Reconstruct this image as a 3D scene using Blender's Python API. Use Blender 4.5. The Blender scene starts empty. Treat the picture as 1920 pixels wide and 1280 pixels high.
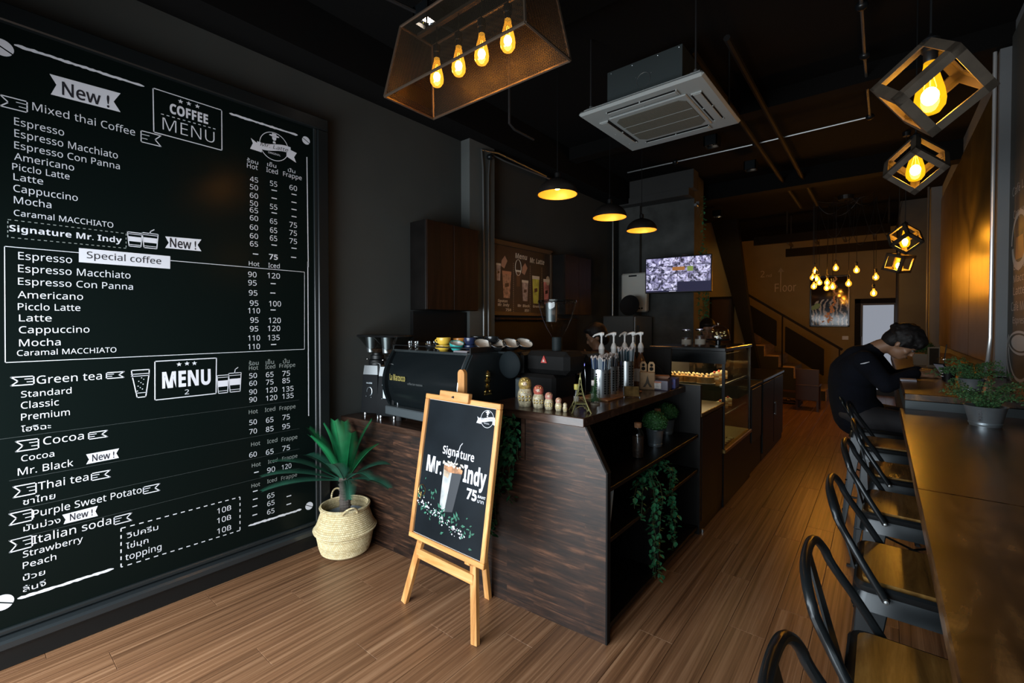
import bpy, bmesh, math, random
from mathutils import Vector, Matrix
R = random.Random(7)
SC = bpy.context.scene
COL = SC.collection
PI = math.pi

# ---------------------------------------------------------------- camera, world, light, exposure
cd = bpy.data.cameras.new('camera'); cam = bpy.data.objects.new('camera', cd); COL.objects.link(cam)
cd.sensor_width = 36; cd.lens = 36 * 850 / 1920.0
cd.shift_y = -20 / 1920.0
cd.clip_start = 0.02; cd.clip_end = 60
cam.location = (0, 0, 1.5)
cam.rotation_euler = (math.radians(90 - 0.9436), 0, math.radians(39.1496))
SC.camera = cam
SC.view_settings.view_transform = 'Standard'
SC.view_settings.look = 'None'
SC.view_settings.gamma = 1
SC.view_settings.use_curve_mapping = False
SC.view_settings.exposure = 0.0
W = bpy.data.worlds.new('world'); SC.world = W; W.use_nodes = True
W.node_tree.nodes['Background'].inputs[0].default_value = (0.62, 0.80, 1.0, 1)
W.node_tree.nodes['Background'].inputs[1].default_value = 0.25

def area(name, loc, rot, sx, sy, power, col):
    l = bpy.data.lights.new(name, 'AREA'); l.shape = 'RECTANGLE'; l.size = sx; l.size_y = sy
    l.energy = power; l.color = col
    o = bpy.data.objects.new(name, l); COL.objects.link(o); o.location = loc; o.rotation_euler = rot
    return o
# daylight through the glass shop front behind the camera (the only bright opening of the room)
area('shopfront_daylight', (-1.75, -0.66, 1.0), (math.radians(76), 0, 0), 2.4, 1.7, 150, (0.86, 0.94, 1.0))
area('door_daylight', (0.05, -0.68, 1.35), (math.radians(84), 0, 0), 0.7, 2.0, 13, (0.78, 0.92, 1.0))
def spot(name, loc, power, col, deg=110):
    l = bpy.data.lights.new(name, 'SPOT'); l.energy = power; l.color = col; l.spot_size = math.radians(deg); l.spot_blend = 0.6
    l.shadow_soft_size = 0.03
    o = bpy.data.objects.new(name, l); COL.objects.link(o); o.location = loc
    return o
try:
    SC.cycles.use_denoising = True
    SC.cycles.max_bounces = 7; SC.cycles.diffuse_bounces = 4; SC.cycles.transparent_max_bounces = 16
    SC.cycles.caustics_reflective = False; SC.cycles.caustics_refractive = False
    SC.cycles.sample_clamp_indirect = 3.0
except Exception: pass

# ---------------------------------------------------------------- mesh helpers
class MB:
    def __init__(s): s.v = []; s.f = []
    def add(s, vs, fs, M=None):
        n = len(s.v)
        s.v += [tuple(M @ Vector(p)) if M else tuple(p) for p in vs]
        s.f += [tuple(i + n for i in f) for f in fs]
        return s
    def box(s, x0, x1, y0, y1, z0, z1, c=0.0, M=None):
        if x0 > x1: x0, x1 = x1, x0
        if y0 > y1: y0, y1 = y1, y0
        if z0 > z1: z0, z1 = z1, z0
        if c <= 0:
            v = [(x0,y0,z0),(x1,y0,z0),(x1,y1,z0),(x0,y1,z0),(x0,y0,z1),(x1,y0,z1),(x1,y1,z1),(x0,y1,z1)]
            return s.add(v, [(0,3,2,1),(4,5,6,7),(0,1,5,4),(1,2,6,5),(2,3,7,6),(3,0,4,7)], M)
        c = min(c, (x1-x0)*.45, (y1-y0)*.45, (z1-z0)*.45)
        r = [(x0+c,y0),(x1-c,y0),(x1,y0+c),(x1,y1-c),(x1-c,y1),(x0+c,y1),(x0,y1-c),(x0,y0+c)]
        ri = [(x0+c,y0+c),(x1-c,y0+c),(x1-c,y0+c),(x1-c,y1-c),(x1-c,y1-c),(x0+c,y1-c),(x0+c,y1-c),(x0+c,y0+c)]
        i4 = [(x0+c,y0+c),(x1-c,y0+c),(x1-c,y1-c),(x0+c,y1-c)]
        v = [(a,b,z0+c) for a,b in r] + [(a,b,z1-c) for a,b in r] + [(a,b,z0) for a,b in i4] + [(a,b,z1) for a,b in i4]
        f = [(i,(i+1)%8,8+(i+1)%8,8+i) for i in range(8)]
        m = [0,1,1,2,2,3,3,0]
        for i in range(8):
            j = (i+1)%8
            if m[i] == m[j]:
                f.append((j,i,16+m[i])); f.append((8+i,8+j,20+m[i]))
            else:
                f.append((j,i,16+m[i],16+m[j])); f.append((8+i,8+j,20+m[j],20+m[i]))
        f += [(19,18,17,16),(20,21,22,23)]
        return s.add(v, f, M)
    def lathe(s, prof, n=24, M=None, sx=1, sy=1, cap=True):
        k = len(prof); v = []; f = []
        for r, z in prof:
            for i in range(n):
                a = 2*PI*i/n; v.append((r*math.cos(a)*sx, r*math.sin(a)*sy, z))
        for j in range(k-1):
            for i in range(n):
                f.append((j*n+i, j*n+(i+1)%n, (j+1)*n+(i+1)%n, (j+1)*n+i))
        if cap:
            if prof[0][0] > 1e-5: f.append(tuple(range(n-1,-1,-1)))
            if prof[-1][0] > 1e-5: f.append(tuple((k-1)*n+i for i in range(n)))
        return s.add(v, f, M)
    def cyl(s, x, y, z0, z1, r, n=20, M=None, r1=None):
        T = Matrix.Translation((x,y,0)); T = M @ T if M else T
        return s.lathe([(r,z0),(r if r1 is None else r1,z1)], n, T)
    def sphere(s, c, r, n=12, m=8, M=None, sc=(1,1,1)):
        prof = [(max(1e-4, math.sin(PI*j/m))*r, -math.cos(PI*j/m)*r) for j in range(m+1)]
        T = Matrix.Translation(c) @ Matrix.Diagonal((sc[0],sc[1],sc[2],1)); T = M @ T if M else T
        return s.lathe(prof, n, T, cap=False)
    def tube(s, pts, r, n=8, closed=False, M=None, cap=True):
        P = [Vector(p) for p in pts]; k = len(P)
        rr = r if isinstance(r, (list, tuple)) else [r]*k
        v = []; f = []; up = None
        for i in range(k):
            a = P[(i-1)%k] if (closed or i > 0) else P[i]
            b = P[(i+1)%k] if (closed or i < k-1) else P[i]
            d = (b-a)
            if d.length < 1e-9: d = Vector((0,0,1))
            d.normalize()
            if up is None:
                up = Vector((0,0,1)) if abs(d.z) < .9 else Vector((1,0,0))
            u = (up - d*up.dot(d))
            if u.length < 1e-6: u = d.orthogonal()
            u.normalize(); w = d.cross(u); up = u
            for j in range(n):
                t = 2*PI*j/n; v.append(tuple(P[i] + (u*math.cos(t)+w*math.sin(t))*rr[i]))
        kk = k if closed else k-1
        for i in range(kk):
            for j in range(n):
                a = i*n+j; b = i*n+(j+1)%n; c = ((i+1)%k)*n+(j+1)%n; d = ((i+1)%k)*n+j
                f.append((a,b,c,d))
        if cap and not closed:
            f.append(tuple(range(n-1,-1,-1))); f.append(tuple((k-1)*n+j for j in range(n)))
        return s.add(v, f, M)
    def prism(s, poly, d0, d1, axis='y', M=None):
        """poly: 2D points; extruded along axis between d0 and d1. axis y: (x,z); x: (y,z); z: (x,y)"""
        n = len(poly)
        def P(p, d):
            return (p[0], d, p[1]) if axis == 'y' else ((d, p[0], p[1]) if axis == 'x' else (p[0], p[1], d))
        v = [P(p,d0) for p in poly] + [P(p,d1) for p in poly]
        f = [tuple(range(n)), tuple(range(2*n-1,n-1,-1))] + [(i,n+i,n+(i+1)%n,(i+1)%n) for i in range(n)]
        return s.add(v, f, M)
    def quad(s, a, b, c, d, M=None): return s.add([a,b,c,d], [(0,1,2,3)], M)
    def mesh(s, name, mat=None, smooth=False, fixn=True):
        me = bpy.data.meshes.new(name); me.from_pydata(s.v, [], s.f)
        if fixn:
            bm = bmesh.new(); bm.from_mesh(me); bmesh.ops.recalc_face_normals(bm, faces=bm.faces[:]); bm.to_mesh(me); bm.free()
        if smooth:
            for p in me.polygons: p.use_smooth = True
            try: me.set_sharp_from_angle(angle=math.radians(40))
            except Exception: pass
        if mat: me.materials.append(mat)
        return me
    def build(s, name, mat, parent=None, smooth=False, fixn=True, label=None, world=False):
        o = bpy.data.objects.new(name, s.mesh(name, mat, smooth, fixn)); COL.objects.link(o)
        if parent:
            o.parent = parent
            if world: o.location = -Vector(parent.location)
        if label: o['label'] = label
        return o

def tag(o, label, cat, group=None, kind=None):
    o['label'] = label; o['category'] = cat
    if group: o['group'] = group
    if kind: o['kind'] = kind
    return o
def thing(name, label, cat, loc=(0,0,0), rz=0, group=None, rot=None):
    o = bpy.data.objects.new(name, None); COL.objects.link(o); o.location = loc
    o.rotation_euler = rot if rot else (0,0,rz); o.empty_display_size = .05
    return tag(o, label, cat, group)
def struct(name, mb, mat, label=None, smooth=False):
    o = mb.build(name, mat, None, smooth); o['kind'] = 'structure'
    if label: o['label'] = label
    return o
def copy_tree(o, parent=None):
    c = o.copy(); COL.objects.link(c)
    if parent: c.parent = parent
    for ch in list(o.children): copy_tree(ch, c)
    return c
def clone(src, loc, rz=None, label=None, scale=None):
    c = copy_tree(src); c.location = loc
    if rz is not None: c.rotation_euler[2] = rz
    if label: c['label'] = label
    if scale: c.scale = scale
    return c
def TR(x=0,y=0,z=0,rx=0,ry=0,rz=0):
    return Matrix.Translation((x,y,z)) @ Matrix.Rotation(rz,4,'Z') @ Matrix.Rotation(ry,4,'Y') @ Matrix.Rotation(rx,4,'X')

# ---------------------------------------------------------------- materials
def base(name):
    m = bpy.data.materials.new(name); m.use_nodes = True
    nt = m.node_tree; b = nt.nodes['Principled BSDF']
    return m, nt, b, nt.nodes, nt.links
def setp(b, **k):
    nm = dict(col='Base Color', rough='Roughness', metal='Metallic', spec='Specular IOR Level', trans='Transmission Weight',
              alpha='Alpha', coat='Coat Weight', coatr='Coat Roughness', emit='Emission Color', es='Emission Strength', ior='IOR', sheen='Sheen Weight')
    for a, v in k.items():
        if a in ('col','emit') : v = (*v[:3], 1)
        b.inputs[nm[a]].default_value = v
def plain(name, col, rough=.5, metal=0, noise=.0, nscale=30, bump=0, **k):
    m, nt, b, N, L = base(name); setp(b, col=col, rough=rough, metal=metal, **k)
    if noise or bump:
        tc = N.new('ShaderNodeTexCoord'); n = N.new('ShaderNodeTexNoise'); n.inputs['Scale'].default_value = nscale; n.inputs['Detail'].default_value = 5
        L.new(tc.outputs['Object'], n.inputs['Vector'])
        if noise:
            r = N.new('ShaderNodeValToRGB'); r.color_ramp.elements[0].position = .3; r.color_ramp.elements[1].position = .7
            r.color_ramp.elements[0].color = (*[c*(1-noise) for c in col], 1); r.color_ramp.elements[1].color = (*[min(1,c*(1+noise)) for c in col], 1)
            L.new(n.outputs[0], r.inputs[0]); L.new(r.outputs[0], b.inputs['Base Color'])
        if bump:
            bp = N.new('ShaderNodeBump'); bp.inputs['Strength'].default_value = bump; bp.inputs['Distance'].default_value = .004
            L.new(n.outputs[0], bp.inputs['Height']); L.new(bp.outputs[0], b.inputs['Normal'])
    return m
def wood(name, cols, axis='x', grain=(1.2, 28), rough=.45, strips=None, rnd=True, bump=.15, coat=0.0, contrast=(.32,.68), spec=.5, vary=.2, blotch=0):
    """cols: dark, mid, light. axis: grain direction. strips=(length,height,amount): glued staves"""
    m, nt, b, N, L = base(name); setp(b, rough=rough, coat=coat, spec=spec)
    tc = N.new('ShaderNodeTexCoord'); mp = N.new('ShaderNodeMapping')
    L.new(tc.outputs['Object'], mp.inputs['Vector'])
    g, c = grain
    mp.inputs['Scale'].default_value = {'x':(g,c,c),'y':(c,g,c),'z':(c,c,g)}[axis]
    vec = mp.outputs[0]
    if rnd:
        oi = N.new('ShaderNodeObjectInfo'); ml = N.new('ShaderNodeMath'); ml.operation = 'MULTIPLY'; ml.inputs[1].default_value = 91.7
        L.new(oi.outputs['Random'], ml.inputs[0]); va = N.new('ShaderNodeVectorMath'); va.operation = 'ADD'
        L.new(vec, va.inputs[0]); L.new(ml.outputs[0], va.inputs[1]); vec = va.outputs[0]
    fac0 = None
    if strips:
        br = N.new('ShaderNodeTexBrick'); br.inputs['Scale'].default_value = 1; br.inputs['Brick Width'].default_value = strips[0]
        br.inputs['Row Height'].default_value = strips[1]; br.inputs['Mortar Size'].default_value = 0.0; br.offset = .37; br.offset_frequency = 2
        br.inputs['Color1'].default_value = (0,0,0,1); br.inputs['Color2'].default_value = (1,1,1,1)
        sp = N.new('ShaderNodeSeparateXYZ'); cb = N.new('ShaderNodeCombineXYZ'); L.new(tc.outputs['Object'], sp.inputs[0])
        if axis == 'x': L.new(sp.outputs['X'], cb.inputs[0]); L.new(sp.outputs['Z'], cb.inputs[1])
        elif axis == 'y': L.new(sp.outputs['Y'], cb.inputs[0]); L.new(sp.outputs['X'], cb.inputs[1])
        else: L.new(sp.outputs['Z'], cb.inputs[0]); L.new(sp.outputs['X'], cb.inputs[1])
        L.new(cb.outputs[0], br.inputs['Vector']); fac0 = br.outputs['Color']
        va = N.new('ShaderNodeVectorMath'); va.operation = 'MULTIPLY_ADD'; va.inputs[1].default_value = (17,17,17)
        L.new(br.outputs['Color'], va.inputs[0]); L.new(vec, va.inputs[2]); vec = va.outputs[0]
    n1 = N.new('ShaderNodeTexNoise'); n1.inputs['Scale'].default_value = 1; n1.inputs['Detail'].default_value = 6; n1.inputs['Roughness'].default_value = .62; n1.inputs['Distortion'].default_value = .6
    L.new(vec, n1.inputs['Vector'])
    fac = n1.outputs[0]
    if strips:
        mx = N.new('ShaderNodeMix'); mx.inputs[0].default_value = strips[2]
        L.new(fac, mx.inputs[2]); L.new(fac0, mx.inputs[3]); fac = mx.outputs[0]
    r = N.new('ShaderNodeValToRGB'); e = r.color_ramp.elements
    e[0].position = contrast[0]; e[0].color = (*cols[0],1); e[1].position = contrast[1]; e[1].color = (*cols[2],1)
    k = e.new((contrast[0]+contrast[1])/2); k.color = (*cols[1],1)
    L.new(fac, r.inputs[0])
    out = r.outputs[0]
    if rnd:
        hv = N.new('ShaderNodeHueSaturation'); mr = N.new('ShaderNodeMapRange'); mr.inputs[3].default_value = 1-vary; mr.inputs[4].default_value = 1+vary
        L.new(oi.outputs['Random'], mr.inputs[0]); L.new(mr.outputs[0], hv.inputs['Value']); L.new(out, hv.inputs['Color']); out = hv.outputs[0]
    if blotch:
        n2 = N.new('ShaderNodeTexNoise'); n2.inputs['Scale'].default_value = 9; n2.inputs['Detail'].default_value = 4; n2.inputs['Distortion'].default_value = 1.0
        mp2 = N.new('ShaderNodeMapping'); mp2.inputs['Scale'].default_value = (.55,1,1.5); L.new(tc.outputs['Object'], mp2.inputs['Vector']); L.new(mp2.outputs[0], n2.inputs['Vector'])
        m2 = N.new('ShaderNodeMapRange'); m2.inputs[1].default_value = .35; m2.inputs[2].default_value = .65; m2.inputs[3].default_value = .45; m2.inputs[4].default_value = 1.35; L.new(n2.outputs[0], m2.inputs[0])
        h2 = N.new('ShaderNodeHueSaturation'); L.new(m2.outputs[0], h2.inputs['Value']); L.new(out, h2.inputs['Color']); out = h2.outputs[0]
    L.new(out, b.inputs['Base Color'])
    if bump:
        bp = N.new('ShaderNodeBump'); bp.inputs['Strength'].default_value = bump; bp.inputs['Distance'].default_value = .002
        L.new(n1.outputs[0], bp.inputs['Height']); L.new(bp.outputs[0], b.inputs['Normal'])
    return m
def emis(name, col, strength):
    m, nt, b, N, L = base(name); setp(b, col=(0,0,0), emit=col, es=strength, rough=.6); return m
def thin_glass(name, tint=(1,1,1), gloss=.12, emit=None, es=0, rough=.03):
    """thin sheet glass: straight-through transparency with a fresnel reflection"""
    m, nt, b, N, L = base(name); N.remove(b); out = N['Material Output']
    tr = N.new('ShaderNodeBsdfTransparent'); tr.inputs[0].default_value = (*tint,1)
    gl = N.new('ShaderNodeBsdfGlossy'); gl.inputs['Roughness'].default_value = rough
    lw = N.new('ShaderNodeLayerWeight'); lw.inputs[0].default_value = .5   # schlick from the facing angle, same on both faces of the sheet
    pw_ = N.new('ShaderNodeMath'); pw_.operation = 'POWER'; pw_.inputs[1].default_value = 5; L.new(lw.outputs['Facing'], pw_.inputs[0])
    ma = N.new('ShaderNodeMath'); ma.operation = 'MULTIPLY_ADD'; ma.inputs[1].default_value = .80; ma.inputs[2].default_value = .02+gloss*.18; L.new(pw_.outputs[0], ma.inputs[0])
    mx = N.new('ShaderNodeMixShader'); L.new(ma.outputs[0], mx.inputs[0]); L.new(tr.outputs[0], mx.inputs[1]); L.new(gl.outputs[0], mx.inputs[2])
    last = mx
    if emit:
        em = N.new('ShaderNodeEmission'); em.inputs[0].default_value = (*emit,1); em.inputs[1].default_value = es
        ad = N.new('ShaderNodeAddShader'); L.new(last.outputs[0], ad.inputs[0]); L.new(em.outputs[0], ad.inputs[1]); last = ad
    L.new(last.outputs[0], out.inputs[0]); return m

M = {}
M['plank'] = wood('floor_oak', [(.082,.037,.017),(.210,.103,.050),(.36,.205,.112)], 'y', (.8, 62), rough=.34, bump=.10, contrast=(.30,.72), vary=.07)
M['panel'] = wood('stained_pine', [(.006,.003,.002),(.027,.0115,.006),(.105,.047,.025)], 'x', (3.2, 48), rough=.45, strips=(.46,.032,.055), rnd=False, contrast=(.34,.70), blotch=1)
M['slab'] = wood('stained_slab', [(.018,.010,.007),(.045,.024,.016),(.095,.055,.038)], 'x', (1.4, 30), rough=.22, rnd=False, contrast=(.3,.75))
M['bartop'] = wood('bar_top', [(.014,.006,.002),(.055,.024,.008),(.17,.085,.028)], 'y', (2.6, 13), rough=.26, rnd=False, contrast=(.34,.72), bump=.1, blotch=1)
M['darkpanel'] = plain('black_laminate', (.0045,.0038,.0035), .42, 0, .3, 8, spec=.25)
M['cabinet'] = wood('cabinet_oak', [(.0035,.0016,.001),(.0085,.0036,.002),(.017,.007,.0037)], 'z', (1.5, 22), rough=.5, spec=.2, rnd=False)
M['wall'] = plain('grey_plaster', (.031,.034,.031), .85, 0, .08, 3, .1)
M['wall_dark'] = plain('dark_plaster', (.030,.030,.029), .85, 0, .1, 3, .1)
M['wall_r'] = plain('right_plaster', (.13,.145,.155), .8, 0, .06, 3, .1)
M['wall_back'] = plain('umber_plaster', (.25,.195,.090), .85, 0, .08, 3, .1)
M['ceil'] = plain('black_ceiling', (.0035,.0035,.0035), .9, spec=.1)
M['concrete'] = plain('concrete', (.052,.055,.052), .8, 0, .35, 5, .3)
M['black'] = plain('black_paint', (.0055,.006,.0065), .42, spec=.3)
M['blackgloss'] = plain('black_gloss', (.005,.007,.008), .20, spec=.4)
M['blackmatte'] = plain('black_matte', (.005,.005,.005), .75, spec=.2)
M['frameblk'] = plain('frame_black', (.006,.0075,.008), .32, spec=.4)
M['board'] = plain('menu_board_vinyl', (.003,.0055,.005), .24, 0, spec=.07)
M['gun'] = plain('gunmetal_paint', (.012,.015,.017), .30, .5)
M['grindblk'] = plain('satin_black', (.004,.005,.006), .42, spec=.10)
M['sleeve'] = plain('dull_steel', (.20,.22,.23), .35, .85)
M['rubber'] = plain('rubber', (.015,.015,.016), .8)
M['steel'] = plain('brushed_steel', (.55,.57,.58), .30, 1)
M['chrome'] = plain('chrome', (.75,.76,.77), .08, 1)
M['galv'] = plain('galvanised', (.44,.50,.54), .32, .85, .12, 14)
M['brass'] = plain('brass', (.65,.48,.16), .25, 1)
M['white'] = plain('white_plastic', (.62,.62,.60), .35)
M['offwhite'] = plain('ac_plastic', (.28,.305,.30), .45)
M['grille'] = plain('ac_grille', (.105,.105,.085), .6)
M['zinc'] = plain('zinc_sheet', (.045,.058,.06), .45, .4)
M['print'] = plain('white_print', (.62,.63,.68), .5)
M['print_dim'] = plain('dim_print', (.13,.15,.15), .5)
M['print_faint'] = plain('faint_print', (.022,.030,.030), .5)
M['print_dark'] = plain('dark_print', (.012,.012,.018), .5)
M['print_mid'] = plain('grey_print', (.26,.29,.28), .5)
M['pine'] = wood('easel_pine', [(.40,.17,.045),(.56,.265,.080),(.70,.38,.15)], 'z', (2.2, 26), rough=.4, rnd=True, bump=.08)
M['pineh'] = wood('easel_pine_rail', [(.40,.17,.045),(.56,.265,.080),(.70,.38,.15)], 'x', (2.2, 26), rough=.4, rnd=True, bump=.08)
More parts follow.
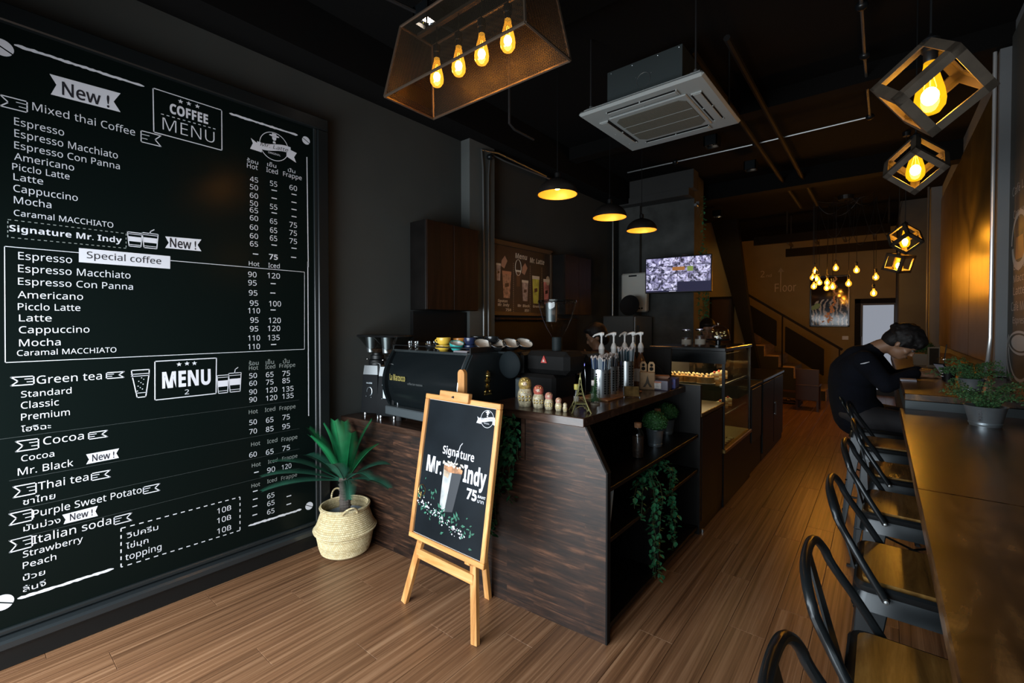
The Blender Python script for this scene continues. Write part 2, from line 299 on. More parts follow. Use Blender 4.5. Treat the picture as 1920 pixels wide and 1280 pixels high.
MT=[('New !', 0.327, 0.494, 2.562, 0.059, 'k'),
('Mixed thai Coffee', 0.231, 0.592, 2.456, 0.035, 'n'),
('Espresso', 0.175, 0.332, 2.372, 0.033, 'n'),
('Espresso Macchiato', 0.175, 0.523, 2.32, 0.033, 'n'),
('Espresso Con Panna', 0.174, 0.53, 2.269, 0.031, 'n'),
('Americano', 0.173, 0.364, 2.219, 0.031, 'n'),
('Picclo Latte', 0.167, 0.348, 2.174, 0.029, 'n'),
('Latte', 0.17, 0.261, 2.13, 0.029, 'n'),
('Cappuccino', 0.169, 0.375, 2.079, 0.031, 'n'),
('Mocha', 0.17, 0.286, 2.028, 0.031, 'n'),
('Caramal MACCHIATO', 0.169, 0.502, 1.974, 0.026, 'n'),
('Signature Mr. Indy', 0.155, 0.534, 1.903, 0.028, 'b'),
('Special coffee', 0.403, 0.693, 1.813, 0.032, 'd'),
('Espresso', 0.18, 0.352, 1.783, 0.033, 'n'),
('Espresso Macchiato', 0.179, 0.566, 1.727, 0.033, 'n'),
('Espresso Con Panna', 0.178, 0.575, 1.671, 0.031, 'n'),
('Americano', 0.176, 0.388, 1.612, 0.031, 'n'),
('Picclo Latte', 0.176, 0.378, 1.559, 0.03, 'n'),
('Latte', 0.179, 0.281, 1.509, 0.03, 'n'),
('Cappuccino', 0.178, 0.409, 1.456, 0.031, 'n'),
('Mocha', 0.178, 0.309, 1.398, 0.031, 'n'),
('Caramal MACCHIATO', 0.171, 0.507, 1.356, 0.025, 'n'),
('Green tea', 0.23, 0.451, 1.226, 0.036, 'n'),
('Standard', 0.181, 0.343, 1.17, 0.028, 'n'),
('Classic', 0.18, 0.3, 1.12, 0.03, 'n'),
('Premium', 0.18, 0.336, 1.068, 0.03, 'n'),
('โฮจิฉะ', 0.179, 0.273, 1.017, 0.024, 'n'),
('Cocoa', 0.247, 0.383, 0.945, 0.035, 'n'),
('Cocoa', 0.178, 0.282, 0.885, 0.027, 'n'),
('Mr. Black', 0.167, 0.345, 0.825, 0.032, 'n'),
('Thai tea', 0.228, 0.397, 0.743, 0.035, 'n'),
('ชาไทย', 0.181, 0.283, 0.689, 0.027, 'n'),
('Purple Sweet Potato', 0.211, 0.599, 0.623, 0.033, 'n'),
('มันม่วง', 0.181, 0.299, 0.571, 0.026, 'n'),
('Italian soda', 0.209, 0.478, 0.503, 0.037, 'n'),
('Strawberry', 0.178, 0.374, 0.454, 0.028, 'n'),
('Peach', 0.177, 0.283, 0.404, 0.028, 'n'),
('บ๊วย', 0.177, 0.246, 0.35, 0.024, 'n'),
('ลิ้นจี่', 0.176, 0.248, 0.299, 0.024, 'n'),
('วิปครีม', 0.536, 0.666, 0.408, 0.027, 'n'),
('ไข่มุก', 0.533, 0.624, 0.354, 0.027, 'n'),
('topping', 0.53, 0.679, 0.297, 0.032, 'n'),
('10฿', 0.941, 1.014, 0.4, 0.031, 'n'),
('10฿', 0.94, 1.013, 0.344, 0.031, 'n'),
('10฿', 0.94, 1.013, 0.283, 0.031, 'n'),
('COFFEE', 0.739, 0.917, 2.625, 0.051, 'h'),
('MENU', 0.707, 0.948, 2.526, 0.065, 'l'),
('MENU', 0.691, 0.916, 1.155, 0.084, 'h'),
('2', 0.791, 0.811, 1.11, 0.026, 'n'),
('New !', 0.732, 0.852, 1.91, 0.047, 'k'),
('New !', 0.411, 0.493, 0.831, 0.032, 'k'),
('New !', 0.33, 0.41, 0.569, 0.031, 'k'),
('ร้อน', 1.118, 1.181, 2.468, 0.023, 'n'),
('Hot', 1.118, 1.178, 2.435, 0.028, 'n'),
('เย็น', 1.234, 1.288, 2.476, 0.023, 'n'),
('Iced', 1.228, 1.297, 2.438, 0.029, 'n'),
('ปั่น', 1.36, 1.407, 2.473, 0.022, 'n'),
('Frappe', 1.33, 1.449, 2.439, 0.028, 'n'),
('45', 1.133, 1.18, 2.357, 0.031, 'n'),
('50', 1.133, 1.179, 2.31, 0.031, 'n'),
('60', 1.132, 1.179, 2.259, 0.031, 'n'),
('50', 1.132, 1.178, 2.212, 0.031, 'n'),
('65', 1.131, 1.178, 2.171, 0.031, 'n'),
('60', 1.131, 1.178, 2.123, 0.031, 'n'),
('60', 1.13, 1.177, 2.067, 0.031, 'n'),
('60', 1.13, 1.177, 2.015, 0.031, 'n'),
('65', 1.13, 1.176, 1.967, 0.031, 'n'),
('55', 1.249, 1.293, 2.358, 0.032, 'n'),
('–', 1.261, 1.288, 2.325, 0.008, '-'),
('–', 1.261, 1.287, 2.276, 0.008, '-'),
('55', 1.248, 1.292, 2.214, 0.032, 'n'),
('–', 1.26, 1.287, 2.184, 0.008, '-'),
('65', 1.247, 1.291, 2.123, 0.032, 'n'),
('65', 1.247, 1.29, 2.067, 0.033, 'n'),
('65', 1.246, 1.29, 2.017, 0.033, 'n'),
('–', 1.258, 1.285, 1.983, 0.008, '-'),
('60', 1.369, 1.418, 2.36, 0.032, 'n'),
('–', 1.385, 1.411, 2.327, 0.008, '-'),
('–', 1.384, 1.411, 2.276, 0.008, '-'),
('–', 1.384, 1.411, 2.23, 0.008, '-'),
('–', 1.384, 1.41, 2.184, 0.008, '-'),
('75', 1.367, 1.416, 2.121, 0.033, 'n'),
('75', 1.366, 1.415, 2.069, 0.033, 'n'),
('75', 1.366, 1.415, 2.016, 0.033, 'n'),
('–', 1.382, 1.409, 1.979, 0.008, '-'),
('–', 1.149, 1.174, 1.914, 0.008, '-'),
('75', 1.239, 1.293, 1.9, 0.033, 'b'),
('–', 1.379, 1.406, 1.92, 0.008, '-'),
('Hot', 1.123, 1.183, 1.849, 0.026, 'n'),
('Iced', 1.235, 1.304, 1.848, 0.028, 'n'),
('90', 1.118, 1.166, 1.78, 0.032, 'n'),
('95', 1.118, 1.166, 1.73, 0.032, 'n'),
('95', 1.121, 1.17, 1.669, 0.032, 'n'),
('95', 1.126, 1.175, 1.607, 0.032, 'n'),
('110', 1.116, 1.184, 1.561, 0.032, 'n'),
('95', 1.128, 1.175, 1.504, 0.032, 'n'),
('95', 1.125, 1.173, 1.451, 0.032, 'n'),
('110', 1.115, 1.183, 1.395, 0.032, 'n'),
('110', 1.114, 1.182, 1.343, 0.032, 'n'),
('120', 1.229, 1.305, 1.782, 0.033, 'n'),
('–', 1.251, 1.276, 1.741, 0.007, '-'),
('–', 1.248, 1.273, 1.682, 0.007, '-'),
('100', 1.237, 1.31, 1.607, 0.033, 'n'),
('–', 1.249, 1.274, 1.576, 0.007, '-'),
('120', 1.234, 1.308, 1.502, 0.033, 'n'),
('120', 1.228, 1.304, 1.452, 0.033, 'n'),
('135', 1.228, 1.3, 1.394, 0.033, 'n'),
('–', 1.25, 1.276, 1.359, 0.007, '-'),
('ร้อน', 1.118, 1.173, 1.246, 0.024, 'm'),
('เย็น', 1.215, 1.264, 1.246, 0.025, 'm'),
('ปั่น', 1.32, 1.36, 1.244, 0.026, 'm'),
('Hot', 1.118, 1.17, 1.217, 0.024, 'm'),
('Iced', 1.212, 1.271, 1.217, 0.025, 'm'),
('Frappe', 1.297, 1.397, 1.218, 0.025, 'm'),
('Hot', 1.115, 1.166, 0.951, 0.024, 'm'),
('Iced', 1.207, 1.269, 0.95, 0.025, 'm'),
('Frappe', 1.295, 1.397, 0.947, 0.025, 'm'),
('Hot', 1.126, 1.178, 0.752, 0.024, 'm'),
('Iced', 1.219, 1.28, 0.75, 0.025, 'm'),
('Frappe', 1.306, 1.408, 0.745, 0.026, 'm'),
('Hot', 1.129, 1.18, 0.623, 0.023, 'm'),
('Iced', 1.223, 1.28, 0.623, 0.023, 'm'),
('Frappe', 1.309, 1.407, 0.622, 0.024, 'm'),
('Hot', 1.126, 1.175, 0.499, 0.023, 'm'),
('Iced', 1.217, 1.275, 0.502, 0.023, 'm'),
('Frappe', 1.302, 1.403, 0.498, 0.024, 'm'),
('50', 1.119, 1.163, 1.167, 0.03, 'n'),
('65', 1.215, 1.261, 1.165, 0.031, 'n'),
('75', 1.314, 1.363, 1.163, 0.032, 'n'),
('60', 1.119, 1.162, 1.121, 0.03, 'n'),
('75', 1.215, 1.26, 1.118, 0.031, 'n'),
('85', 1.314, 1.362, 1.117, 0.032, 'n'),
('90', 1.118, 1.162, 1.069, 0.03, 'n'),
('120', 1.214, 1.282, 1.068, 0.031, 'n'),
('135', 1.313, 1.385, 1.062, 0.032, 'n'),
('90', 1.118, 1.161, 1.022, 0.03, 'n'),
('120', 1.214, 1.282, 1.018, 0.031, 'n'),
('135', 1.313, 1.385, 1.017, 0.032, 'n'),
('50', 1.117, 1.16, 0.884, 0.03, 'n'),
('65', 1.213, 1.258, 0.881, 0.031, 'n'),
('75', 1.312, 1.36, 0.882, 0.032, 'n'),
('70', 1.116, 1.16, 0.828, 0.03, 'n'),
('85', 1.212, 1.258, 0.824, 0.031, 'n'),
('95', 1.311, 1.36, 0.823, 0.032, 'n'),
('60', 1.115, 1.158, 0.686, 0.03, 'n'),
('65', 1.211, 1.257, 0.681, 0.031, 'n'),
('75', 1.31, 1.359, 0.683, 0.032, 'n'),
('90', 1.217, 1.265, 0.566, 0.032, 'n'),
('120', 1.306, 1.367, 0.563, 0.031, 'n'),
('65', 1.216, 1.26, 0.405, 0.03, 'n'),
('65', 1.216, 1.26, 0.357, 0.03, 'n'),
('65', 1.215, 1.259, 0.305, 0.03, 'n'),
('–', 1.144, 1.165, 0.58, 0.007, '-'),
('–', 1.137, 1.158, 0.466, 0.007, '-'),
('–', 1.136, 1.157, 0.417, 0.007, '-'),
('–', 1.133, 1.155, 0.374, 0.007, '-'),
('–', 1.133, 1.154, 0.321, 0.007, '-'),
('–', 1.338, 1.362, 0.375, 0.007, '-'),
('–', 1.337, 1.361, 0.323, 0.007, '-')]
MS=[('poly', [(0.287, 2.64), (0.537, 2.649), (0.51, 2.598), (0.536, 2.555), (0.29, 2.548), (0.309, 2.599)], 0, 'n'),
('poly', [(0.712, 1.963), (0.878, 1.97), (0.859, 1.937), (0.877, 1.904), (0.711, 1.901), (0.727, 1.931)], 0, 'n'),
('poly', [(0.39, 0.87), (0.512, 0.873), (0.501, 0.85), (0.511, 0.825), (0.39, 0.822), (0.4, 0.843)], 0, 'n'),
('poly', [(0.305, 0.605), (0.429, 0.609), (0.42, 0.584), (0.429, 0.559), (0.309, 0.56), (0.316, 0.579)], 0, 'n'),
('poly', [(0.376, 1.858), (0.733, 1.86), (0.732, 1.792), (0.375, 1.791)], 0, 'n'),
('line', [(0.179, 2.721), (0.632, 2.721)], 0.012, 'n'),
('line', [(1.025, 2.724), (1.425, 2.725)], 0.012, 'n'),
('line', [(0.159, 0.278), (0.485, 0.275)], 0.012, 'n'),
('line', [(1.106, 0.273), (1.431, 0.271)], 0.012, 'n'),
('line', [(1.485, 2.598), (1.489, 1.877)], 0.006, 'n'),
('line', [(1.486, 1.907), (1.484, 0.884)], 0.006, 'n'),
('rect', [(0.668, 2.728), (0.986, 2.728), (0.985, 2.498), (0.669, 2.5)], 0.008, 'n'),
('rect', [(0.661, 1.3), (0.946, 1.301), (0.942, 1.097), (0.659, 1.096)], 0.008, 'n'),
('rect', [(0.14, 1.835), (1.463, 1.839), (1.459, 1.329), (0.136, 1.329)], 0.005, 'n'),
('dash', [(0.151, 1.953), (0.551, 1.953), (0.55, 1.879), (0.15, 1.876)], 0.003, 'm'),
('dash', [(0.515, 0.467), (1.062, 0.463), (1.06, 0.263), (0.513, 0.271)], 0.005, 'n'),
('dashl', [(0.701, 2.606), (0.957, 2.609)], 0.004, 'n'),
('line', [(0.117, 0.997), (1.42, 0.997)], 0.0022, 'f'),
('line', [(0.142, 0.809), (1.42, 0.809)], 0.0022, 'f'),
('line', [(0.141, 0.675), (1.42, 0.675)], 0.0022, 'f'),
('line', [(0.139, 0.547), (1.42, 0.547)], 0.0022, 'f'),
('ribL', [(0.135, 2.463), (0.215, 0.048)], 0.004, 'n'),
('ribL', [(0.152, 1.244), (0.221, 0.037)], 0.004, 'n'),
('ribL', [(0.163, 0.955), (0.232, 0.045)], 0.004, 'n'),
('ribL', [(0.153, 0.755), (0.222, 0.048)], 0.004, 'n'),
('ribL', [(0.14, 0.638), (0.209, 0.05)], 0.004, 'n'),
('ribL', [(0.139, 0.519), (0.207, 0.052)], 0.004, 'n'),
('ribR', [(0.616, 2.462), (0.699, 0.057)], 0.004, 'n'),
('ribR', [(0.468, 1.242), (0.535, 0.029)], 0.004, 'n'),
('ribR', [(0.4, 0.956), (0.468, 0.031)], 0.004, 'n'),
('ribR', [(0.408, 0.755), (0.476, 0.034)], 0.004, 'n'),
('ribR', [(0.606, 0.632), (0.674, 0.036)], 0.004, 'n'),
('ribR', [(0.489, 0.513), (0.557, 0.038)], 0.004, 'n'),
('cups', [(0.556, 1.892), (0.682, 1.99)], 0.004, 'n'),
('cups', [(0.948, 1.096), (1.075, 1.238)], 0.004, 'n'),
('glass', [(0.564, 1.119), (0.637, 1.27)], 0.004, 'n'),
('star', [(0.788, 2.703)], 0.013, 'n'),
('star', [(0.826, 2.706)], 0.013, 'n'),
('star', [(0.866, 2.706)], 0.013, 'n'),
('star', [(0.767, 1.277)], 0.013, 'n'),
('star', [(0.803, 1.279)], 0.013, 'n'),
('star', [(0.838, 1.278)], 0.013, 'n'),
('bean', [(0.142, 2.693)], 0.036, 'n'),
('bean', [(0.115, 0.282)], 0.034, 'n'),
('bean', [(1.483, 0.277)], 0.026, 'n'),
('bean', [(1.48, 2.708)], 0.026, 'n'),
('logo', [(1.277, 2.613)], 0.1, 'n')]
# ---------------------------------------------------------------- the room
ZC = 3.5
floor = struct('floor', MB().box(-3.2, .95, -1.0, 12.4, -.2, -.012), M['blackmatte'], 'oak plank floor of the coffee shop')
pw, pl = .165, 1.24
pm = MB().box(0, pw-.0012, 0, pl-.0012, -.012, 0, .0012).mesh('plank', M['plank'])
k = 0
for i in range(24):
    y = -1.0 - [0,.5,.85,.25][i % 4]*pl
    while y < 12.3:
        if y + pl > -.95:
            o = bpy.data.objects.new('plank', pm); COL.objects.link(o); o.parent = floor; o.location = (-3.05 + i*pw, y, 0)
        y += pl
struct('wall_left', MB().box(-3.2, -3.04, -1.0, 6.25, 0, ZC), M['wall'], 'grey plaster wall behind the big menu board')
struct('wall_back', MB().box(-3.2, .95, 12.2, 12.4, 0, ZC), M['wall_back'], 'umber wall with the picture and the second floor lettering')
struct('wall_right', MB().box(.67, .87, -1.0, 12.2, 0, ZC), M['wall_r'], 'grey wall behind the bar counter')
struct('ceiling', MB().box(-3.2, .95, -1.0, 12.4, ZC, ZC+.15), M['ceil'], 'black ceiling')
struct('wall_concrete', MB().box(-3.2, -1.95, 6.25, 6.65, 0, ZC), M['concrete'], 'bare concrete pier behind the screen')
struct('wall_concrete_step', MB().box(-3, -2.68, 6.17, 6.25, 0, ZC), M['concrete'])
struct('wall_side', MB().box(-3.2, -3.0, 6.65, 12.2, 0, ZC), M['wall_back'])
# shop front: low plinth, door post and header around the glass behind the camera
wf = MB(); wf.box(-3.2, -2.98, -.95, -.75, 0, ZC); wf.box(-.5, -.34, -.95, -.75, 0, ZC); wf.box(.44, .95, -.95, -.75, 0, ZC); wf.box(-2.98, -.5, -.95, -.75, 2.7, ZC); wf.box(-.34, .44, -.95, -.75, 2.7, ZC)
struct('wall_front', wf, M['wall_dark'])
# beams along the left wall and across the ceiling
struct('trim_1', MB().box(-3.04, -2.78, -.75, 6.25, 3.19, ZC), M['ceil'], 'black beam along the top of the left wall')
struct('trim_2', MB().box(-3, -1.95, 6.02, 6.25, 3.17, 3.26).box(-3,-1.9,6.05,6.25,3.26,ZC), M['wall_dark'], 'dark beam over the concrete pier')
struct('trim_3', MB().box(-3, .67, 2.2, 2.38, 3.32, ZC).box(-3, .67, 6.9, 7.1, 3.28, ZC).box(-2.78,.67, 4.45, 4.6, 3.36, ZC), M['ceil'])
struct('baseboard_left', MB().box(-3.04, -3.0, -.75, 1.75, 0, .09, .003), M['frameblk'])
# left wall column
struct('wall_column_left', MB().box(-3.04, -2.93, 2.985, 3.33, 0, 3.19), plain('column_plaster', (.07,.078,.075), .8, 0, .08, 4), 'plaster column between the wall cabinets')
# right wall: pilaster in front of the coffee poster, end block
struct('wall_pilaster', MB().box(.608, .67, 4.5, 4.72, 1.135, ZC), M['wall_r'], 'grey pilaster beside the cafe poster')
gp = plain('varnished_brown_panel', (.22,.165,.06), .33, .8, .25, 3, .25)
pn = MB()
for i in range(3): pn.box(.655, .67, 4.76+i*1.43, 4.76+i*1.43+1.42, 1.19, 3.3, .003)
struct('trim_4', pn, gp, 'glossy brown wall panels behind the bar')
struct('wall_pilaster_rear', MB().box(.55, .67, 9.1, 9.3, 1.135, ZC), M['wall_r'])
struct('wall_block_right', MB().box(.225, .67, 9.8, 12.2, 0, ZC), plain('slate_plaster', (.035,.042,.045), .8, 0, .1, 4), 'dark slate coloured wall block at the end of the bar')
# partition below the upper stair flight
struct('wall_partition', MB().prism([(-3,0),(-1.72,0),(-1.98,1.05),(-2.62,3.5),(-3,3.5)], 9.5, 9.62, 'y'), M['wall_back'], 'umber partition wall with a sloping edge under the upper stairs')
struct('trim_5', MB().prism([(-1.72,0),(-1.60,0),(-1.86,1.15),(-2.16,3.5),(-2.62,3.5),(-1.98,1.05)], 9.44, 9.62, 'y'), M['blackmatte'], 'dark stringer of the upper stair flight')
# doors
d = struct('door_1', MB().box(-.36, .30, 12.14, 12.2, .0, 1.93), M['black'], 'back door with a bright frosted pane')
MB().box(-.44, -.34, 12.12, 12.2, 0, 2.02, .006).box(-.44, .30, 12.12, 12.2, 1.92, 2.02, .006).build('door_frame', M['blackmatte'], d)
MB().box(-.30, .20, 12.125, 12.14, .12, 1.88).build('pane', emis('frosted_daylight', (.60,.66,.78), .42), d, label='bright frosted pane')
MB().tube([(-.325,12.1,1.02),(-.325,12.1,1.22)], .011).box(-.33,-.32,12.1,12.14,1.03,1.05).box(-.33,-.32,12.1,12.14,1.19,1.21).build('handle', M['steel'], d)
d = struct('door_2', MB().box(-2.60, -2.24, 9.47, 9.5, 0, 1.98), plain('dark_door', (.030,.018,.010), .5), 'narrow dark door in the partition')
MB().box(-2.64,-2.60,9.45,9.5,0,2.02).box(-2.24,-2.20,9.45,9.5,0,2.02).box(-2.64,-2.20,9.45,9.5,1.98,2.02).build('door_frame', M['blackmatte'], d)

# stairs
sr = .2115; st = .266; X0 = -.805; Y0 = 10.6; Y1 = 11.7
stairs = thing('staircase', 'straight staircase with pale wooden treads climbing along the back wall', 'stairs', (X0, Y0, 0))
wt = wood('stair_oak', [(.30,.20,.09),(.42,.28,.14),(.55,.38,.20)], 'y', (1.5,20), .5, rnd=True)
sl = thing
sd = MB(); n = 8
poly = [(0,0)]
for i in range(n): poly += [(-i*st, (i+1)*sr-.03), (-(i+1)*st, (i+1)*sr-.03)]
poly += [(-n*st, 0)]
sd.prism([(a-.012, b) for a, b in poly], 0.0, Y1-Y0, 'y').build('stair_body', plain('stair_side', (.022,.023,.022), .7), stairs)
for i in range(n):
    MB().box(-(i+1)*st-.012, -i*st+.004, -.01, Y1-Y0, (i+1)*sr-.03, (i+1)*sr, .004).build('tread', wt, stairs)
    MB().box(-i*st-.012, -i*st+.0, .0, Y1-Y0, i*sr, (i+1)*sr-.03).build('riser', wt, stairs)
rl = thing('stair_railing', 'black steel handrail with framed panels beside the staircase', 'railing', (X0, Y0-.06, 0))
def rz_(x): return 1.0 + (-(x)) * (2.255-1.0)/(2.404-.559)   # x relative: world handrail height
hr = MB().box(-.02,.02,-.02,.02,0,1)  # placeholder shape replaced below
hr = MB(); a = (.245, 1.0); b = (-2.4, 1.0+2.645*.68)
def bar(mb, p, q, t=.018):
    d = Vector((q[0]-p[0], 0, q[1]-p[1])); nrm = Vector((-d.z,0,d.x)).normalized()*t
    mb.prism([(p[0]+nrm.x,p[1]+nrm.z),(q[0]+nrm.x,q[1]+nrm.z),(q[0]-nrm.x,q[1]-nrm.z),(p[0]-nrm.x,p[1]-nrm.z)], -t, t, 'y')
bar(hr, a, b, .022); hr.build('handrail', M['blackmatte'], rl)
for x in (.20, -.74, -1.55, -2.35):
    z1 = 1.0 + (.245-x)*.68
    z0 = max(0, int(max(0,-x)/st+1)*sr-.02) if x < 0 else 0
    m = MB(); m.box(x-.012, x+.012, -.012, .012, z0, z1); m.build('post', M['blackmatte'], rl)
for x0, x1 in ((-.05,-.68),(-.85,-1.5),(-1.66,-2.28)):
    m = MB(); zt = lambda x: .80+(.245-x)*.68; zb = lambda x: .30+(.245-x)*.68
    bar(m,(x0,zt(x0)),(x1,zt(x1)),.010); bar(m,(x0,zb(x0)),(x1,zb(x1)),.010); bar(m,(x0,zt(x0)),(x0,zb(x0)),.010); bar(m,(x1,zt(x1)),(x1,zb(x1)),.010)
    m.build('panel_frame', M['blackmatte'], rl)
    MB().prism([(x0,zb(x0)),(x0,zt(x0)),(x1,zt(x1)),(x1,zb(x1))], -.003,.003,'y').build('infill_panel', M['blackmatte'], rl)

# conduits, rods and services under the ceiling
def conduit(name, label, pts, r=.011, mat='galvd', boxes=()):
    L0 = Vector(pts[0]); e = thing(name, label, 'pipe', L0)
    MB().tube([Vector(p)-L0 for p in pts], r, 8).build('tube', M[mat], e, True)
    for p in boxes:
        q = Vector(p)-L0; MB().sphere(q, .035, 10, 6, sc=(1,1,.8)).build('junction_box', M['gun'], e, True)
    return e
M['galvd'] = plain('conduit_metal', (.20,.21,.21), .38, .8)
M['pipebright'] = plain('bright_conduit', (.62,.64,.65), .3, .6)
M['pipeblk'] = plain('painted_pipe', (.012,.012,.013), .55, .2)
conduit('conduit', 'thin metal conduit crossing the ceiling in front of the spotlights', [(-2.5,5.38,3.4),(-1.1,5.38,3.4),(-.10,5.34,3.4)], .010, 'galvd', [(-1.9,5.38,3.4),(-1.05,5.38,3.4),(-.10,5.34,3.4)])
conduit('conduit', 'metal conduit running along the ceiling towards the big cage lamps', [(-.10,5.34,3.4),(-.11,4.2,3.4),(-.11,2.6,3.4)], .010, 'galvd', [(-.11,4.1,3.4),(-.11,3.45,3.4)])
conduit('conduit', 'far metal conduit crossing the ceiling above the screen', [(-2.19,7.35,3.4),(-.93,7.26,3.4)], .010, 'galvd')
conduit('conduit', 'silver conduit running down beside the concrete pier', [(-2.97,5.92,1.55),(-2.97,5.92,3.2)], .012, 'galvd')
conduit('conduit', 'left silver conduit on the plaster column between the cabinets', [(-2.915,3.16,1.0),(-2.915,3.155,2.6),(-2.915,3.15,2.95),(-2.915,3.13,3.12),(-2.90,3.35,3.15),(-2.9,4.6,3.12)], .010, 'galvd', [(-2.9,4.2,3.12)])
conduit('conduit', 'right silver conduit on the plaster column between the cabinets', [(-2.915,3.225,1.0),(-2.915,3.225,2.9),(-2.915,3.25,3.12),(-2.86,3.4,3.08),(-2.86,4.4,3.1)], .009, 'galvd', [(-2.90,3.23,3.08)])
conduit('conduit', 'tall silver conduit on the right wall behind the potted plants', [(.575,4.62,1.14),(.58,4.55,1.25),(.588,4.53,1.4),(.588,4.53,3.495)], .0105, 'pipebright', ())
conduit('conduit', 'silver conduit on the slate wall block at the far end of the bar', [(.53,9.0,1.20),(.52,9.02,1.45),(.52,9.02,3.495)], .014, 'galvd')
conduit('conduit', 'dark conduit with a bend hanging behind the mesh lamp', [(-1.95,2.367,3.45),(-1.95,2.367,2.84),(-1.95,2.42,2.82),(-1.95,2.64,2.82)], .009, 'pipeblk', ())
conduit('conduit', 'dark conduit above the lit ceiling spotlight', [(-2.35,1.2,3.4),(-2.2,1.9,3.4),(-2.1,2.6,3.4)], .012, 'pipeblk', [(-2.3,1.45,3.4)])
for k, (x, g) in enumerate(((-1.02,'left'),(-.80,'right'))):
    conduit('ceiling_rail', 'painted steel rail along the ceiling, %s one of the pair' % g, [(x,3.2,3.36),(x,8.6,3.36)], .022, 'blackmatte')
# hanging timber frame near the rear
hf = thing('ceiling_truss', 'dark slatted frame hanging under the ceiling before the bulb cluster', 'frame', (-.6, 9.9, 2.9))
for y, z, xa, xb in ((-.50,.09,-1.25,.70),(-.04,-.11,-.80,.78)):
    MB().box(xa,xb,y-.03,y+.03,z-.045,z+.10).build('rail', plain('frame_timber', (.0022,.0018,.0013), .85, spec=.1), hf)
for x in (-.7,-.3,.1,.5,.7):
    MB().box(x-.02,x+.02,-.50,-.04,.02,.06).build('slat', plain('frame_slat', (.012,.009,.005), .7), hf)
for x in (-.72,.68):
    MB().box(x-.01,x+.01,-.51,-.49,.15,.6).build('hanger', M['blackmatte'], hf); MB().box(x-.01,x+.01,-.05,-.03,-.05,.6).build('hanger', M['blackmatte'], hf)
# spotlights
def spotbox(label, x, y, z, lit):
    e = thing('ceiling_spotlight', label, 'light', (x,y,z))
    m = MB(); s_ = .065
    for a0,a1,b0,b1 in ((-s_,s_,-s_,-s_+.012),(-s_,s_,s_-.012,s_),(-s_,-s_+.012,-s_,s_),(s_-.012,s_,-s_,s_)): m.box(a0,a1,b0,b1,-.03,.07)
    m.build('housing', M['gun'], e)
    MB().lathe([(.048,0),(.03,.03),(.012,.05)], 16, cap=False).build('reflector', M['chrome'], e, True)
    MB().sphere((0,0,.012 if lit > 10 else .02), .034 if lit > 40 else .024, 14, 8, sc=(1,1,.55)).build('lens', emis('spot_lens', (1,.80,.62), lit*.25), e, True)
    return e
spotbox('bright ceiling spotlight above the mesh lamp', -2.173, 1.856, 3.36, 200)
spotbox('ceiling spotlight just below the air conditioner', -1.378, 4.974, 3.36, 12)
spotbox('farther of the two small ceiling spotlights past the air conditioner', -1.227, 6.032, 3.36, 12)
spotbox('small ceiling spotlight added near the stairs to warm the umber wall', -2.2, 8.3, 3.36, 30)  # invented fitting, put in so the umber partition has a light source
spot('added_stair_beam', (-2.2, 8.3, 3.32), 9, (1,.66,.26), 120).rotation_euler = (math.radians(28), 0, 0)  # added warm beam that brightens the partition by the stairs
spot('ceiling_spot_beam', (-2.173, 1.856, 3.32), 6, (1,.80,.62), 100)
# sign, switch, picture on the back wall
def text_mesh(body, size=1.0, offset=0.0, extrude=0.0, space=1.0, res=2, align='LEFT'):
    c = bpy.data.curves.new('t', 'FONT'); c.body = body; c.size = size; c.offset = offset; c.extrude = extrude; c.resolution_u = res; c.space_character = space; c.align_x = align
    o = bpy.data.objects.new('t', c); COL.objects.link(o)
    dg = bpy.context.evaluated_depsgraph_get(); dg.update()
    me = bpy.data.meshes.new_from_object(o.evaluated_get(dg))
    bpy.data.objects.remove(o); bpy.data.curves.remove(c)
    return me
_tc = {}
def sans(s, bold):
    """latin letters and digits as their sans serif alphabet signs (humanist sans, upright or bold)"""
    o = ''
    for ch in s:
        c = ord(ch)
        if 65 <= c <= 90: o += chr((0x1D5D4 if bold else 0x1D5A0)+c-65)
        elif 97 <= c <= 122: o += chr((0x1D5EE if bold else 0x1D5BA)+c-97)
        elif 48 <= c <= 57: o += chr((0x1D7EC if bold else 0x1D7E2)+c-48)
        else: o += ch
    return o
_cr = {}
def capref(bold):
    if bold not in _cr: _cr[bold] = max(v.co.y for v in text_mesh(sans('H', bold)).vertices)
    return _cr[bold]
def lettering(body, origin, U, V, width, cap, mat, parent, name='lettering', style='n', off=(0,0,0), extrude=0, label=None):
    """flat print: baseline starts at origin, runs along unit vector U, letters rise along V"""
    offs = {'n':.0,'b':.0,'h':.018,'l':-.012,'k':.016,'m':0,'d':.004,'-':.02}.get(style, 0)
    body = sans(body, style in 'bh'); key = (body, style, extrude)
    if key not in _tc:
        me = text_mesh(body, 1.0, offs, extrude); xs = [v.co.x for v in me.vertices]
        _tc[key] = (me, min(xs), max(xs))
    me0, a, b = _tc[key]
    me = me0.copy(); sx = width/(b-a); sy = cap/capref(style in 'bh')
    U = Vector(U); V = Vector(V); Nn = U.cross(V); o0 = Vector(origin) - Vector(off)
    for v in me.vertices:
        c = v.co; v.co = o0 + U*((c.x-a)*sx) + V*(c.y*sy) + Nn*(c.z*sx)
    me.materials.clear(); me.materials.append(mat)
    o = bpy.data.objects.new(name, me); COL.objects.link(o); o.parent = parent
    if label: o['label'] = label
    return o
sg = thing('wall_sign', 'thin pale lettering sign pointing to the second floor on the back wall', 'sign', (-1.95, 12.19, 2.4))
ms = plain('sign_metal', (.60,.50,.34), .5)
lettering('2', (-.30,0,.20), (1,0,0), (0,0,1), .085, .15, ms, sg)
lettering('nd', (-.18,0,.20), (1,0,0), (0,0,1), .11, .06, ms, sg)
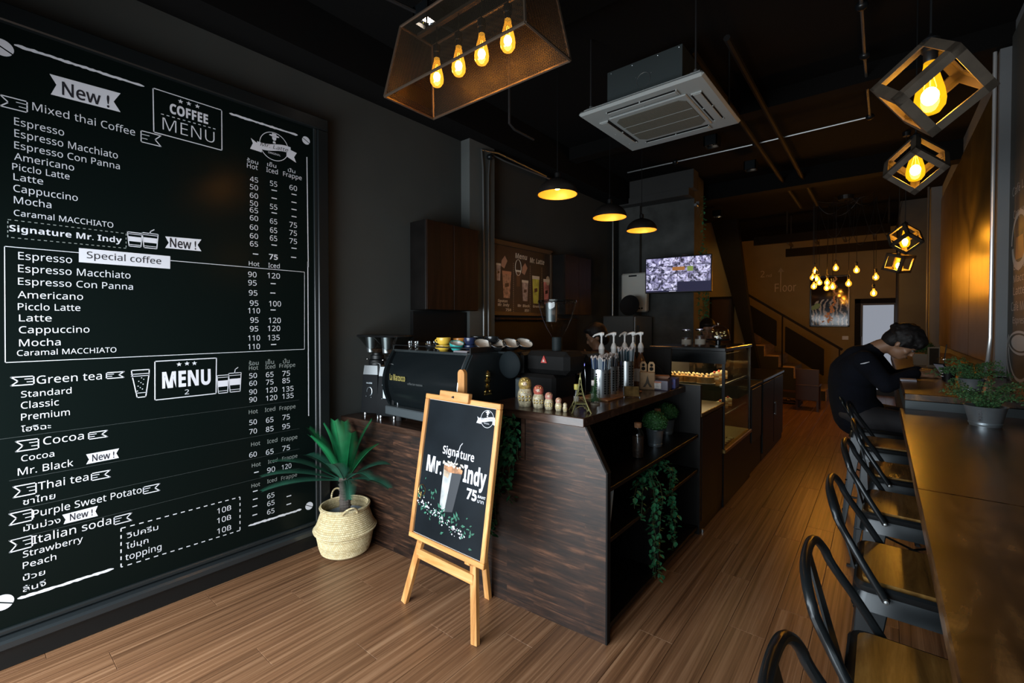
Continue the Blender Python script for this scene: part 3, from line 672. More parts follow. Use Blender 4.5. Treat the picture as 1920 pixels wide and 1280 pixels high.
lettering('F', (.0,0,-.16), (1,0,0), (0,0,1), .085, .19, ms, sg)
lettering('oor', (.16,0,-.16), (1,0,0), (0,0,1), .27, .19, ms, sg)
MB().box(.115,.128,-.008,.002,-.16,.30).build('lettering', ms, sg, label='tall letter l drawn as an arrow')
m = MB()
m.prism([(.122,.40),(.06,.30),(.185,.30)], -.008, 0, 'y'); m.build('arrow_head', plain('arrow_outline', (.34,.28,.19), .5), sg)
sw = thing('wall_switch', 'small white wall switch left of the back door', 'switch', (-.60, 12.19, 1.185))
MB().box(-.055,.055,-.01,.01,-.04,.04,.004).build('plate', M['white'], sw); MB().box(-.02,.02,-.016,-.01,-.02,.02,.003).build('rocker', M['white'], sw)

def swirl_mat():
    m, nt, b, N, L = base('poster_swirl'); tc = N.new('ShaderNodeTexCoord'); setp(b, rough=.07, spec=.3)
    w = N.new('ShaderNodeTexWave'); w.inputs['Scale'].default_value = 3.4; w.inputs['Distortion'].default_value = 11; w.inputs['Detail'].default_value = 3; w.inputs['Detail Scale'].default_value = 1.2
    L.new(tc.outputs['Object'], w.inputs['Vector']); r = N.new('ShaderNodeValToRGB'); e = r.color_ramp.elements
    e[0].position = .35; e[0].color = (.012,.014,.03,1); e[1].position = .9; e[1].color = (.60,.63,.68,1); q = e.new(.55); q.color = (.07,.09,.06,1)
    L.new(w.outputs[0], r.inputs[0]); L.new(r.outputs[0], b.inputs['Base Color']); return m
pc = thing('framed_picture', 'black framed picture with a swirling coffee print on the back wall', 'picture', (-.89, 12.17, 1.99))
m = MB()
for a0,a1,b0,b1 in ((-.36,.36,-.56,-.53),(-.36,.36,.53,.56),(-.36,-.33,-.56,.56),(.33,.36,-.56,.56)): m.box(a0,a1,-.025,.02,b0,b1,.004)
m.build('frame', M['blackgloss'], pc)
MB().box(-.33,.33,-.004,.004,-.53,.53).build('print', plain('print_umber', (.03,.020,.010), .06, spec=.4), pc)
MB().prism([(-.33,-.53),(.33,-.53),(.33,.0),(.2,.05),(-.12,.04),(-.24,.0),(-.33,-.12)], -.008,-.005,'y').build('printed_swirl', swirl_mat(), pc)
MB().prism([(-.33,-.13),(-.32,-.2),(-.2,-.16),(-.15,-.06),(-.24,-.04)], -.011,-.0085,'y').build('printed_leaf', plain('leaf_print', (.16,.34,.09), .4), pc)
pr = R; m = MB()
for i in range(150):
    i = i*.4; z = .53 - 1.0*i/60; s_ = .012+.07*max(0,(i-30)/30)**1.5
    x = .10 + .02*math.sin(i*.6) - .14*max(0,(i-30)/30) + pr.uniform(-s_, s_)
    q = .008+.014*pr.random(); m.prism([(x-q,z),(x,z-q*1.3),(x+q,z),(x,z+q*1.3)], -.0125+.00002*i, -.0115+.00002*i, 'y')
m.build('printed_pour', plain('orange_print', (.85,.42,.16), .5), pc)
# ---------------------------------------------------------------- the big menu board
mb = thing('menu_board', 'huge black framed coffee menu board covering the left wall', 'menu board', (-3, .75, 0))
Y_0 = -.70
m = MB()
m.box(-3.038,-2.93,Y_0,1.62,2.80,2.88,.006).box(-3.038,-2.93,1.545,1.62,.13,2.80,.006).build('frame', M['frameblk'], mb, world=True)
MB().box(-3.038,-2.962,Y_0,1.545,.16,2.80).build('board_panel', M['board'], mb, world=True)
MB().box(-3.038,-2.945,Y_0,1.545,.14,.165,.006).box(-2.96,-2.945,1.525,1.545,.16,2.80,.003).build('inner_bead', plain('bead_black', (.012,.015,.016), .28), mb, world=True)
MB().box(-3.038,-2.90,Y_0,1.62,.09,.135,.010).build('bottom_ledge', plain('ledge_gloss', (.018,.022,.024), .22), mb, world=True, label='glossy ledge under the board')
MB().box(-3.038,-2.93,Y_0,1.62,.0,.09,.003).build('kick_board', M['frameblk'], mb, world=True)
OFF = Vector(mb.location)
SM = {'n':'print','b':'print','h':'print','l':'print','k':'print_dark','d':'print_dark','m':'print_mid','-':'print','f':'print_faint'}
PX = -2.961
def flat(pts, mat, name='lettering', x=PX, faces=None):
    mbb = MB(); mbb.add([(x+.0004, p[0], p[1]) for p in pts], faces or [tuple(range(len(pts)))])
    return mbb.build(name, M[mat], mb, world=True, fixn=False)
def strip(pts, wd, mat, closed=False, dash=None, jitter=0, name='printed_line'):
    m = MB(); P = [Vector((0,p[0],p[1])) for p in pts]
    if closed: P.append(P[0])
    for a, b in zip(P[:-1], P[1:]):
        d = b-a; Ln = d.length; d.normalize(); nrm = Vector((0,-d.z,d.y))*wd/2
        if dash:
            s_ = 0
            while s_ < Ln:
                q = a+d*s_; r = a+d*min(Ln, s_+dash)
                m.add([(PX+.0004,*(q+nrm).yz),(PX+.0004,*(q-nrm).yz),(PX+.0004,*(r-nrm).yz),(PX+.0004,*(r+nrm).yz)], [(0,1,2,3)]); s_ += dash*2
        else:
            k = max(1, int(Ln/.012)) if jitter else 1
            up = []; dn = []
            for i in range(k+1):
                q = a+d*(Ln*i/k); t = 1+ (R.uniform(-jitter,jitter) if jitter else 0)
                if jitter and i in (0,k): t = .35
                e = d*(wd/2 if not jitter else 0)*(1 if i else -1)
                up.append(q+nrm*t+e); dn.append(q-nrm*(1+(R.uniform(-jitter,jitter) if jitter else 0))*(.35 if jitter and i in (0,k) else 1)+e)
            for i in range(k): m.add([(PX+.0004,*up[i].yz),(PX+.0004,*dn[i].yz),(PX+.0004,*dn[i+1].yz),(PX+.0004,*up[i+1].yz)], [(0,1,2,3)])
    return m.build(name, M[mat], mb, world=True, fixn=False)
for s_, y0, y1, z, h, st_ in MT:
    on = s_ in ('New !', 'Special coffee')
    if st_ == '-':
        strip([(y0, z+.008), (y1, z+.008)], .006, 'print', name='lettering')
    else:
        lettering(s_, (PX+(.0018 if on else .0006), y0, z), (0,1,0), (0,0,1), y1-y0, h, M[SM[st_]], mb, style=st_, off=OFF)
for kind, pts, wd, st_ in MS:
    mat = SM.get(st_, 'print')
    if kind == 'poly':
        flat(pts, 'print', 'printed_banner', PX+.0006)
    elif kind == 'line': strip(pts, wd, mat, jitter=.35 if wd > .01 else 0)
    elif kind == 'rect': strip(pts, wd*.62, mat, closed=True, jitter=0)
    elif kind == 'dash': strip(pts, wd, mat, closed=True, dash=.010 if st_ == 'm' else .018)
    elif kind == 'dashl': strip(pts, wd, mat, dash=.012)
    elif kind in ('ribL', 'ribR'):
        (ya, z), (yb, h) = pts; s2 = 1
        if kind == 'ribR': ya, yb = yb, ya
        q = ya + (yb-ya)*.3
        strip([(yb,z+h/2),(ya,z+h/2),(q,z),(ya,z-h/2),(yb,z-h/2)], .0045, 'print', closed=True, name='printed_ribbon')
        strip([(yb,z+h*.2),(yb+(ya-yb)*.4,z+h*.2)], .003, 'print', name='printed_ribbon'); strip([(yb,z-h*.15),(yb+(ya-yb)*.3,z-h*.15)], .003, 'print', name='printed_ribbon')
    elif kind == 'star':
        (y, z), = pts; flat([(y+(wd if i%2==0 else wd*.42)*math.sin(i*PI/5), z+(wd if i%2==0 else wd*.42)*math.cos(i*PI/5)) for i in range(10)], 'print', 'printed_star')
    elif kind == 'bean':
        (y, z), = pts
        for sgn in (1,-1):
            pp = [(y+wd*.92*math.sin(t)*1.0, z+wd*math.cos(t)) for t in [(-.5+sgn*.0)*PI/1+ i*PI/14 for i in range(15)]]
            pp = [(y + wd*math.cos(a_), z + sgn*wd*.08 + wd*.9*sgn*abs(math.sin(a_))) for a_ in [PI*i/14 for i in range(15)]]
            c_, s2 = math.cos(-.5), math.sin(-.5)
            flat([(y+(p[0]-y)*c_-(p[1]-z)*s2, z+(p[0]-y)*s2+(p[1]-z)*c_) for p in pp][::sgn], 'print', 'printed_bean')
    elif kind == 'cups':
        (ya, z0), (yb, z1) = pts; H = (z1-z0)*.78; Wd = (yb-ya)
        for k_, (a_, w_) in enumerate(((ya, .47*Wd), (ya+.47*Wd, .53*Wd))):
            hh = H*(.93 if k_ == 0 else 1); t_ = .10*w_
            strip([(a_,z0+hh),(a_+w_,z0+hh),(a_+w_-t_,z0),(a_+t_,z0)], .004, 'print', closed=True, name='printed_cup')
            strip([(a_,z0+hh*.88),(a_+w_,z0+hh*.88)], .003, 'print', name='printed_cup')
            strip([(a_+t_,z0+hh*.12),(a_+w_-t_,z0+hh*.12)], .003, 'print', name='printed_cup')
            flat([(a_+t_*.45,z0+hh*.70),(a_+t_*.8,z0+hh*.36),(a_+w_-t_*.8,z0+hh*.36),(a_+w_-t_*.45,z0+hh*.70)], 'print', 'printed_cup')
        x_ = ya+.72*Wd; strip([(x_,z0+H),(x_+.03*Wd,z1-.01),(x_+.14*Wd,z1)], .004, 'print', name='printed_straw')
    elif kind == 'glass':
        (ya, z0), (yb, z1) = pts; Wd = yb-ya; H = (z1-z0)
        strip([(ya,z1-.01),(yb,z1-.01),(yb-.02*Wd,z1-.25*H),(yb-.22*Wd,z0),(ya+.3*Wd,z0),(ya+.06*Wd,z1-.3*H)], .0045, 'print', closed=True, name='printed_glass')
        strip([(ya,z1-.2*H),(yb,z1-.2*H)], .0035, 'print', name='printed_glass'); strip([(ya,z1-.27*H),(yb,z1-.27*H)], .003, 'print', name='printed_glass')
        strip([(ya+.24*Wd,z0+.15*H),(yb-.15*Wd,z0+.15*H)], .003, 'print', name='printed_glass')
        for q in range(9):
            y_ = ya+Wd*(.32+.4*((q*37)%10)/10); z_ = z0+H*(.22+.055*q); r_ = .003; flat([(y_-r_,z_),(y_,z_-r_),(y_+r_,z_),(y_,z_+r_)], 'print', 'printed_dot')
def logo(parent, C, U, V, s, off, white, dark, Nn, thin=.045):
    """round crest: ring, hat and moustache man, wavy ribbon with script name"""
    C = Vector(C); U = Vector(U); V = Vector(V); Nn = Vector(Nn); off = Vector(off)
    def P(u, v, d=0): return tuple(C + U*u*s + V*v*s + Nn*d - off)
    ring = MB(); n = 36
    for i in range(n):
        a, b = 2*PI*i/n, 2*PI*(i+1)/n
        ring.add([P(math.cos(a),math.sin(a)),P(math.cos(b),math.sin(b)),P((1-thin)*math.cos(b),(1-thin)*math.sin(b)),P((1-thin)*math.cos(a),(1-thin)*math.sin(a))], [(0,1,2,3)])
    ring.build('printed_ring', white, parent, fixn=False)
    hat = MB()
    for poly in ([(-.17,.78),(-.14,.92),(.14,.92),(.17,.78)], [(-.36,.72),(-.28,.80),(.28,.80),(.36,.72),(.15,.68),(-.15,.68)], [(-.15,.66),(.15,.66),(.13,.50),(.05,.42),(-.05,.42),(-.13,.50)], [(-.08,.36),(.08,.36),(.1,.22),(-.1,.22)]):
        hat.add([P(a,b,.0003) for a,b in poly], [tuple(range(len(poly)))])
    hat.build('printed_hat_man', white, parent, fixn=False)
    m = MB(); k = 10; top = []; bot = []
    for i in range(k+1):
        u = -1.15+2.3*i/k; w = .10*math.sin(u*2.2)+.06*u; top.append(P(u, w+.16, .0005)); bot.append(P(u, w-.30, .0005))
    for i in range(k): m.add([top[i],bot[i],bot[i+1],top[i+1]], [(0,1,2,3)])
    m.add([P(-1.15,-.1,.0003),P(-1.55,.12,.0003),P(-1.42,-.2,.0003),P(-1.6,-.62,.0003),P(-.85,-.66,.0003),P(-.85,-.35,.0003)], [(0,1,2,3,4,5)])
    m.add([P(1.15,.1,.0003),P(.85,-.2,.0003),P(.85,-.45,.0003),P(1.55,-.72,.0003),P(1.4,-.35,.0003),P(1.6,.0,.0003)], [(0,1,2,3,4,5)])
    m.build('printed_ribbon', white, parent, fixn=False)
    sl = (U+V*.06).normalized(); it = (V+U*.25).normalized()
    lettering('Mr. Latte', Vector(C + U*(-.95*s) + V*(-.22*s) + Nn*.001), sl, it, 1.9*s, .27*s, dark, parent, off=off, style='n')
    lettering('ORIGINAL', Vector(C + U*(-.42*s) + V*(-.58*s) + Nn*.001), U, V, .84*s, .13*s, white, parent, off=off, style='n')
logo(mb, (PX+.0006, 1.277, 2.607), (0,1,0), (0,0,1), .088, OFF, M['print'], M['print_dark'], (1,0,0))
# ---------------------------------------------------------------- easel with the poster
es = thing('easel', 'pine easel holding the framed signature drink poster', 'easel', (-1.70, 1.52, 0), .0)
ta = math.atan(.12/.72)
# front legs splay from the top: feet at x -.28 and +.25
lean = (1.66-1.51)/1.24
def leg(mb, p, q, w=.02, t=.012):
    p = Vector(p); q = Vector(q); d = (q-p).normalized(); s = Vector((1,0,0)); s = (s-d*s.dot(d)).normalized(); u = d.cross(s)
    v = []
    for e in (p, q):
        for a, b in ((-w,-t),(w,-t),(w,t),(-w,t)): v.append(tuple(e+s*a+u*b))
    mb.add(v, [(0,1,2,3),(7,6,5,4),(0,4,5,1),(1,5,6,2),(2,6,7,3),(3,7,4,0)])
LF = (-.275, -.01, 0); RF = (.245, -.005, 0); AP = (.03, .165, 1.17)
def along(a, b, t): return tuple(a[i]+(b[i]-a[i])*t for i in range(3))
for f, s in ((LF,-1),(RF,1)):
    m = MB(); leg(m, f, along(f, (AP[0]+s*.035, AP[1], AP[2]), .92), .019, .011); m.build('leg', M['pine'], es)
m = MB(); leg(m, (.05,.30,0), (AP[0],AP[1]+.02,1.04), .017, .011); m.build('rear_leg', M['pine'], es)
m = MB(); a = along(LF,AP,.235); b = along(RF,AP,.235); m.box(a[0]-.01,b[0]+.01,a[1]-.012,a[1]+.010,a[2]-.025,a[2]+.025,.003); m.build('crossbar', M['pineh'], es)
# centre mast above the board with rounded top
m = MB(); q = [( .0+.024*math.cos(t), 1.235+.024*math.sin(t)) for t in [PI*i/10 for i in range(11)]]
m.prism([(.024,.85)]+q+[(-.024,.85)], .145, .167, 'y'); m.build('mast', M['pine'], es)
# support pegs on the legs
for f in (LF, RF):
    a = along(f, AP, .335); MB().box(a[0]-.026,a[0]+.026,a[1]-.055,a[1]-.012,a[2]-.028,a[2]-.002,.003).box(a[0]-.018,a[0]+.018,a[1]-.04,a[1]-.012,a[2]-.05,a[2]-.026,.003).build('support_peg', M['pine'], es)
m = MB().tube([(-.02,.06,.42),(-.01,.12,.40),(.04,.2,.44)], .002, 6); m.build('stay_cord', M['brass'], es)
# framed poster leaning on the easel
BX0, BX1 = -.212, .322; BH = .745
T = TR(0, -.022, .385, rx=-ta)
pf = thing('poster_board', 'wood framed black poster of an iced signature drink standing on the easel', 'poster', (-1.70, 1.52, 0), .0)
def pb(mbx, name, mat, **k): return mbx.build(name, mat, pf, **k)
fw_ = .026
for a0,a1,b0,b1,mt in ((BX0,BX1,0,fw_,'pineh'),(BX0,BX1,BH-fw_,BH,'pineh'),(BX0,BX0+fw_,fw_,BH-fw_,'pine'),(BX1-fw_,BX1,fw_,BH-fw_,'pine')):
    pb(MB().box(a0,a1,-.012,.012,b0,b1,.003,T), 'frame_bar', M[mt])
pb(MB().box(BX0+fw_-.004,BX1-fw_+.004,-.0,.008,fw_-.004,BH-fw_+.004,0,T), 'backing', M['white'])
pm_ = plain('poster_black', (.008,.011,.014), .34, 0, .35, 3, 0, spec=.09)
pb(MB().box(BX0+fw_+.003,BX1-fw_-.003,-.003,-.0005,fw_+.003,BH-fw_-.003,0,T), 'poster_print', pm_)
# top clamp block
MB().box(-.085,.125,-.030,.0,BH-.022,BH+.028,.003,T).box(-.015,.045,.0,.03,BH-.01,BH+.012,.002,T).build('clamp_block', M['pineh'], es)
MB().lathe([(.004,0),(.007,.003),(.002,.012)], 10, T @ TR(.02,-.03,BH,rx=PI/2)).build('clamp_screw', M['chrome'], es)
U = (T.to_3x3() @ Vector((1,0,0))); V = (T.to_3x3() @ Vector((0,0,1))); NN = (T.to_3x3() @ Vector((0,-1,0)))
def pp(u, v, d=.0): return T @ Vector((BX0+u, -.0034-d, v))
def pl_(poly, mat, name, d=0.0):
    MB().add([tuple(pp(a,b,d)) for a,b in poly], [tuple(range(len(poly)))]).build(name, M[mat] if isinstance(mat,str) else mat, pf, fixn=False)
Wd = .534
lettering('Signa', pp(.175,.455), (U+V*0).normalized(), V, .118, .040, M['print'], pf, style='b')
lettering('ture', pp(.302,.452), U, V, .095, .040, M['print'], pf, style='b')
lettering('Mr.', pp(.066,.350), U, V, .118, .078, M['print'], pf, style='h')
lettering('Indy', pp(.338,.350), U, V, .150, .078, M['print'], pf, style='h')
lettering('75', pp(.372,.278), U, V, .068, .048, M['print'], pf, style='h')
lettering('BAHT', pp(.447,.298), U, V, .048, .012, M['print'], pf, style='b')
lettering('บาท', pp(.447,.276), U, V, .040, .017, M['print'], pf, style='b')
# printed drink
cupm = plain('cup_print', (.36,.38,.38), .4, 0, .45, 16); cofm = plain('coffee_print', (.36,.17,.08), .4, 0, .5, 40); shadm = plain('cup_shade_print', (.03,.034,.040), .4)
creamm = plain('cream_print', (.55,.50,.44), .4, 0, .35, 60)
pl_([(.198,.195),(.232,.180),(.268,.190),(.287,.400),(.245,.41),(.197,.415)], cupm, 'printed_cup', .0003)
pl_([(.236,.180),(.292,.192),(.330,.395),(.262,.400)], shadm, 'printed_cup', .0006)
pl_([(.198,.402),(.200,.380),(.245,.372),(.328,.380),(.331,.398),(.30,.408),(.22,.412)], cofm, 'printed_coffee', .0009)
pl_([(.200,.380),(.203,.350),(.236,.342),(.245,.372)], plain('latte_print', (.40,.31,.22), .4, 0, .4, 30), 'printed_coffee', .0009)
m = MB()
for i in range(46):
    u = .19+.145*R.random(); v = .402+.022*R.random(); q = .003+.006*R.random()
    pq = [(u-q,v),(u,v-q*.7),(u+q,v),(u,v+q*.8)]; m.add([tuple(pp(a,b,.0012+.00001*i)) for a,b in pq], [(0,1,2,3)])
m.build('printed_ice', creamm, pf, fixn=False)
m = MB(); pts = [pp(.272,.42,.0015), pp(.288,.475,.0015), pp(.298,.512,.0015), pp(.312,.528,.0015)]
m.tube(pts, .0022, 6); m.build('printed_straw', M['print'], pf)
gm = plain('leaf_print_green', (.02,.13,.08), .5, 0, .5, 60)
m = MB(); m2 = MB()
for i in range(95):
    t = R.random(); u = .02+.36*t+.03*R.gauss(0,1)*.5; v = .195-.10*t+.012*R.gauss(0,1) 
    q = .002+.0035*R.random(); m2.add([tuple(pp(a,b,.0014)) for a,b in [(u-q,v),(u,v-q),(u+q,v),(u,v+q)]], [(0,1,2,3)])
for i in range(70):
    t = R.random(); u = .03+.42*t; v = .205-.09*t+.030*R.gauss(0,1) + (.1*R.random() if i % 3 == 0 and t < .35 else 0); q = .006+.010*R.random(); an = R.random()*3
    c_, s_ = math.cos(an), math.sin(an)
    poly = [(-q,0),(-q*.3,-q*.45),(q,0),(-q*.2,q*.5)]
    m.add([tuple(pp(u+a*c_-b*s_, v+a*s_+b*c_, .0010)) for a,b in poly], [(0,1,2,3)])
m.build('printed_leaves', gm, pf, fixn=False); m2.build('printed_berries', M['print'], pf, fixn=False)
m = MB(); m.tube([pp(.055+.026*math.cos(a), .245+.028*math.sin(a), .0012) for a in [2*PI*i/20 for i in range(20)]], .0012, 5, closed=True)
m.tube([pp(.02,.205,.0012),pp(.05,.20,.0012),pp(.052,.235,.0012),pp(.02,.237,.0012)], .0022, 5); m.build('printed_ring', M['brass'], pf)
logo(pf, pp(.453,.665), U, V, .042, (0,0,0), M['print'], M['print_dark'], NN, .05)
# ---------------------------------------------------------------- woven basket and palm
def weave(name, c0, c1):
    m, nt, b, N, L = base(name); setp(b, rough=.75)
    tc = N.new('ShaderNodeTexCoord'); sp = N.new('ShaderNodeSeparateXYZ'); L.new(tc.outputs['Object'], sp.inputs[0])
    at = N.new('ShaderNodeMath'); at.operation = 'ARCTAN2'; L.new(sp.outputs['Y'], at.inputs[0]); L.new(sp.outputs['X'], at.inputs[1])
    cb = N.new('ShaderNodeCombineXYZ'); mu = N.new('ShaderNodeMath'); mu.operation = 'MULTIPLY'; mu.inputs[1].default_value = .30
    L.new(at.outputs[0], mu.inputs[0]); L.new(mu.outputs[0], cb.inputs[0]); L.new(sp.outputs['Z'], cb.inputs[1])
    br = N.new('ShaderNodeTexBrick'); br.inputs['Scale'].default_value = 1; br.inputs['Brick Width'].default_value = .022; br.inputs['Row Height'].default_value = .011; br.inputs['Mortar Size'].default_value = .0012; br.inputs['Mortar Smooth'].default_value = .6
    br.inputs['Color1'].default_value = (*c0,1); br.inputs['Color2'].default_value = (*c1,1); br.inputs['Mortar'].default_value = (c0[0]*.35,c0[1]*.33,c0[2]*.3,1)
    L.new(cb.outputs[0], br.inputs['Vector']); L.new(br.outputs['Color'], b.inputs['Base Color'])
    bp = N.new('ShaderNodeBump'); bp.inputs['Strength'].default_value = .8; bp.inputs['Distance'].default_value = .005; bp.invert = True
    L.new(br.outputs['Fac'], bp.inputs['Height']); L.new(bp.outputs[0], b.inputs['Normal']); return m
mw = weave('seagrass', (.78,.66,.40), (.58,.46,.24))
bk = thing('woven_basket', 'pale seagrass belly basket with two loop handles in the corner by the menu board', 'basket', (-2.722, 1.605, 0))
prof = [(.001,.006),(.125,.004),(.150,.02),(.166,.07),(.174,.12),(.182,.148),(.194,.158),(.197,.168),(.189,.178),(.176,.20),(.160,.245),(.148,.285),(.147,.305),(.153,.312),(.147,.318),(.140,.305),(.140,.28),(.150,.24),(.165,.19),(.160,.10),(.12,.012),(.001,.012)]
# fine coil ripple
pr2 = []
for (r0,z0),(r1,z1) in zip(prof[:-1], prof[1:]):
    k = max(1, int(abs(z1-z0)/.0037))
    for i in range(k):
        t = i/k; r = r0+(r1-r0)*t; z = z0+(z1-z0)*t
        pr2.append((r + (.0022*math.sin(z*2*PI/.011) if r > .13 else 0), z))
pr2.append(prof[-1])
MB().lathe(pr2, 56, cap=False).build('basket_body', mw, bk, True)
MB().lathe([(.145,.296),(.157,.298),(.160,.306),(.157,.314),(.145,.316),(.141,.306),(.145,.296)], 48, cap=False).build('rim_braid', mw, bk, True)
for s in (-1, 1):
    ang = math.radians(-20 if s > 0 else 165)
    c = Vector((math.cos(ang), math.sin(ang), 0)); tt = Vector((-c.y, c.x, 0))
    pts = [c*(.152+.055*math.sin(PI*i/12)) + tt*(.045*math.cos(PI*i/12)) + Vector((0,0,.30+.055*math.sin(PI*i/12))) for i in range(13)]
    MB().tube(pts, .006, 8).build('handle', mw, bk, True)
palm = thing('potted_palm', 'small cycad palm with stiff dark green fronds standing in the seagrass basket', 'plant', (-2.722, 1.605, .02))
MB().lathe([(.001,0),(.10,0),(.125,.22),(.13,.23),(.122,.235),(.118,.215),(.001,.21)], 28).build('inner_pot', plain('grey_pot', (.22,.25,.27), .5), palm, True)
tp = [(.03,.19)] 
for i in range(14): tp += [(.036+.004*(i%2)+.003*(i>11), .19+i*.018), (.032, .19+i*.018+.014)]
tp += [(.045,.455),(.03,.475),(.001,.48)]
MB().lathe(tp, 14).build('trunk', plain('palm_trunk', (.075,.06,.05), .9, 0, .3, 30), palm, False)
leafm = plain('frond_green', (.007,.12,.040), .40, 0, .35, 10)
leafm2 = plain('frond_blue_green', (.020,.092,.058), .42, 0, .3, 10)
def frond(az, el, Ln, droop, mat, wd=.062):
    m = MB(); n = 38; pts = []
    d = Vector((math.cos(az)*math.cos(el), math.sin(az)*math.cos(el), math.sin(el)))
    p = Vector((math.cos(az)*.02, math.sin(az)*.02, .455)); side = Vector((-math.sin(az), math.cos(az), 0))
    for i in range(n+1):
        pts.append(p.copy()); t = i/n; e = el - droop*t*t
        dd = Vector((math.cos(az)*math.cos(e), math.sin(az)*math.cos(e), math.sin(e))); p = p + dd*Ln/n
    m.tube(pts, [.0045*(1-.75*i/n) for i in range(n+1)], 5)
    for i in range(4, n+1):
        t = i/n; w = wd*(min(1, (t-.04)*5))*(1-.55*max(0,(t-.55)/.45)**1.5); d0 = (pts[min(n,i+1)]-pts[i-1]).normalized()
        upv = side.cross(d0); 
        if upv.z < 0: upv = -upv
        for s in (-1, 1):
            for sub in (0, .5):
                q = pts[i]-d0*(Ln/n)*sub
                tip = q + side*s*w + d0*w*.75 + upv*w*.22
                m.add([tuple(q-d0*.0036), tuple(q+d0*.0036), tuple(tip-upv*.002)], [(0,1,2)])
    m.build('frond', mat, palm, fixn=False)
spec = [(-100,78,.40,.25,leafm),(60,74,.40,.3,leafm),(-20,66,.40,.3,leafm),(150,68,.38,.3,leafm),(-60,80,.42,.2,leafm),(10,52,.40,.45,leafm),(-150,60,.40,.3,leafm),
        (-120,34,.44,.65,leafm2),(-112,22,.47,.55,leafm2),(-104,12,.46,.45,leafm2),(-150,42,.34,.8,leafm2),(-10,30,.40,.8,leafm2),(-28,18,.42,.8,leafm2),(12,14,.36,.7,leafm2),(40,34,.30,.8,leafm2),(-45,44,.34,.5,leafm2),(-85,62,.40,.3,leafm)]
for az, el, Ln, dr, mt in spec: frond(math.radians(az), math.radians(el), Ln, dr, mt)
# ---------------------------------------------------------------- service counter (low back part + high peninsula)
YF = 1.88
ct = thing('service_counter', 'dark stained wooden service counter with open shelves facing the aisle', 'counter', (-2, YF, 0))
def B(mbx, name, mat, parent=None, smooth=False, **k):
    p = parent or ct; o = mbx.build(name, M[mat] if isinstance(mat,str) else mat, p, smooth, **k); return o
def cb(mbx, name, mat, **k):
    mbx.v = [(x, y+.065*(x+.98)+.018, z) for x, y, z in mbx.v]   # the front runs slightly askew to the side wall
    return mbx.build(name, M[mat] if isinstance(mat,str) else mat, ct, world=True, **k)
cb(MB().prism([(-3.038,0),(-.98,0),(-.98,.80),(-1.09,1.005),(-1.45,1.005),(-1.45,.79),(-3.038,.79)], YF, YF+.022, 'y'), 'front_panel', 'panel')
cb(MB().box(-3.038,-1.455,YF-.004,2.62,.79,.83,.003), 'low_worktop', 'slab')
cb(MB().box(-1.73,-1.085,YF-.022,3.34,1.007,1.05,.003), 'high_worktop', 'slab')
cb(MB().box(-1.45,-1.428,YF-.012,YF,.79,1.007), 'edge_trim', 'slab')
# diagonal corner trim following the chamfer and down the corner
cb(MB().prism([(-.98,.80),(-.972,.803),(-1.082,1.007),(-1.09,1.005)], YF-.002, YF+.03, 'y').box(-.982,-.974,YF-.002,YF+.03,0,.80), 'corner_strip', 'blackmatte')
# brace under the overhanging slab
cb(MB().prism([(-1.70,.99),(-1.66,.99),(-1.50,.79),(-1.54,.79)], YF+.03, YF+.05, 'y'), 'brace', 'slab')
cb(MB().box(-1.73,-1.71,YF+.03,3.3,.83,1.007), 'back_board', 'darkpanel')
# carcass behind the shelves, side boards, shelves
cb(MB().box(-1.42,-1.40,YF+.03,3.32,.02,1.0), 'shelf_back', 'darkpanel')
cb(MB().box(-1.70,-.985,3.30,3.33,0,1.062), 'end_panel', 'darkpanel')
cb(MB().prism([(-1.40,0),(-.985,0),(-.985,.80),(-1.10,1.0),(-1.40,1.0)], YF+.025, YF+.045, 'y'), 'end_panel', 'darkpanel')
for z in (.06, .47, .715): cb(MB().box(-1.40,-.995,YF+.045,3.30,z-.022,z,.002), 'shelf', 'darkpanel')
cb(MB().box(-1.40,-1.0,2.58,2.60,.06,.448), 'divider', 'darkpanel')
cb(MB().box(-1.39,-1.03,YF+.05,3.3,0,.04), 'plinth', 'blackmatte')
# low display ledge cabinet between the counter and the cake case
lc = thing('ledge_cabinet', 'low black cabinet with a brown wooden top between counter and cake case', 'cabinet', (-1.24, 3.63, 0))
MB().box(-.255,.25,-.297,.29,0,.835).build('body', M['darkpanel'], lc)
MB().box(-.255,.262,-.297,.295,.835,.862,.003).build('top', wood('ledge_wood', [(.05,.03,.012),(.12,.07,.028),(.18,.11,.05)], 'y', (1.5,20), .4), lc)
MB().box(.25,.256,-.27,.27,.08,.82).build('door', M['black'], lc)
MB().cyl(.258,-.25,0,.02,.012).build('foot', M['steel'], lc)
# ---------------------------------------------------------------- espresso machine
em = thing('espresso_machine', 'large black espresso machine with domed back and cups on its roof', 'coffee machine', (-2.25, 2.10, .83))
def prof_curve(y0, y1, z0, z1, bulge, n=12):
    P = []
    for i in range(n+1):
        t = i/n; P.append((y0 - bulge*math.sin(PI*(t*.85+.10)), z0+(z1-z0)*t))
    for i in range(n+1):
        t = 1-i/n; P.append((y1 + bulge*math.sin(PI*(t*.85+.10)), z0+(z1-z0)*t))
    return P
bodyp = prof_curve(-.14, .17, .085, .475, .085)
MB().prism(bodyp, -.375, .335, 'x').build('body', M['blackgloss'], em, True)
endp = prof_curve(-.15, .18, .075, .49, .105)
MB().prism(endp, .335, .362, 'x').prism([(y*.96, .28+(z-.28)*.96) for y,z in endp], .362, .370, 'x').build('end_cap', plain('machine_cap', (.016,.021,.023), .22), em, True, label='rounded end cap')
MB().prism(endp, -.402, -.375, 'x').build('end_cap', M['blackgloss'], em, True)
MB().tube([(.336, y, z) for y, z in endp[:13]], .0035, 6).build('edge_trim', M['steel'], em, True)
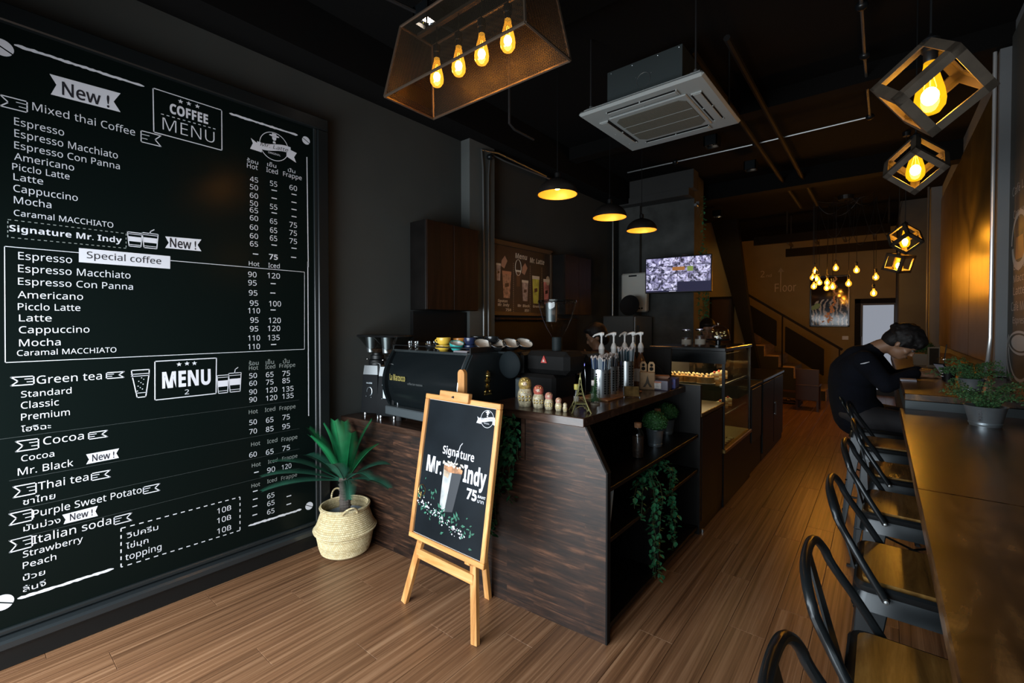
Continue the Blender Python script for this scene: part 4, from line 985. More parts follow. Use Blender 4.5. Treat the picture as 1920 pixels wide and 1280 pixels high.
MB().box(-.40,.30,-.235,-.10,.045,.105,.006).build('base_skirt', plain('machine_skirt', (.10,.12,.13), .4, .5), em)
MB().box(-.37,.33,-.10,.24,.05,.09).build('drip_base', M['black'], em)
for x in (-.33,.28):
    for y in (-.17,.2): MB().lathe([(.022,0),(.018,.03),(.012,.05)], 12, TR(x,y)).build('foot', M['rubber'], em)
MB().box(-.40,.36,-.17,.20,.475,.492,.003).box(.20,.50,.08,.34,.478,.492,.003).build('cup_tray', plain('tray_mirror', (.10,.12,.125), .12, .8), em)
m = MB()
for x in (-.395,.355): m.box(x-.006,x+.006,-.17,.2,.49,.525,.002)
m.tube([(-.395,-.168,.52),(.355,-.168,.52)], .004, 6); m.build('tray_rail', M['black'], em)
for x in (-.385,.325): MB().sphere((x,-.19,.40), .006, 8, 6).build('bolt', M['chrome'], em)
# brand lettering and small script on the domed back: placed on the surface
gold = plain('gold_letters', (.62,.52,.16), .35, .6)
lettering('La Marzocco', (-.345,-.2325,.285), (1,0,.0), (0,.0,1), .165, .042, gold, em, style='b', extrude=.004)
lettering('coffee bar machine', (-.155,-.2325,.268), (1,0,0), (0,0,1), .15, .014, plain('grey_script', (.10,.11,.11), .5), em)
m = MB(); EX = .372; EM = Matrix.Translation((EX,-.03,.30)) @ Matrix.Scale(1.35,4) @ Matrix.Translation((-EX,.005,-.25))
m.sphere((EX,-.005,.285), .013, 10, 8).sphere((EX,-.005,.262), .018, 10, 8, sc=(.5,1,.8)).sphere((EX,-.005,.235), .015, 10, 8, sc=(.5,1,1.3))
m.box(EX-.004,EX+.004,-.03,.02,.196,.206,.002).sphere((EX,-.02,.213), .008, 8, 6).sphere((EX,.01,.213), .008, 8, 6).lathe([(.012,.295),(.010,.302),(.001,.310)], 10, TR(EX,-.005))
m.v = [tuple(EM @ Vector(p)) for p in m.v]; m.build('brass_emblem', M['brass'], em, True, label='small gilt lion emblem')
# ---------------------------------------------------------------- cups and glasses on the machine roof
def cup(name, label, r, h, mat, loc, rot=(0,0,0), group=None, matin=None, rz=0):
    c = thing(name, label, 'cup', loc, 0, group, rot=rot)
    MB().lathe([(.001,.002),(r*.55,.0),(r*.62,.004),(r*.85,h*.35),(r,h*.95),(r*.985,h),(r*.93,h*.97),(r*.8,h*.4),(r*.5,.008),(.001,.008)], 26, cap=False).build('cup_body', mat, c, True)
    MB().lathe([(r*.9,h*.90),(r*.80,h*.45),(r*.5,.0085),(.001,.0085)], 24, cap=False).build('inside', matin or M['porcelain'], c, True)
    a = rz; pts = [((r*.88+.022*math.sin(PI*i/8))*math.cos(a), (r*.88+.022*math.sin(PI*i/8))*math.sin(a), h*.86-h*.55*i/8) for i in range(9)]
    MB().tube(pts, .0036, 7).build('handle', mat, c, True)
    return c
M['porcelain'] = plain('porcelain', (.55,.50,.43), .25)
ycol = plain('yellow_glaze', (.62,.40,.05), .25); teal = plain('teal_glaze', (.03,.30,.28), .25); navy = plain('navy_glaze', (.012,.018,.05), .2)
blk = plain('black_glaze', (.010,.011,.012), .18); pumpk = plain('pumpkin_glaze', (.60,.25,.05), .25)
ZT = .83+.492
cup('cup', 'lower yellow cup of the stack on the espresso machine', .047, .038, ycol, (-2.20, 2.00, ZT), rz=PI+.3)
cup('cup', 'upper yellow cup of the stack on the espresso machine', .047, .050, ycol, (-2.20, 2.00, ZT+.036), rz=PI+.3)
cup('cup', 'orange cup directly behind the stacked yellow cups', .044, .05, pumpk, (-2.18, 2.12, ZT+.03), rz=1)
cup('cup', 'tan cup between the teal cup and the navy cup, at the back', .042, .05, pumpk, (-2.11, 2.16, ZT+.025), rz=2)
cup('cup', 'teal cup with a white inside lying tilted on the espresso machine', .047, .048, teal, (-2.085, 2.00, ZT+.010), rot=(.15,.3,0), rz=PI)
cup('cup', 'small black cup with a pale rim left of the yellow cups', .034, .030, blk, (-2.34, 2.01, ZT+.004), rz=0)
cup('cup', 'lower navy cup of the stack at the right end of the machine roof', .040, .036, navy, (-2.02, 2.06, ZT+.004), rz=PI)
cup('cup', 'upper navy cup of the stack at the right end of the machine roof', .040, .052, navy, (-2.02, 2.06, ZT+.036), rz=PI)
for i, (x, y, lb) in enumerate(((-2.04,2.20,'farthest left black cup standing behind the row of tilted cups'),(-1.95,2.24,'upright black cup at the back right of the machine roof'))):
    cup('cup', lb, .046, .05, blk, (x, y-.05, ZT+.045), rz=0)
tilt = [(-1.955,2.10),(-1.915,2.19),(-1.875,2.28),(-1.835,2.37)]
ords = ['first','second','third','fourth']
for (x, y), o_ in zip(tilt, ords):
    cup('tilted_cup', '%s black cup from the left in the row tilted towards the front' % o_, .060, .042, blk, (x, y, ZT+.018), rot=(.20,.50,0), group='tilted black cups on the machine', rz=PI/2)
# napkin strip lying over the rail
t = thing('folded_cloth', 'small pale cloth folded over the machine tray edge', 'cloth', (-2.02, 1.985, ZT+.003))
MB().box(-.05,.07,-.02,.02,0,.006,.002).box(-.05,.07,-.024,-.02,-.02,.004,.002).build('cloth', plain('cloth_grey', (.30,.28,.30), .9), t)
gl = thin_glass('clear_glass', (.93,.95,.95), .25)
def shot(label, x, y):
    g = thing('shot_glass', label, 'glass', (x, y, ZT), 0, 'shot glasses on the machine')
    MB().lathe([(.001,.001),(.016,0),(.022,.055),(.020,.055),(.0145,.006),(.001,.006)], 18, cap=False).build('glass_body', gl, g, True)
    m = MB()
    for k_ in range(3): m.lathe([(.0165+.0018*k_,.008+.014*k_),(.0178+.0018*k_,.012+.014*k_)], 16, cap=False)
    m.build('ribs', M['chrome'], g, True)
shot('shot glass nearest the left front corner of the machine roof', -2.53, 1.99); shot('shot glass second from the left front corner of the machine roof', -2.475, 2.0)
shot('shot glass in the back row behind the first one', -2.42, 2.12); shot('shot glass in the back row nearest the black cup', -2.36, 2.10); shot('shot glass in the front row beside the black cup', -2.375, 2.02)
# ---------------------------------------------------------------- grinders
smoke = thin_glass('smoked_hopper', (.62,.64,.63), .18, rough=.06)
beans = plain('coffee_beans', (.045,.022,.012), .5, 0, .6, 90, .8)
def grinder(label, x, y, k):
    g = thing('coffee_grinder', label, 'grinder', (x, y, .83), math.radians(20))
    bp = [(-.062,-.085),(.062,-.085),(.075,-.05),(.075,.10),(-.075,.10),(-.075,-.05)]
    def ring(s, z): return [(a*s*1.1, b*s*1.1, z) for a, b in bp]
    m = MB(); lv = [ring(1.06,.025), ring(.90,.30)]
    v = [p for l in lv for p in l]; n = 6
    m.add(v, [(i,(i+1)%n,n+(i+1)%n,n+i) for i in range(n)] + [tuple(range(n-1,-1,-1)), tuple(n+i for i in range(n))])
    m.build('body', M['grindblk'], g)
    for fx, fy in ((-.055,-.07),(.055,-.07),(-.06,.08),(.06,.08)): MB().lathe([(.010,0),(.012,.012),(.008,.025)], 12, TR(fx,fy)).build('foot', M['chrome'], g, True)
    m = MB(); v = ring(.90,.30)+ring(.82,.365); m.add(v, [(i,(i+1)%n,n+(i+1)%n,n+i) for i in range(n)] + [tuple(n+i for i in range(n))])
    m.build('collar', plain('collar_steel', (.32,.34,.35), .3, .85), g)
    MB().lathe([(.060,.365),(.062,.40),(.048,.41),(.048,.435),(.036,.44),(.036,.455)], 24).build('grind_head', M['black'], g, True)
    MB().sphere((-.05,-.05,.41), .007).build('knob', M['chrome'], g, True)
    MB().tube([(.0,-.075,.385),(.06,-.10,.39),(.10,-.105,.38),(.10,-.10,.28),(.103,-.10,.10)], .0035, 6).build('cable_arm', M['steel'], g, True)
    MB().lathe([(.037,.45),(.050,.462),(.125,.560),(.140,.575)], 36, cap=False).build('hopper', smoke, g, True)
    MB().lathe([(.001,.455),(.034,.455),(.050,.47),(.060,.485),(.001,.49)], 20).build('beans', beans, g, True)
    MB().lathe([(.142,.573),(.146,.578),(.142,.586),(.06,.589),(.001,.589)], 32).build('lid', M['black'], g, True)
    MB().lathe([(.030,.46),(.042,.57)], 20, TR(-.03,-.03), cap=False).build('inner_sleeve', M['sleeve'], g, True)
    m = MB()
    if k == 0: m.tube([(.0+.022*math.cos(a), -.094, .18+.03*math.sin(a)) for a in [PI*1.55+ (2*PI*.75)*i/16 for i in range(17)]], .0025, 5)
    else: m.box(-.02,.02,-.099,-.092,.145,.215,.003)
    for fx, fz in ((-.025,.145),(.018,.138)): m.sphere((fx,-.098,fz), .004, 6, 5)
    m.build('front_badge', M['galv'], g)
    lettering('MAZZER', (-.028,-.0925,.235), (1,0,0), (0,.05,1), .05, .009, M['galv'], g, style='b')
grinder('left black coffee grinder with a wide smoked hopper beside the wall', -2.890, 1.97, 0)
grinder('right black coffee grinder with a wide smoked hopper next to the espresso machine', -2.705, 1.975, 1)
g = thing('coffee_grinder', 'tall coffee grinder with a big clear cone hopper and a round grey dial', 'grinder', (-1.62, 2.30, .83))
MB().box(-.15,.12,-.06,.20,.02,.36,.02).build('body', M['blackmatte'], g)
MB().box(-.12,.20,-.04,.18,.36,.50,.03).build('grind_head', M['blackmatte'], g)
for fx,fy in ((-.1,-.03),(.08,-.03),(-.1,.15),(.08,.15)): MB().cyl(fx,fy,0,.02,.015,12).build('foot', M['rubber'], g)
m = MB(); m.lathe([(.001,.0),(.078,.0),(.084,-.008),(.084,-.03),(.07,-.04)], 36, TR(-.155,-.115,.415,rx=PI/2,rz=0) @ TR(0,0,.0,rx=PI)); m.build('dial', plain('dial_grey', (.009,.013,.015), .65, spec=.08), g, True, label='round dark grey dial')
m = MB(); m.lathe([(.030,.0),(.034,-.004),(.036,.0)], 24, TR(-.155,-.117,.415,rx=PI/2) @ TR(rx=PI), cap=False); m.tube([(-.155+.032*math.cos(a),-.118,.415+.032*math.sin(a)) for a in [2*PI*i/24 for i in range(24)]], .002, 5, closed=True); m.build('dial_ring', M['black'], g, True)
MB().box(-.20,-.11,-.075,.08,.34,.49,.02).build('dial_mount', M['black'], g)
MB().prism([(.012,.430),(.056,.430),(.034,.475)], -.048, -.038, 'y').build('badge', plain('red_badge', (.42,.03,.02), .4), g, label='red triangular badge')
MB().prism([(.026,.437),(.042,.437),(.034,.455)], -.050, -.046, 'y').build('badge_mark', M['porcelain'], g)
MB().box(-.16,-.075,-.09,-.02,.02,.33,.01).build('column', plain('grey_column', (.05,.065,.07), .4), g)
ghop = thin_glass('clear_hopper', (.86,.87,.85), .16, rough=.04)
hp = [(.030,.575),(.036,.59),(.066,.64),(.093,.70),(.110,.76),(.118,.80)]
MB().lathe(hp, 36, TR(.06,.06,0), cap=False).build('hopper', ghop, g, True)
MB().lathe([(.119,.795),(.122,.80),(.119,.812),(.105,.815),(.103,.805)], 36, TR(.06,.06,0), cap=False).build('hopper_rim', smoke, g, True)
MB().lathe([(.032,.49),(.032,.585)], 20, TR(.06,.06,0)).build('hopper_neck', plain('neck', (.008,.012,.013), .6, spec=.15), g, True)
MB().lathe([(.032,.68),(.036,.795)], 20, TR(.03,.04,0), cap=False).build('inner_sleeve', plain('sleeve_steel', (.12,.14,.15), .45, .8), g, True)
# small appliance behind with blue-lit display
g = thing('espresso_machine', 'dark machine with a small blue lit display behind the tall grinder', 'coffee machine', (-1.62, 2.72, .83))
MB().box(-.22,.16,-.14,.16,.0,.12,.01).build('base', M['black'], g); MB().box(-.22,.16,-.02,.16,.12,.44,.01).build('body', M['black'], g); MB().box(-.22,.16,-.16,.16,.40,.47,.02).build('head', M['black'], g)
MB().box(.095,.14,-.166,-.158,.395,.41).build('display', emis('blue_display', (.30,.32,.95), 1.2), g)
for x in (-.1,.05):
    MB().lathe([(.03,.33),(.034,.35),(.034,.40)], 20, TR(x,-.10,0)).build('group_head', M['chrome'], g, True); MB().tube([(x,-.1,.345),(x,-.2,.335),(x,-.25,.33)], [.006,.009,.010], 8).build('portafilter_handle', M['rubber'], g, True)
m = MB().tube([(.13,-.15,.42),(.15,-.17,.30),(.15,-.17,.18)], .004, 6); m.build('steam_wand', M['chrome'], g, True)
# ---------------------------------------------------------------- nesting dolls
def doll(h, x, y, label, head, bodyc):
    s = h; d = thing('nesting_doll', label, 'doll', (x, y, 1.05), math.radians(35), 'row of nesting dolls')
    MB().lathe([(.001,0),(.20*s,0),(.215*s,.02*s),(.245*s,.18*s),(.265*s,.32*s),(.25*s,.46*s),(.205*s,.58*s),(.19*s,.62*s)], 28).build('body', bodyc, d, True)
    MB().lathe([(.19*s,.60*s),(.222*s,.70*s),(.225*s,.80*s),(.19*s,.91*s),(.11*s,.98*s),(.001,1.0*s)], 28).build('head', head, d, True)
    MB().sphere((0,-.135*s,.78*s), .105*s, 14, 10, sc=(1.05,.98,1.1)).build('face', plain('doll_face', (.66,.50,.36), .3), d, True)
    m = MB()
    for k_ in (-1,1): m.sphere((k_*.042*s,-.232*s,.80*s), .014*s, 8, 6)
    m.sphere((0,-.240*s,.735*s), .010*s, 8, 6, sc=(1.8,1,.8)); m.build('eyes_and_mouth', plain('doll_ink', (.02,.02,.03), .4), d, True)
    m = MB()
    for ring_z, nn, rr in ((.50,3,.20),(.36,4,.262),(.24,4,.255)):
        for k_ in range(nn):
            a = -PI/2 + (k_-(nn-1)/2)*.48; m.sphere((rr*s*math.cos(a), rr*s*math.sin(a), ring_z*s), .038*s, 8, 6, sc=(1,1,1))
    for a in (-.5,0,.5): m.sphere((.2*s*math.sin(a), -.2*s*math.cos(a), .93*s-abs(a)*.06*s), .03*s, 8, 6)
    m.build('gilt_flowers', M['brass'], d, True)['kind'] = 'stuff'
    m = MB(); 
    for k_ in range(5):
        a = -PI/2+(k_-2)*.33; m.sphere((.242*s*math.cos(a), .242*s*math.sin(a), (.30+.02*(k_%2))*s), .024*s, 7, 5)
    m.build('dark_leaves', plain('doll_dark', (.05,.03,.015), .4), d, True)
cream = plain('doll_cream', (.52,.45,.30), .25, 0, .45, 70); goldh = plain('doll_gold', (.42,.29,.09), .25, .3, .55, 60); redh = plain('doll_red', (.42,.10,.07), .3, 0, .4, 50)
doll(.158, -1.50, 1.955, 'tallest nesting doll with a golden scarf', goldh, cream)
doll(.122, -1.412, 1.958, 'second tallest nesting doll with a red and gold scarf', redh, cream)
doll(.091, -1.343, 1.955, 'middle nesting doll with a pink scarf', plain('doll_pink', (.46,.20,.16), .3, 0, .4, 60), cream)
doll(.069, -1.283, 1.955, 'fourth nesting doll, small with a pale rosy scarf', plain('doll_rose', (.45,.24,.18), .3, 0, .3, 80), cream)
doll(.046, -1.243, 1.955, 'tiniest nesting doll at the right end of the row', cream, cream)
# ---------------------------------------------------------------- tower model
tw = thing('tower_model', 'small brass lattice tower model at the counter corner', 'figurine', (-1.185, 2.005, 1.05), math.radians(40))
m = MB(); brs = plain('antique_brass', (.20,.19,.08), .35, .7)
def prof_w(z):  # half width of the tower
    t = z/.19; return .045*(1-t)**2.1+.0035
zs = [0,.012,.024,.036,.05,.066,.084,.104,.126,.15,.172]
for sx in (-1,1):
    for sy in (-1,1):
        m.tube([(sx*prof_w(z), sy*prof_w(z), z) for z in zs], [.0036 if z<.04 else .0028-.008*z for z in zs], 6)
m.build('legs', brs, tw)
m = MB()
for z0, z1 in ((.05,.084),(.084,.104),(.104,.126),(.126,.15)):
    a, b = prof_w(z0), prof_w(z1)
    for P, Q in ((((-a,-a,z0)),((b,-b,z1))),(((a,-a,z0)),((-b,-b,z1))),(((a,-a,z0)),((b,b,z1))),(((a,a,z0)),((b,-b,z1)))): m.tube([P,Q], .0011, 4)
for s in (-1,1):
    arc = [(.030*math.cos(t), s*.036, .008+.026*math.sin(t)) for t in [PI*i/10 for i in range(11)]]; m.tube(arc, .0018, 5)
    m.tube([(s*.036, .030*math.cos(t), .008+.026*math.sin(t)) for t in [PI*i/10 for i in range(11)]], .0018, 5)
m.build('lattice', brs, tw)
for z, w_ in ((.044,.027),(.092,.014),(.160,.007)): MB().box(-w_,w_,-w_,w_,z-.003,z+.003,.001).build('platform', brs, tw)
MB().lathe([(.004,.163),(.005,.172),(.002,.18),(.0008,.198)], 8).build('spire', brs, tw, True)
# small bottle brush tree
tr = thing('mini_tree', 'small snowy green bottle brush tree in front of the straw canisters', 'ornament', (-1.225, 2.235, 1.05))
MB().lathe([(.026,0),(.026,.010),(.006,.012),(.004,.03)], 18).build('base', plain('tree_base', (.16,.13,.09), .5), tr, True)
gmt = plain('brush_green', (.03,.22,.08), .6, 0, .4, 60); gmt2 = plain('brush_lime', (.20,.30,.12), .6, 0, .3, 60)
def brush(n, mat, rr):
    m = MB()
    for i in range(n):
        t = rr.random()**.7; z = .155-.132*t; rad = .006+.040*t; a = rr.uniform(0, 2*PI); l = rad*rr.uniform(.7,1.05)
        p = Vector((0,0,z)); q = Vector((l*math.cos(a), l*math.sin(a), z-.004)); s = Vector((-math.sin(a),math.cos(a),0))*.0009
        m.add([tuple(p-s), tuple(p+s), tuple(q+s*.6), tuple(q-s*.6)], [(0,1,2,3)])
    return m
rr = random.Random(3)
o = brush(900, gmt, rr).build('bristles', gmt, tr, fixn=False); o['kind'] = 'stuff'
o = brush(400, gmt2, rr).build('bristle_tips', gmt2, tr, fixn=False); o['kind'] = 'stuff'
# ---------------------------------------------------------------- perforated straw canisters on a wooden tray
ty = thing('wooden_tray', 'small brown wooden tray under the straw canisters', 'tray', (-1.30, 2.62, 1.05), 0)
trm = wood('tray_wood', [(.25,.10,.04),(.38,.17,.07),(.48,.24,.11)], 'y', (1.5,20), .4)
MB().box(-.105,.09,-.26,.22,0,.010,.003).build('board', trm, ty)
def canister(label, x, y, h, r, n, colr, seed):
    c = thing('straw_canister', label, 'canister', (x, y, 1.06), 0, 'straw canisters on the counter')
    m = MB(); 
    N_ = 48; rows = 10
    MB().lathe([(r,0),(r,h),(r-.002,h),(r-.002,.002),(.001,.002)], 40, cap=False).build('steel_wall', M['steel'], c, True)
    m = MB()
    for k_ in range(14):
        a = 2*PI*k_/14+.25
        if k_ % 3 == 2: continue
        for j in range(9):
            z = h*.16+ j*h*.085; m.lathe([(.0001,0),(.0058,0)], 8, TR((r+.0008)*math.cos(a),(r+.0008)*math.sin(a),z) @ Matrix.Rotation(a,4,'Z') @ Matrix.Rotation(PI/2,4,'Y'), cap=False)
    m.build('perforations', M['blackmatte'], c)
    MB().tube([(r*math.cos(a), r*math.sin(a), h) for a in [2*PI*i/32 for i in range(32)]], .0018, 6, closed=True).build('rim', M['chrome'], c, True)
    rr = random.Random(seed); b = thing('straw_bundle', 'bundle of paper wrapped dark straws in the %s' % label.split(' of ')[0].replace('steel',''), 'straws', (x, y, 1.06)) if False else None
    mw_, md, mt = MB(), MB(), MB()
    for i in range(n):
        q = r*.86*math.sqrt(rr.random()); a = rr.uniform(0,2*PI); p = Vector((q*.8*math.cos(a), q*.8*math.sin(a), .01)); top = Vector((q*1.25*math.cos(a), q*1.25*math.sin(a), h*1.36+rr.uniform(-.01,.012)))
        (md if rr.random() < .55 else mw_).tube([p, top], .0032, 5)
        d = (top-p).normalized(); mt.tube([top, top+d*.012], [.0036,.0044], 5)
    for mm, nm, mt_ in ((md,'dark_straws',plain('straw_navy', colr, .35)),(mw_,'wrapped_straws',plain('straw_wrap', (.25,.29,.32), .5)),(mt,'wrapper_ends',plain('wrapper_end', (.42,.36,.33), .7))):
        o = mm.build(nm, mt_, c, True); o['kind'] = 'stuff'
canister('front steel straw canister, nearest the tower model', -1.305, 2.45, .165, .058, 60, (.02,.04,.09), 1)
canister('rear left steel straw canister half hidden between the other two', -1.325, 2.60, .17, .056, 55, (.015,.02,.03), 2)
canister('right steel straw canister behind the little menu stand', -1.288, 2.76, .195, .050, 50, (.012,.03,.04), 4)
# ---------------------------------------------------------------- syrup pump bottles
syr = plain('syrup_glass', (.10,.045,.02), .12)
def pump(i, x, y, ang, label):
    b = thing('syrup_bottle', label, 'bottle', (x, y, 1.05), ang, 'syrup pump bottles')
    MB().lathe([(.001,0),(.036,0),(.038,.01),(.038,.16),(.030,.19),(.015,.225),(.014,.25)], 24).build('bottle', syr, b, True)
    MB().lathe([(.0385,.04),(.0385,.13)], 24, cap=False).build('label', plain('bottle_label_%d'%i, (.35,.32,.28), .6), b, True)
    MB().lathe([(.017,.245),(.019,.25),(.019,.272),(.021,.275),(.021,.285),(.016,.30),(.010,.312),(.007,.315),(.006,.365),(.001,.366)], 18).build('pump_collar', M['white'], b, True)
    MB().tube([(.016,0,.378),(.0,0,.380),(-.02,0,.378),(-.045,0,.370),(-.058,0,.358)], [.011,.012,.008,.006,.005], 9).lathe([(.008,.36),(.013,.372),(.012,.385),(.001,.388)], 12).build('pump_spout', M['white'], b, True)
for i, (x, y, ang, lb) in enumerate(((-1.460,2.75,.45,'leftmost white syrup pump bottle behind the straws'),(-1.425,2.86,.45,'second white syrup pump bottle from the left'),(-1.42,3.02,1.35,'middle white syrup pump bottle seen end on'),(-1.375,3.06,.35,'fourth white syrup pump bottle from the left'),(-1.325,3.08,.5,'rightmost white syrup pump bottle behind the straws'))):
    pump(i, x, y, ang, lb)
# little acrylic stand, sauce bottle, boxes, tissue bag, card boxes
st_ = thing('price_stand', 'small clear slanted stand with brown picture card on the counter edge', 'stand', (-1.175, 2.60, 1.05), math.radians(28))
MB().box(-.045,.045,-.012,.0,0,.062,.002,TR(0,0,.004,rx=-.5)).build('card', plain('card_brown', (.16,.09,.03), .3, 0, .6, 30), st_)
MB().box(-.048,.048,-.017,-.013,0,.066,.001,TR(0,0,.004,rx=-.5)).build('acrylic_sheet', gl, st_)
MB().box(-.048,-.044,-.015,.04,0,.005).box(.044,.048,-.015,.04,0,.005).box(-.05,-.046,-.02,.004,0,.06,.001,TR(0,0,.004,rx=-.5)).build('foot', M['galv'], st_)
for i, (x, y, cc, lb, hc) in enumerate(((-1.30,2.16,(.45,.38,.08),'small black bottle with a yellow cap left of the tower model',.0),(-1.27,2.30,(.55,.5,.47),'small dark bottle with a pale pink cap behind the tower model',.01))):
    b = thing('small_bottle', lb, 'bottle', (x, y, 1.05))
    MB().lathe([(.001,0),(.014,0),(.015,.01),(.015,.055),(.009,.07),(.009,.085)], 16).build('bottle', M['blackgloss'], b, True)
    MB().lathe([(.013,.085+hc),(.014,.09+hc),(.014,.115+hc),(.001,.117+hc)], 16).build('cap', plain('cap_%d'%i, cc, .4), b, True)
    MB().lathe([(.0154,.02),(.0154,.05)], 16, cap=False).build('label', plain('blabel_%d'%i, (.4,.38,.36), .5), b, True)
bx = thing('kraft_bag', 'brown kraft paper bag with a printed tower right of the straws', 'bag', (-1.235, 2.98, 1.05), math.radians(25))
MB().box(-.05,.05,-.035,.035,0,.12,.006).build('bag', plain('kraft', (.30,.19,.10), .8, 0, .15, 30), bx)
MB().prism([(-.03,.02),(-.012,.05),(0,.10),(.012,.05),(.03,.02),(.015,.02),(0,.045),(-.015,.02)], -.038, -.0355, 'y').build('printed_tower', plain('kraft_print', (.05,.035,.02), .7), bx)
for i, (dx, dy) in enumerate(((-.03,.0),(.025,.005))):
    b = thing('wooden_picture_tag', ('left' if i==0 else 'right')+' small wooden arched tag standing in the kraft bag', 'tag', (-1.235+dx, 2.985+dy, 1.17), math.radians(25))
    MB().prism([(-.022,0),(.022,0),(.022,.05),(.012,.068),(-.012,.068),(-.022,.05)], -.003, .003, 'y').build('tag_board', plain('tag_wood', (.42,.26,.12), .6), b)
    MB().sphere((0,-.004,.02), .013, 10, 6, sc=(1,.2,1)).sphere((0,-.004,.045), .010, 10, 6, sc=(1,.2,1)).build('print', M['blackmatte'], b)
b = thing('card_box', 'dark card box with a picture front near the counter end', 'box', (-1.20, 3.10, 1.05), math.radians(8))
MB().box(-.085,.09,-.13,-.0,0,.068,.003).build('box', plain('navy_box', (.03,.02,.045), .4), b)
MB().box(-.03,.045,-.134,-.1305,.012,.050).build('printed_label', plain('robot_label', (.42,.40,.38), .4, 0, .6, 45), b)
MB().box(-.032,.047,-.134,-.1305,.050,.060).build('printed_band', plain('orange_band', (.35,.09,.03), .4), b)
b = thing('card_box', 'blue card box beside the dark one near the counter end', 'box', (-1.17, 3.20, 1.05), math.radians(8))
MB().box(-.06,.065,-.085,.05,0,.066,.003).build('box', plain('blue_box', (.05,.06,.28), .4), b); MB().sphere((.035,-.087,.035), .014, 10, 6, sc=(1,.15,1)).build('printed_seal', plain('red_seal', (.35,.05,.05), .4), b)
b = thing('napkin_stack', 'stack of brown napkins lying on the card boxes', 'napkins', (-1.19, 3.13, 1.119), .2)
for k_ in range(4): MB().box(-.055,.05,-.06,.05,.004*k_,.004*k_+.0035,.001,TR(rz=.06*k_)).build('napkin', plain('napkin_brown_%d'%k_, (.36,.20,.13), .9), b)
mo = thing('pos_monitor', 'black point of sale screen seen from behind on the counter end', 'monitor', (-1.33, 3.26, 1.05), math.radians(14))
MB().box(-.15,.15,-.012,.012,.05,.27,.006,TR(rx=-.15)).build('screen_shell', M['blackmatte'], mo); MB().box(-.03,.03,-.02,.05,.01,.14,.004).build('stand', M['black'], mo); MB().box(-.09,.09,-.05,.09,0,.012,.004).build('foot', M['black'], mo)
MB().tube([(-.02,-.035,.05),(.03,-.05,.16),(.08,-.05,.12),(.11,-.04,.06)], .002, 5).build('cable', M['rubber'], mo)
b = thing('orange_pack', 'orange and cream snack pack left of the point of sale screen', 'pack', (-1.43, 3.12, 1.05), .3)
MB().box(-.04,.04,-.02,.02,0,.21,.006).build('pack', plain('pack_orange', (.55,.24,.05), .5, 0, .4, 18), b); MB().box(-.032,.032,-.0225,-.0205,.11,.19).build('printed_face', plain('pack_cream', (.60,.48,.28), .5, 0, .3, 40), b)
# ---------------------------------------------------------------- shelf items on the aisle side
bgreen = plain('boxwood_green', (.030,.12,.030), .6, 0, .5, 90)
def bush(m, c, r, n, rr, leaf=.007, squash=.85):
    for i in range(n):
        a = rr.uniform(0,2*PI); cz = rr.uniform(-.55,1); s_ = math.sqrt(1-cz*cz); d = Vector((s_*math.cos(a), s_*math.sin(a), cz*squash)); p = Vector(c)+d*r*rr.uniform(.80,1.04)
        u = d.orthogonal().normalized(); u = Matrix.Rotation(rr.uniform(0,6.28),3,d) @ u; w = d.cross(u).normalized()
        u = (u+d*rr.uniform(.1,.9)).normalized(); l = leaf*rr.uniform(.8,1.5)
        m.add([tuple(p-w*l*.4), tuple(p+u*l*.9-w*l*.1), tuple(p+w*l*.4), ], [(0,1,2)])
def tin(e, r0, r1, h):
    MB().lathe([(.001,.003),(r0-.002,.003),(r0,0),(r0+.001,.006),(r1,h*.96),(r1+.003,h),(r1-.001,h),(r1-.004,h*.93),(r0-.003,.01)], 32, cap=False).build('galvanised_pot', M['galv'], e, True)
    m = MB()
    for z in (.12,.17): m.tube([((r0+(r1-r0)*z+.0008)*math.cos(a),(r0+(r1-r0)*z+.0008)*math.sin(a),h*z) for a in [2*PI*i/28 for i in range(28)]], .0018, 6, closed=True)
    m.build('pot_rings', M['galv'], e, True)
def topiary(label, x, y, z, s):
    rr = random.Random(int(y*100)); e = thing('potted_plant', label, 'plant', (x, y, z), 0, 'round green plants in tin pots on the shelf'); tin(e, .042*s, .054*s, .105*s)
    m = MB(); bush(m, (0,0,.155*s), .078*s, 1500, rr, .009*s); m.sphere((0,0,.155*s), .066*s, 14, 10, sc=(1,1,.85)); o = m.build('foliage', bgreen, e, fixn=False); o['kind'] = 'stuff'
topiary('round green plant in a tin pot in the middle of the upper shelf', -1.12, 2.83, .715, 1.0)
topiary('round green plant in a tin pot at the far end of the upper shelf', -1.18, 3.20, .715, .98)
topiary('green plant half hidden at the near end of the upper shelf', -1.21, 2.07, .715, .85)
def corked(label, x, y, z, h):
    e = thing('corked_bottle', label, 'bottle', (x, y, z), 0, 'corked bottles of coffee beans')
    MB().lathe([(.001,.001),(.032,0),(.034,.006),(.034,h*.68),(.026,h*.80),(.017,h*.86),(.017,h*.93)], 22, cap=False).build('glass', thin_glass('bottle_glass', (.85,.88,.88), .25), e, True)
    MB().lathe([(.001,.004),(.031,.004),(.031,h*.64),(.001,h*.66)], 20).build('beans', beans, e, True)
    MB().lathe([(.020,h*.90),(.021,h*.91),(.021,h*1.04),(.001,h*1.05)], 18).build('cork', plain('cork', (.32,.15,.07), .9, 0, .3, 60), e, True)
corked('corked bottle of coffee beans between the near plant and the middle plant', -1.10, 2.52, .715, .195)
corked('corked bottle of coffee beans behind the middle plant', -1.17, 3.00, .715, .20)
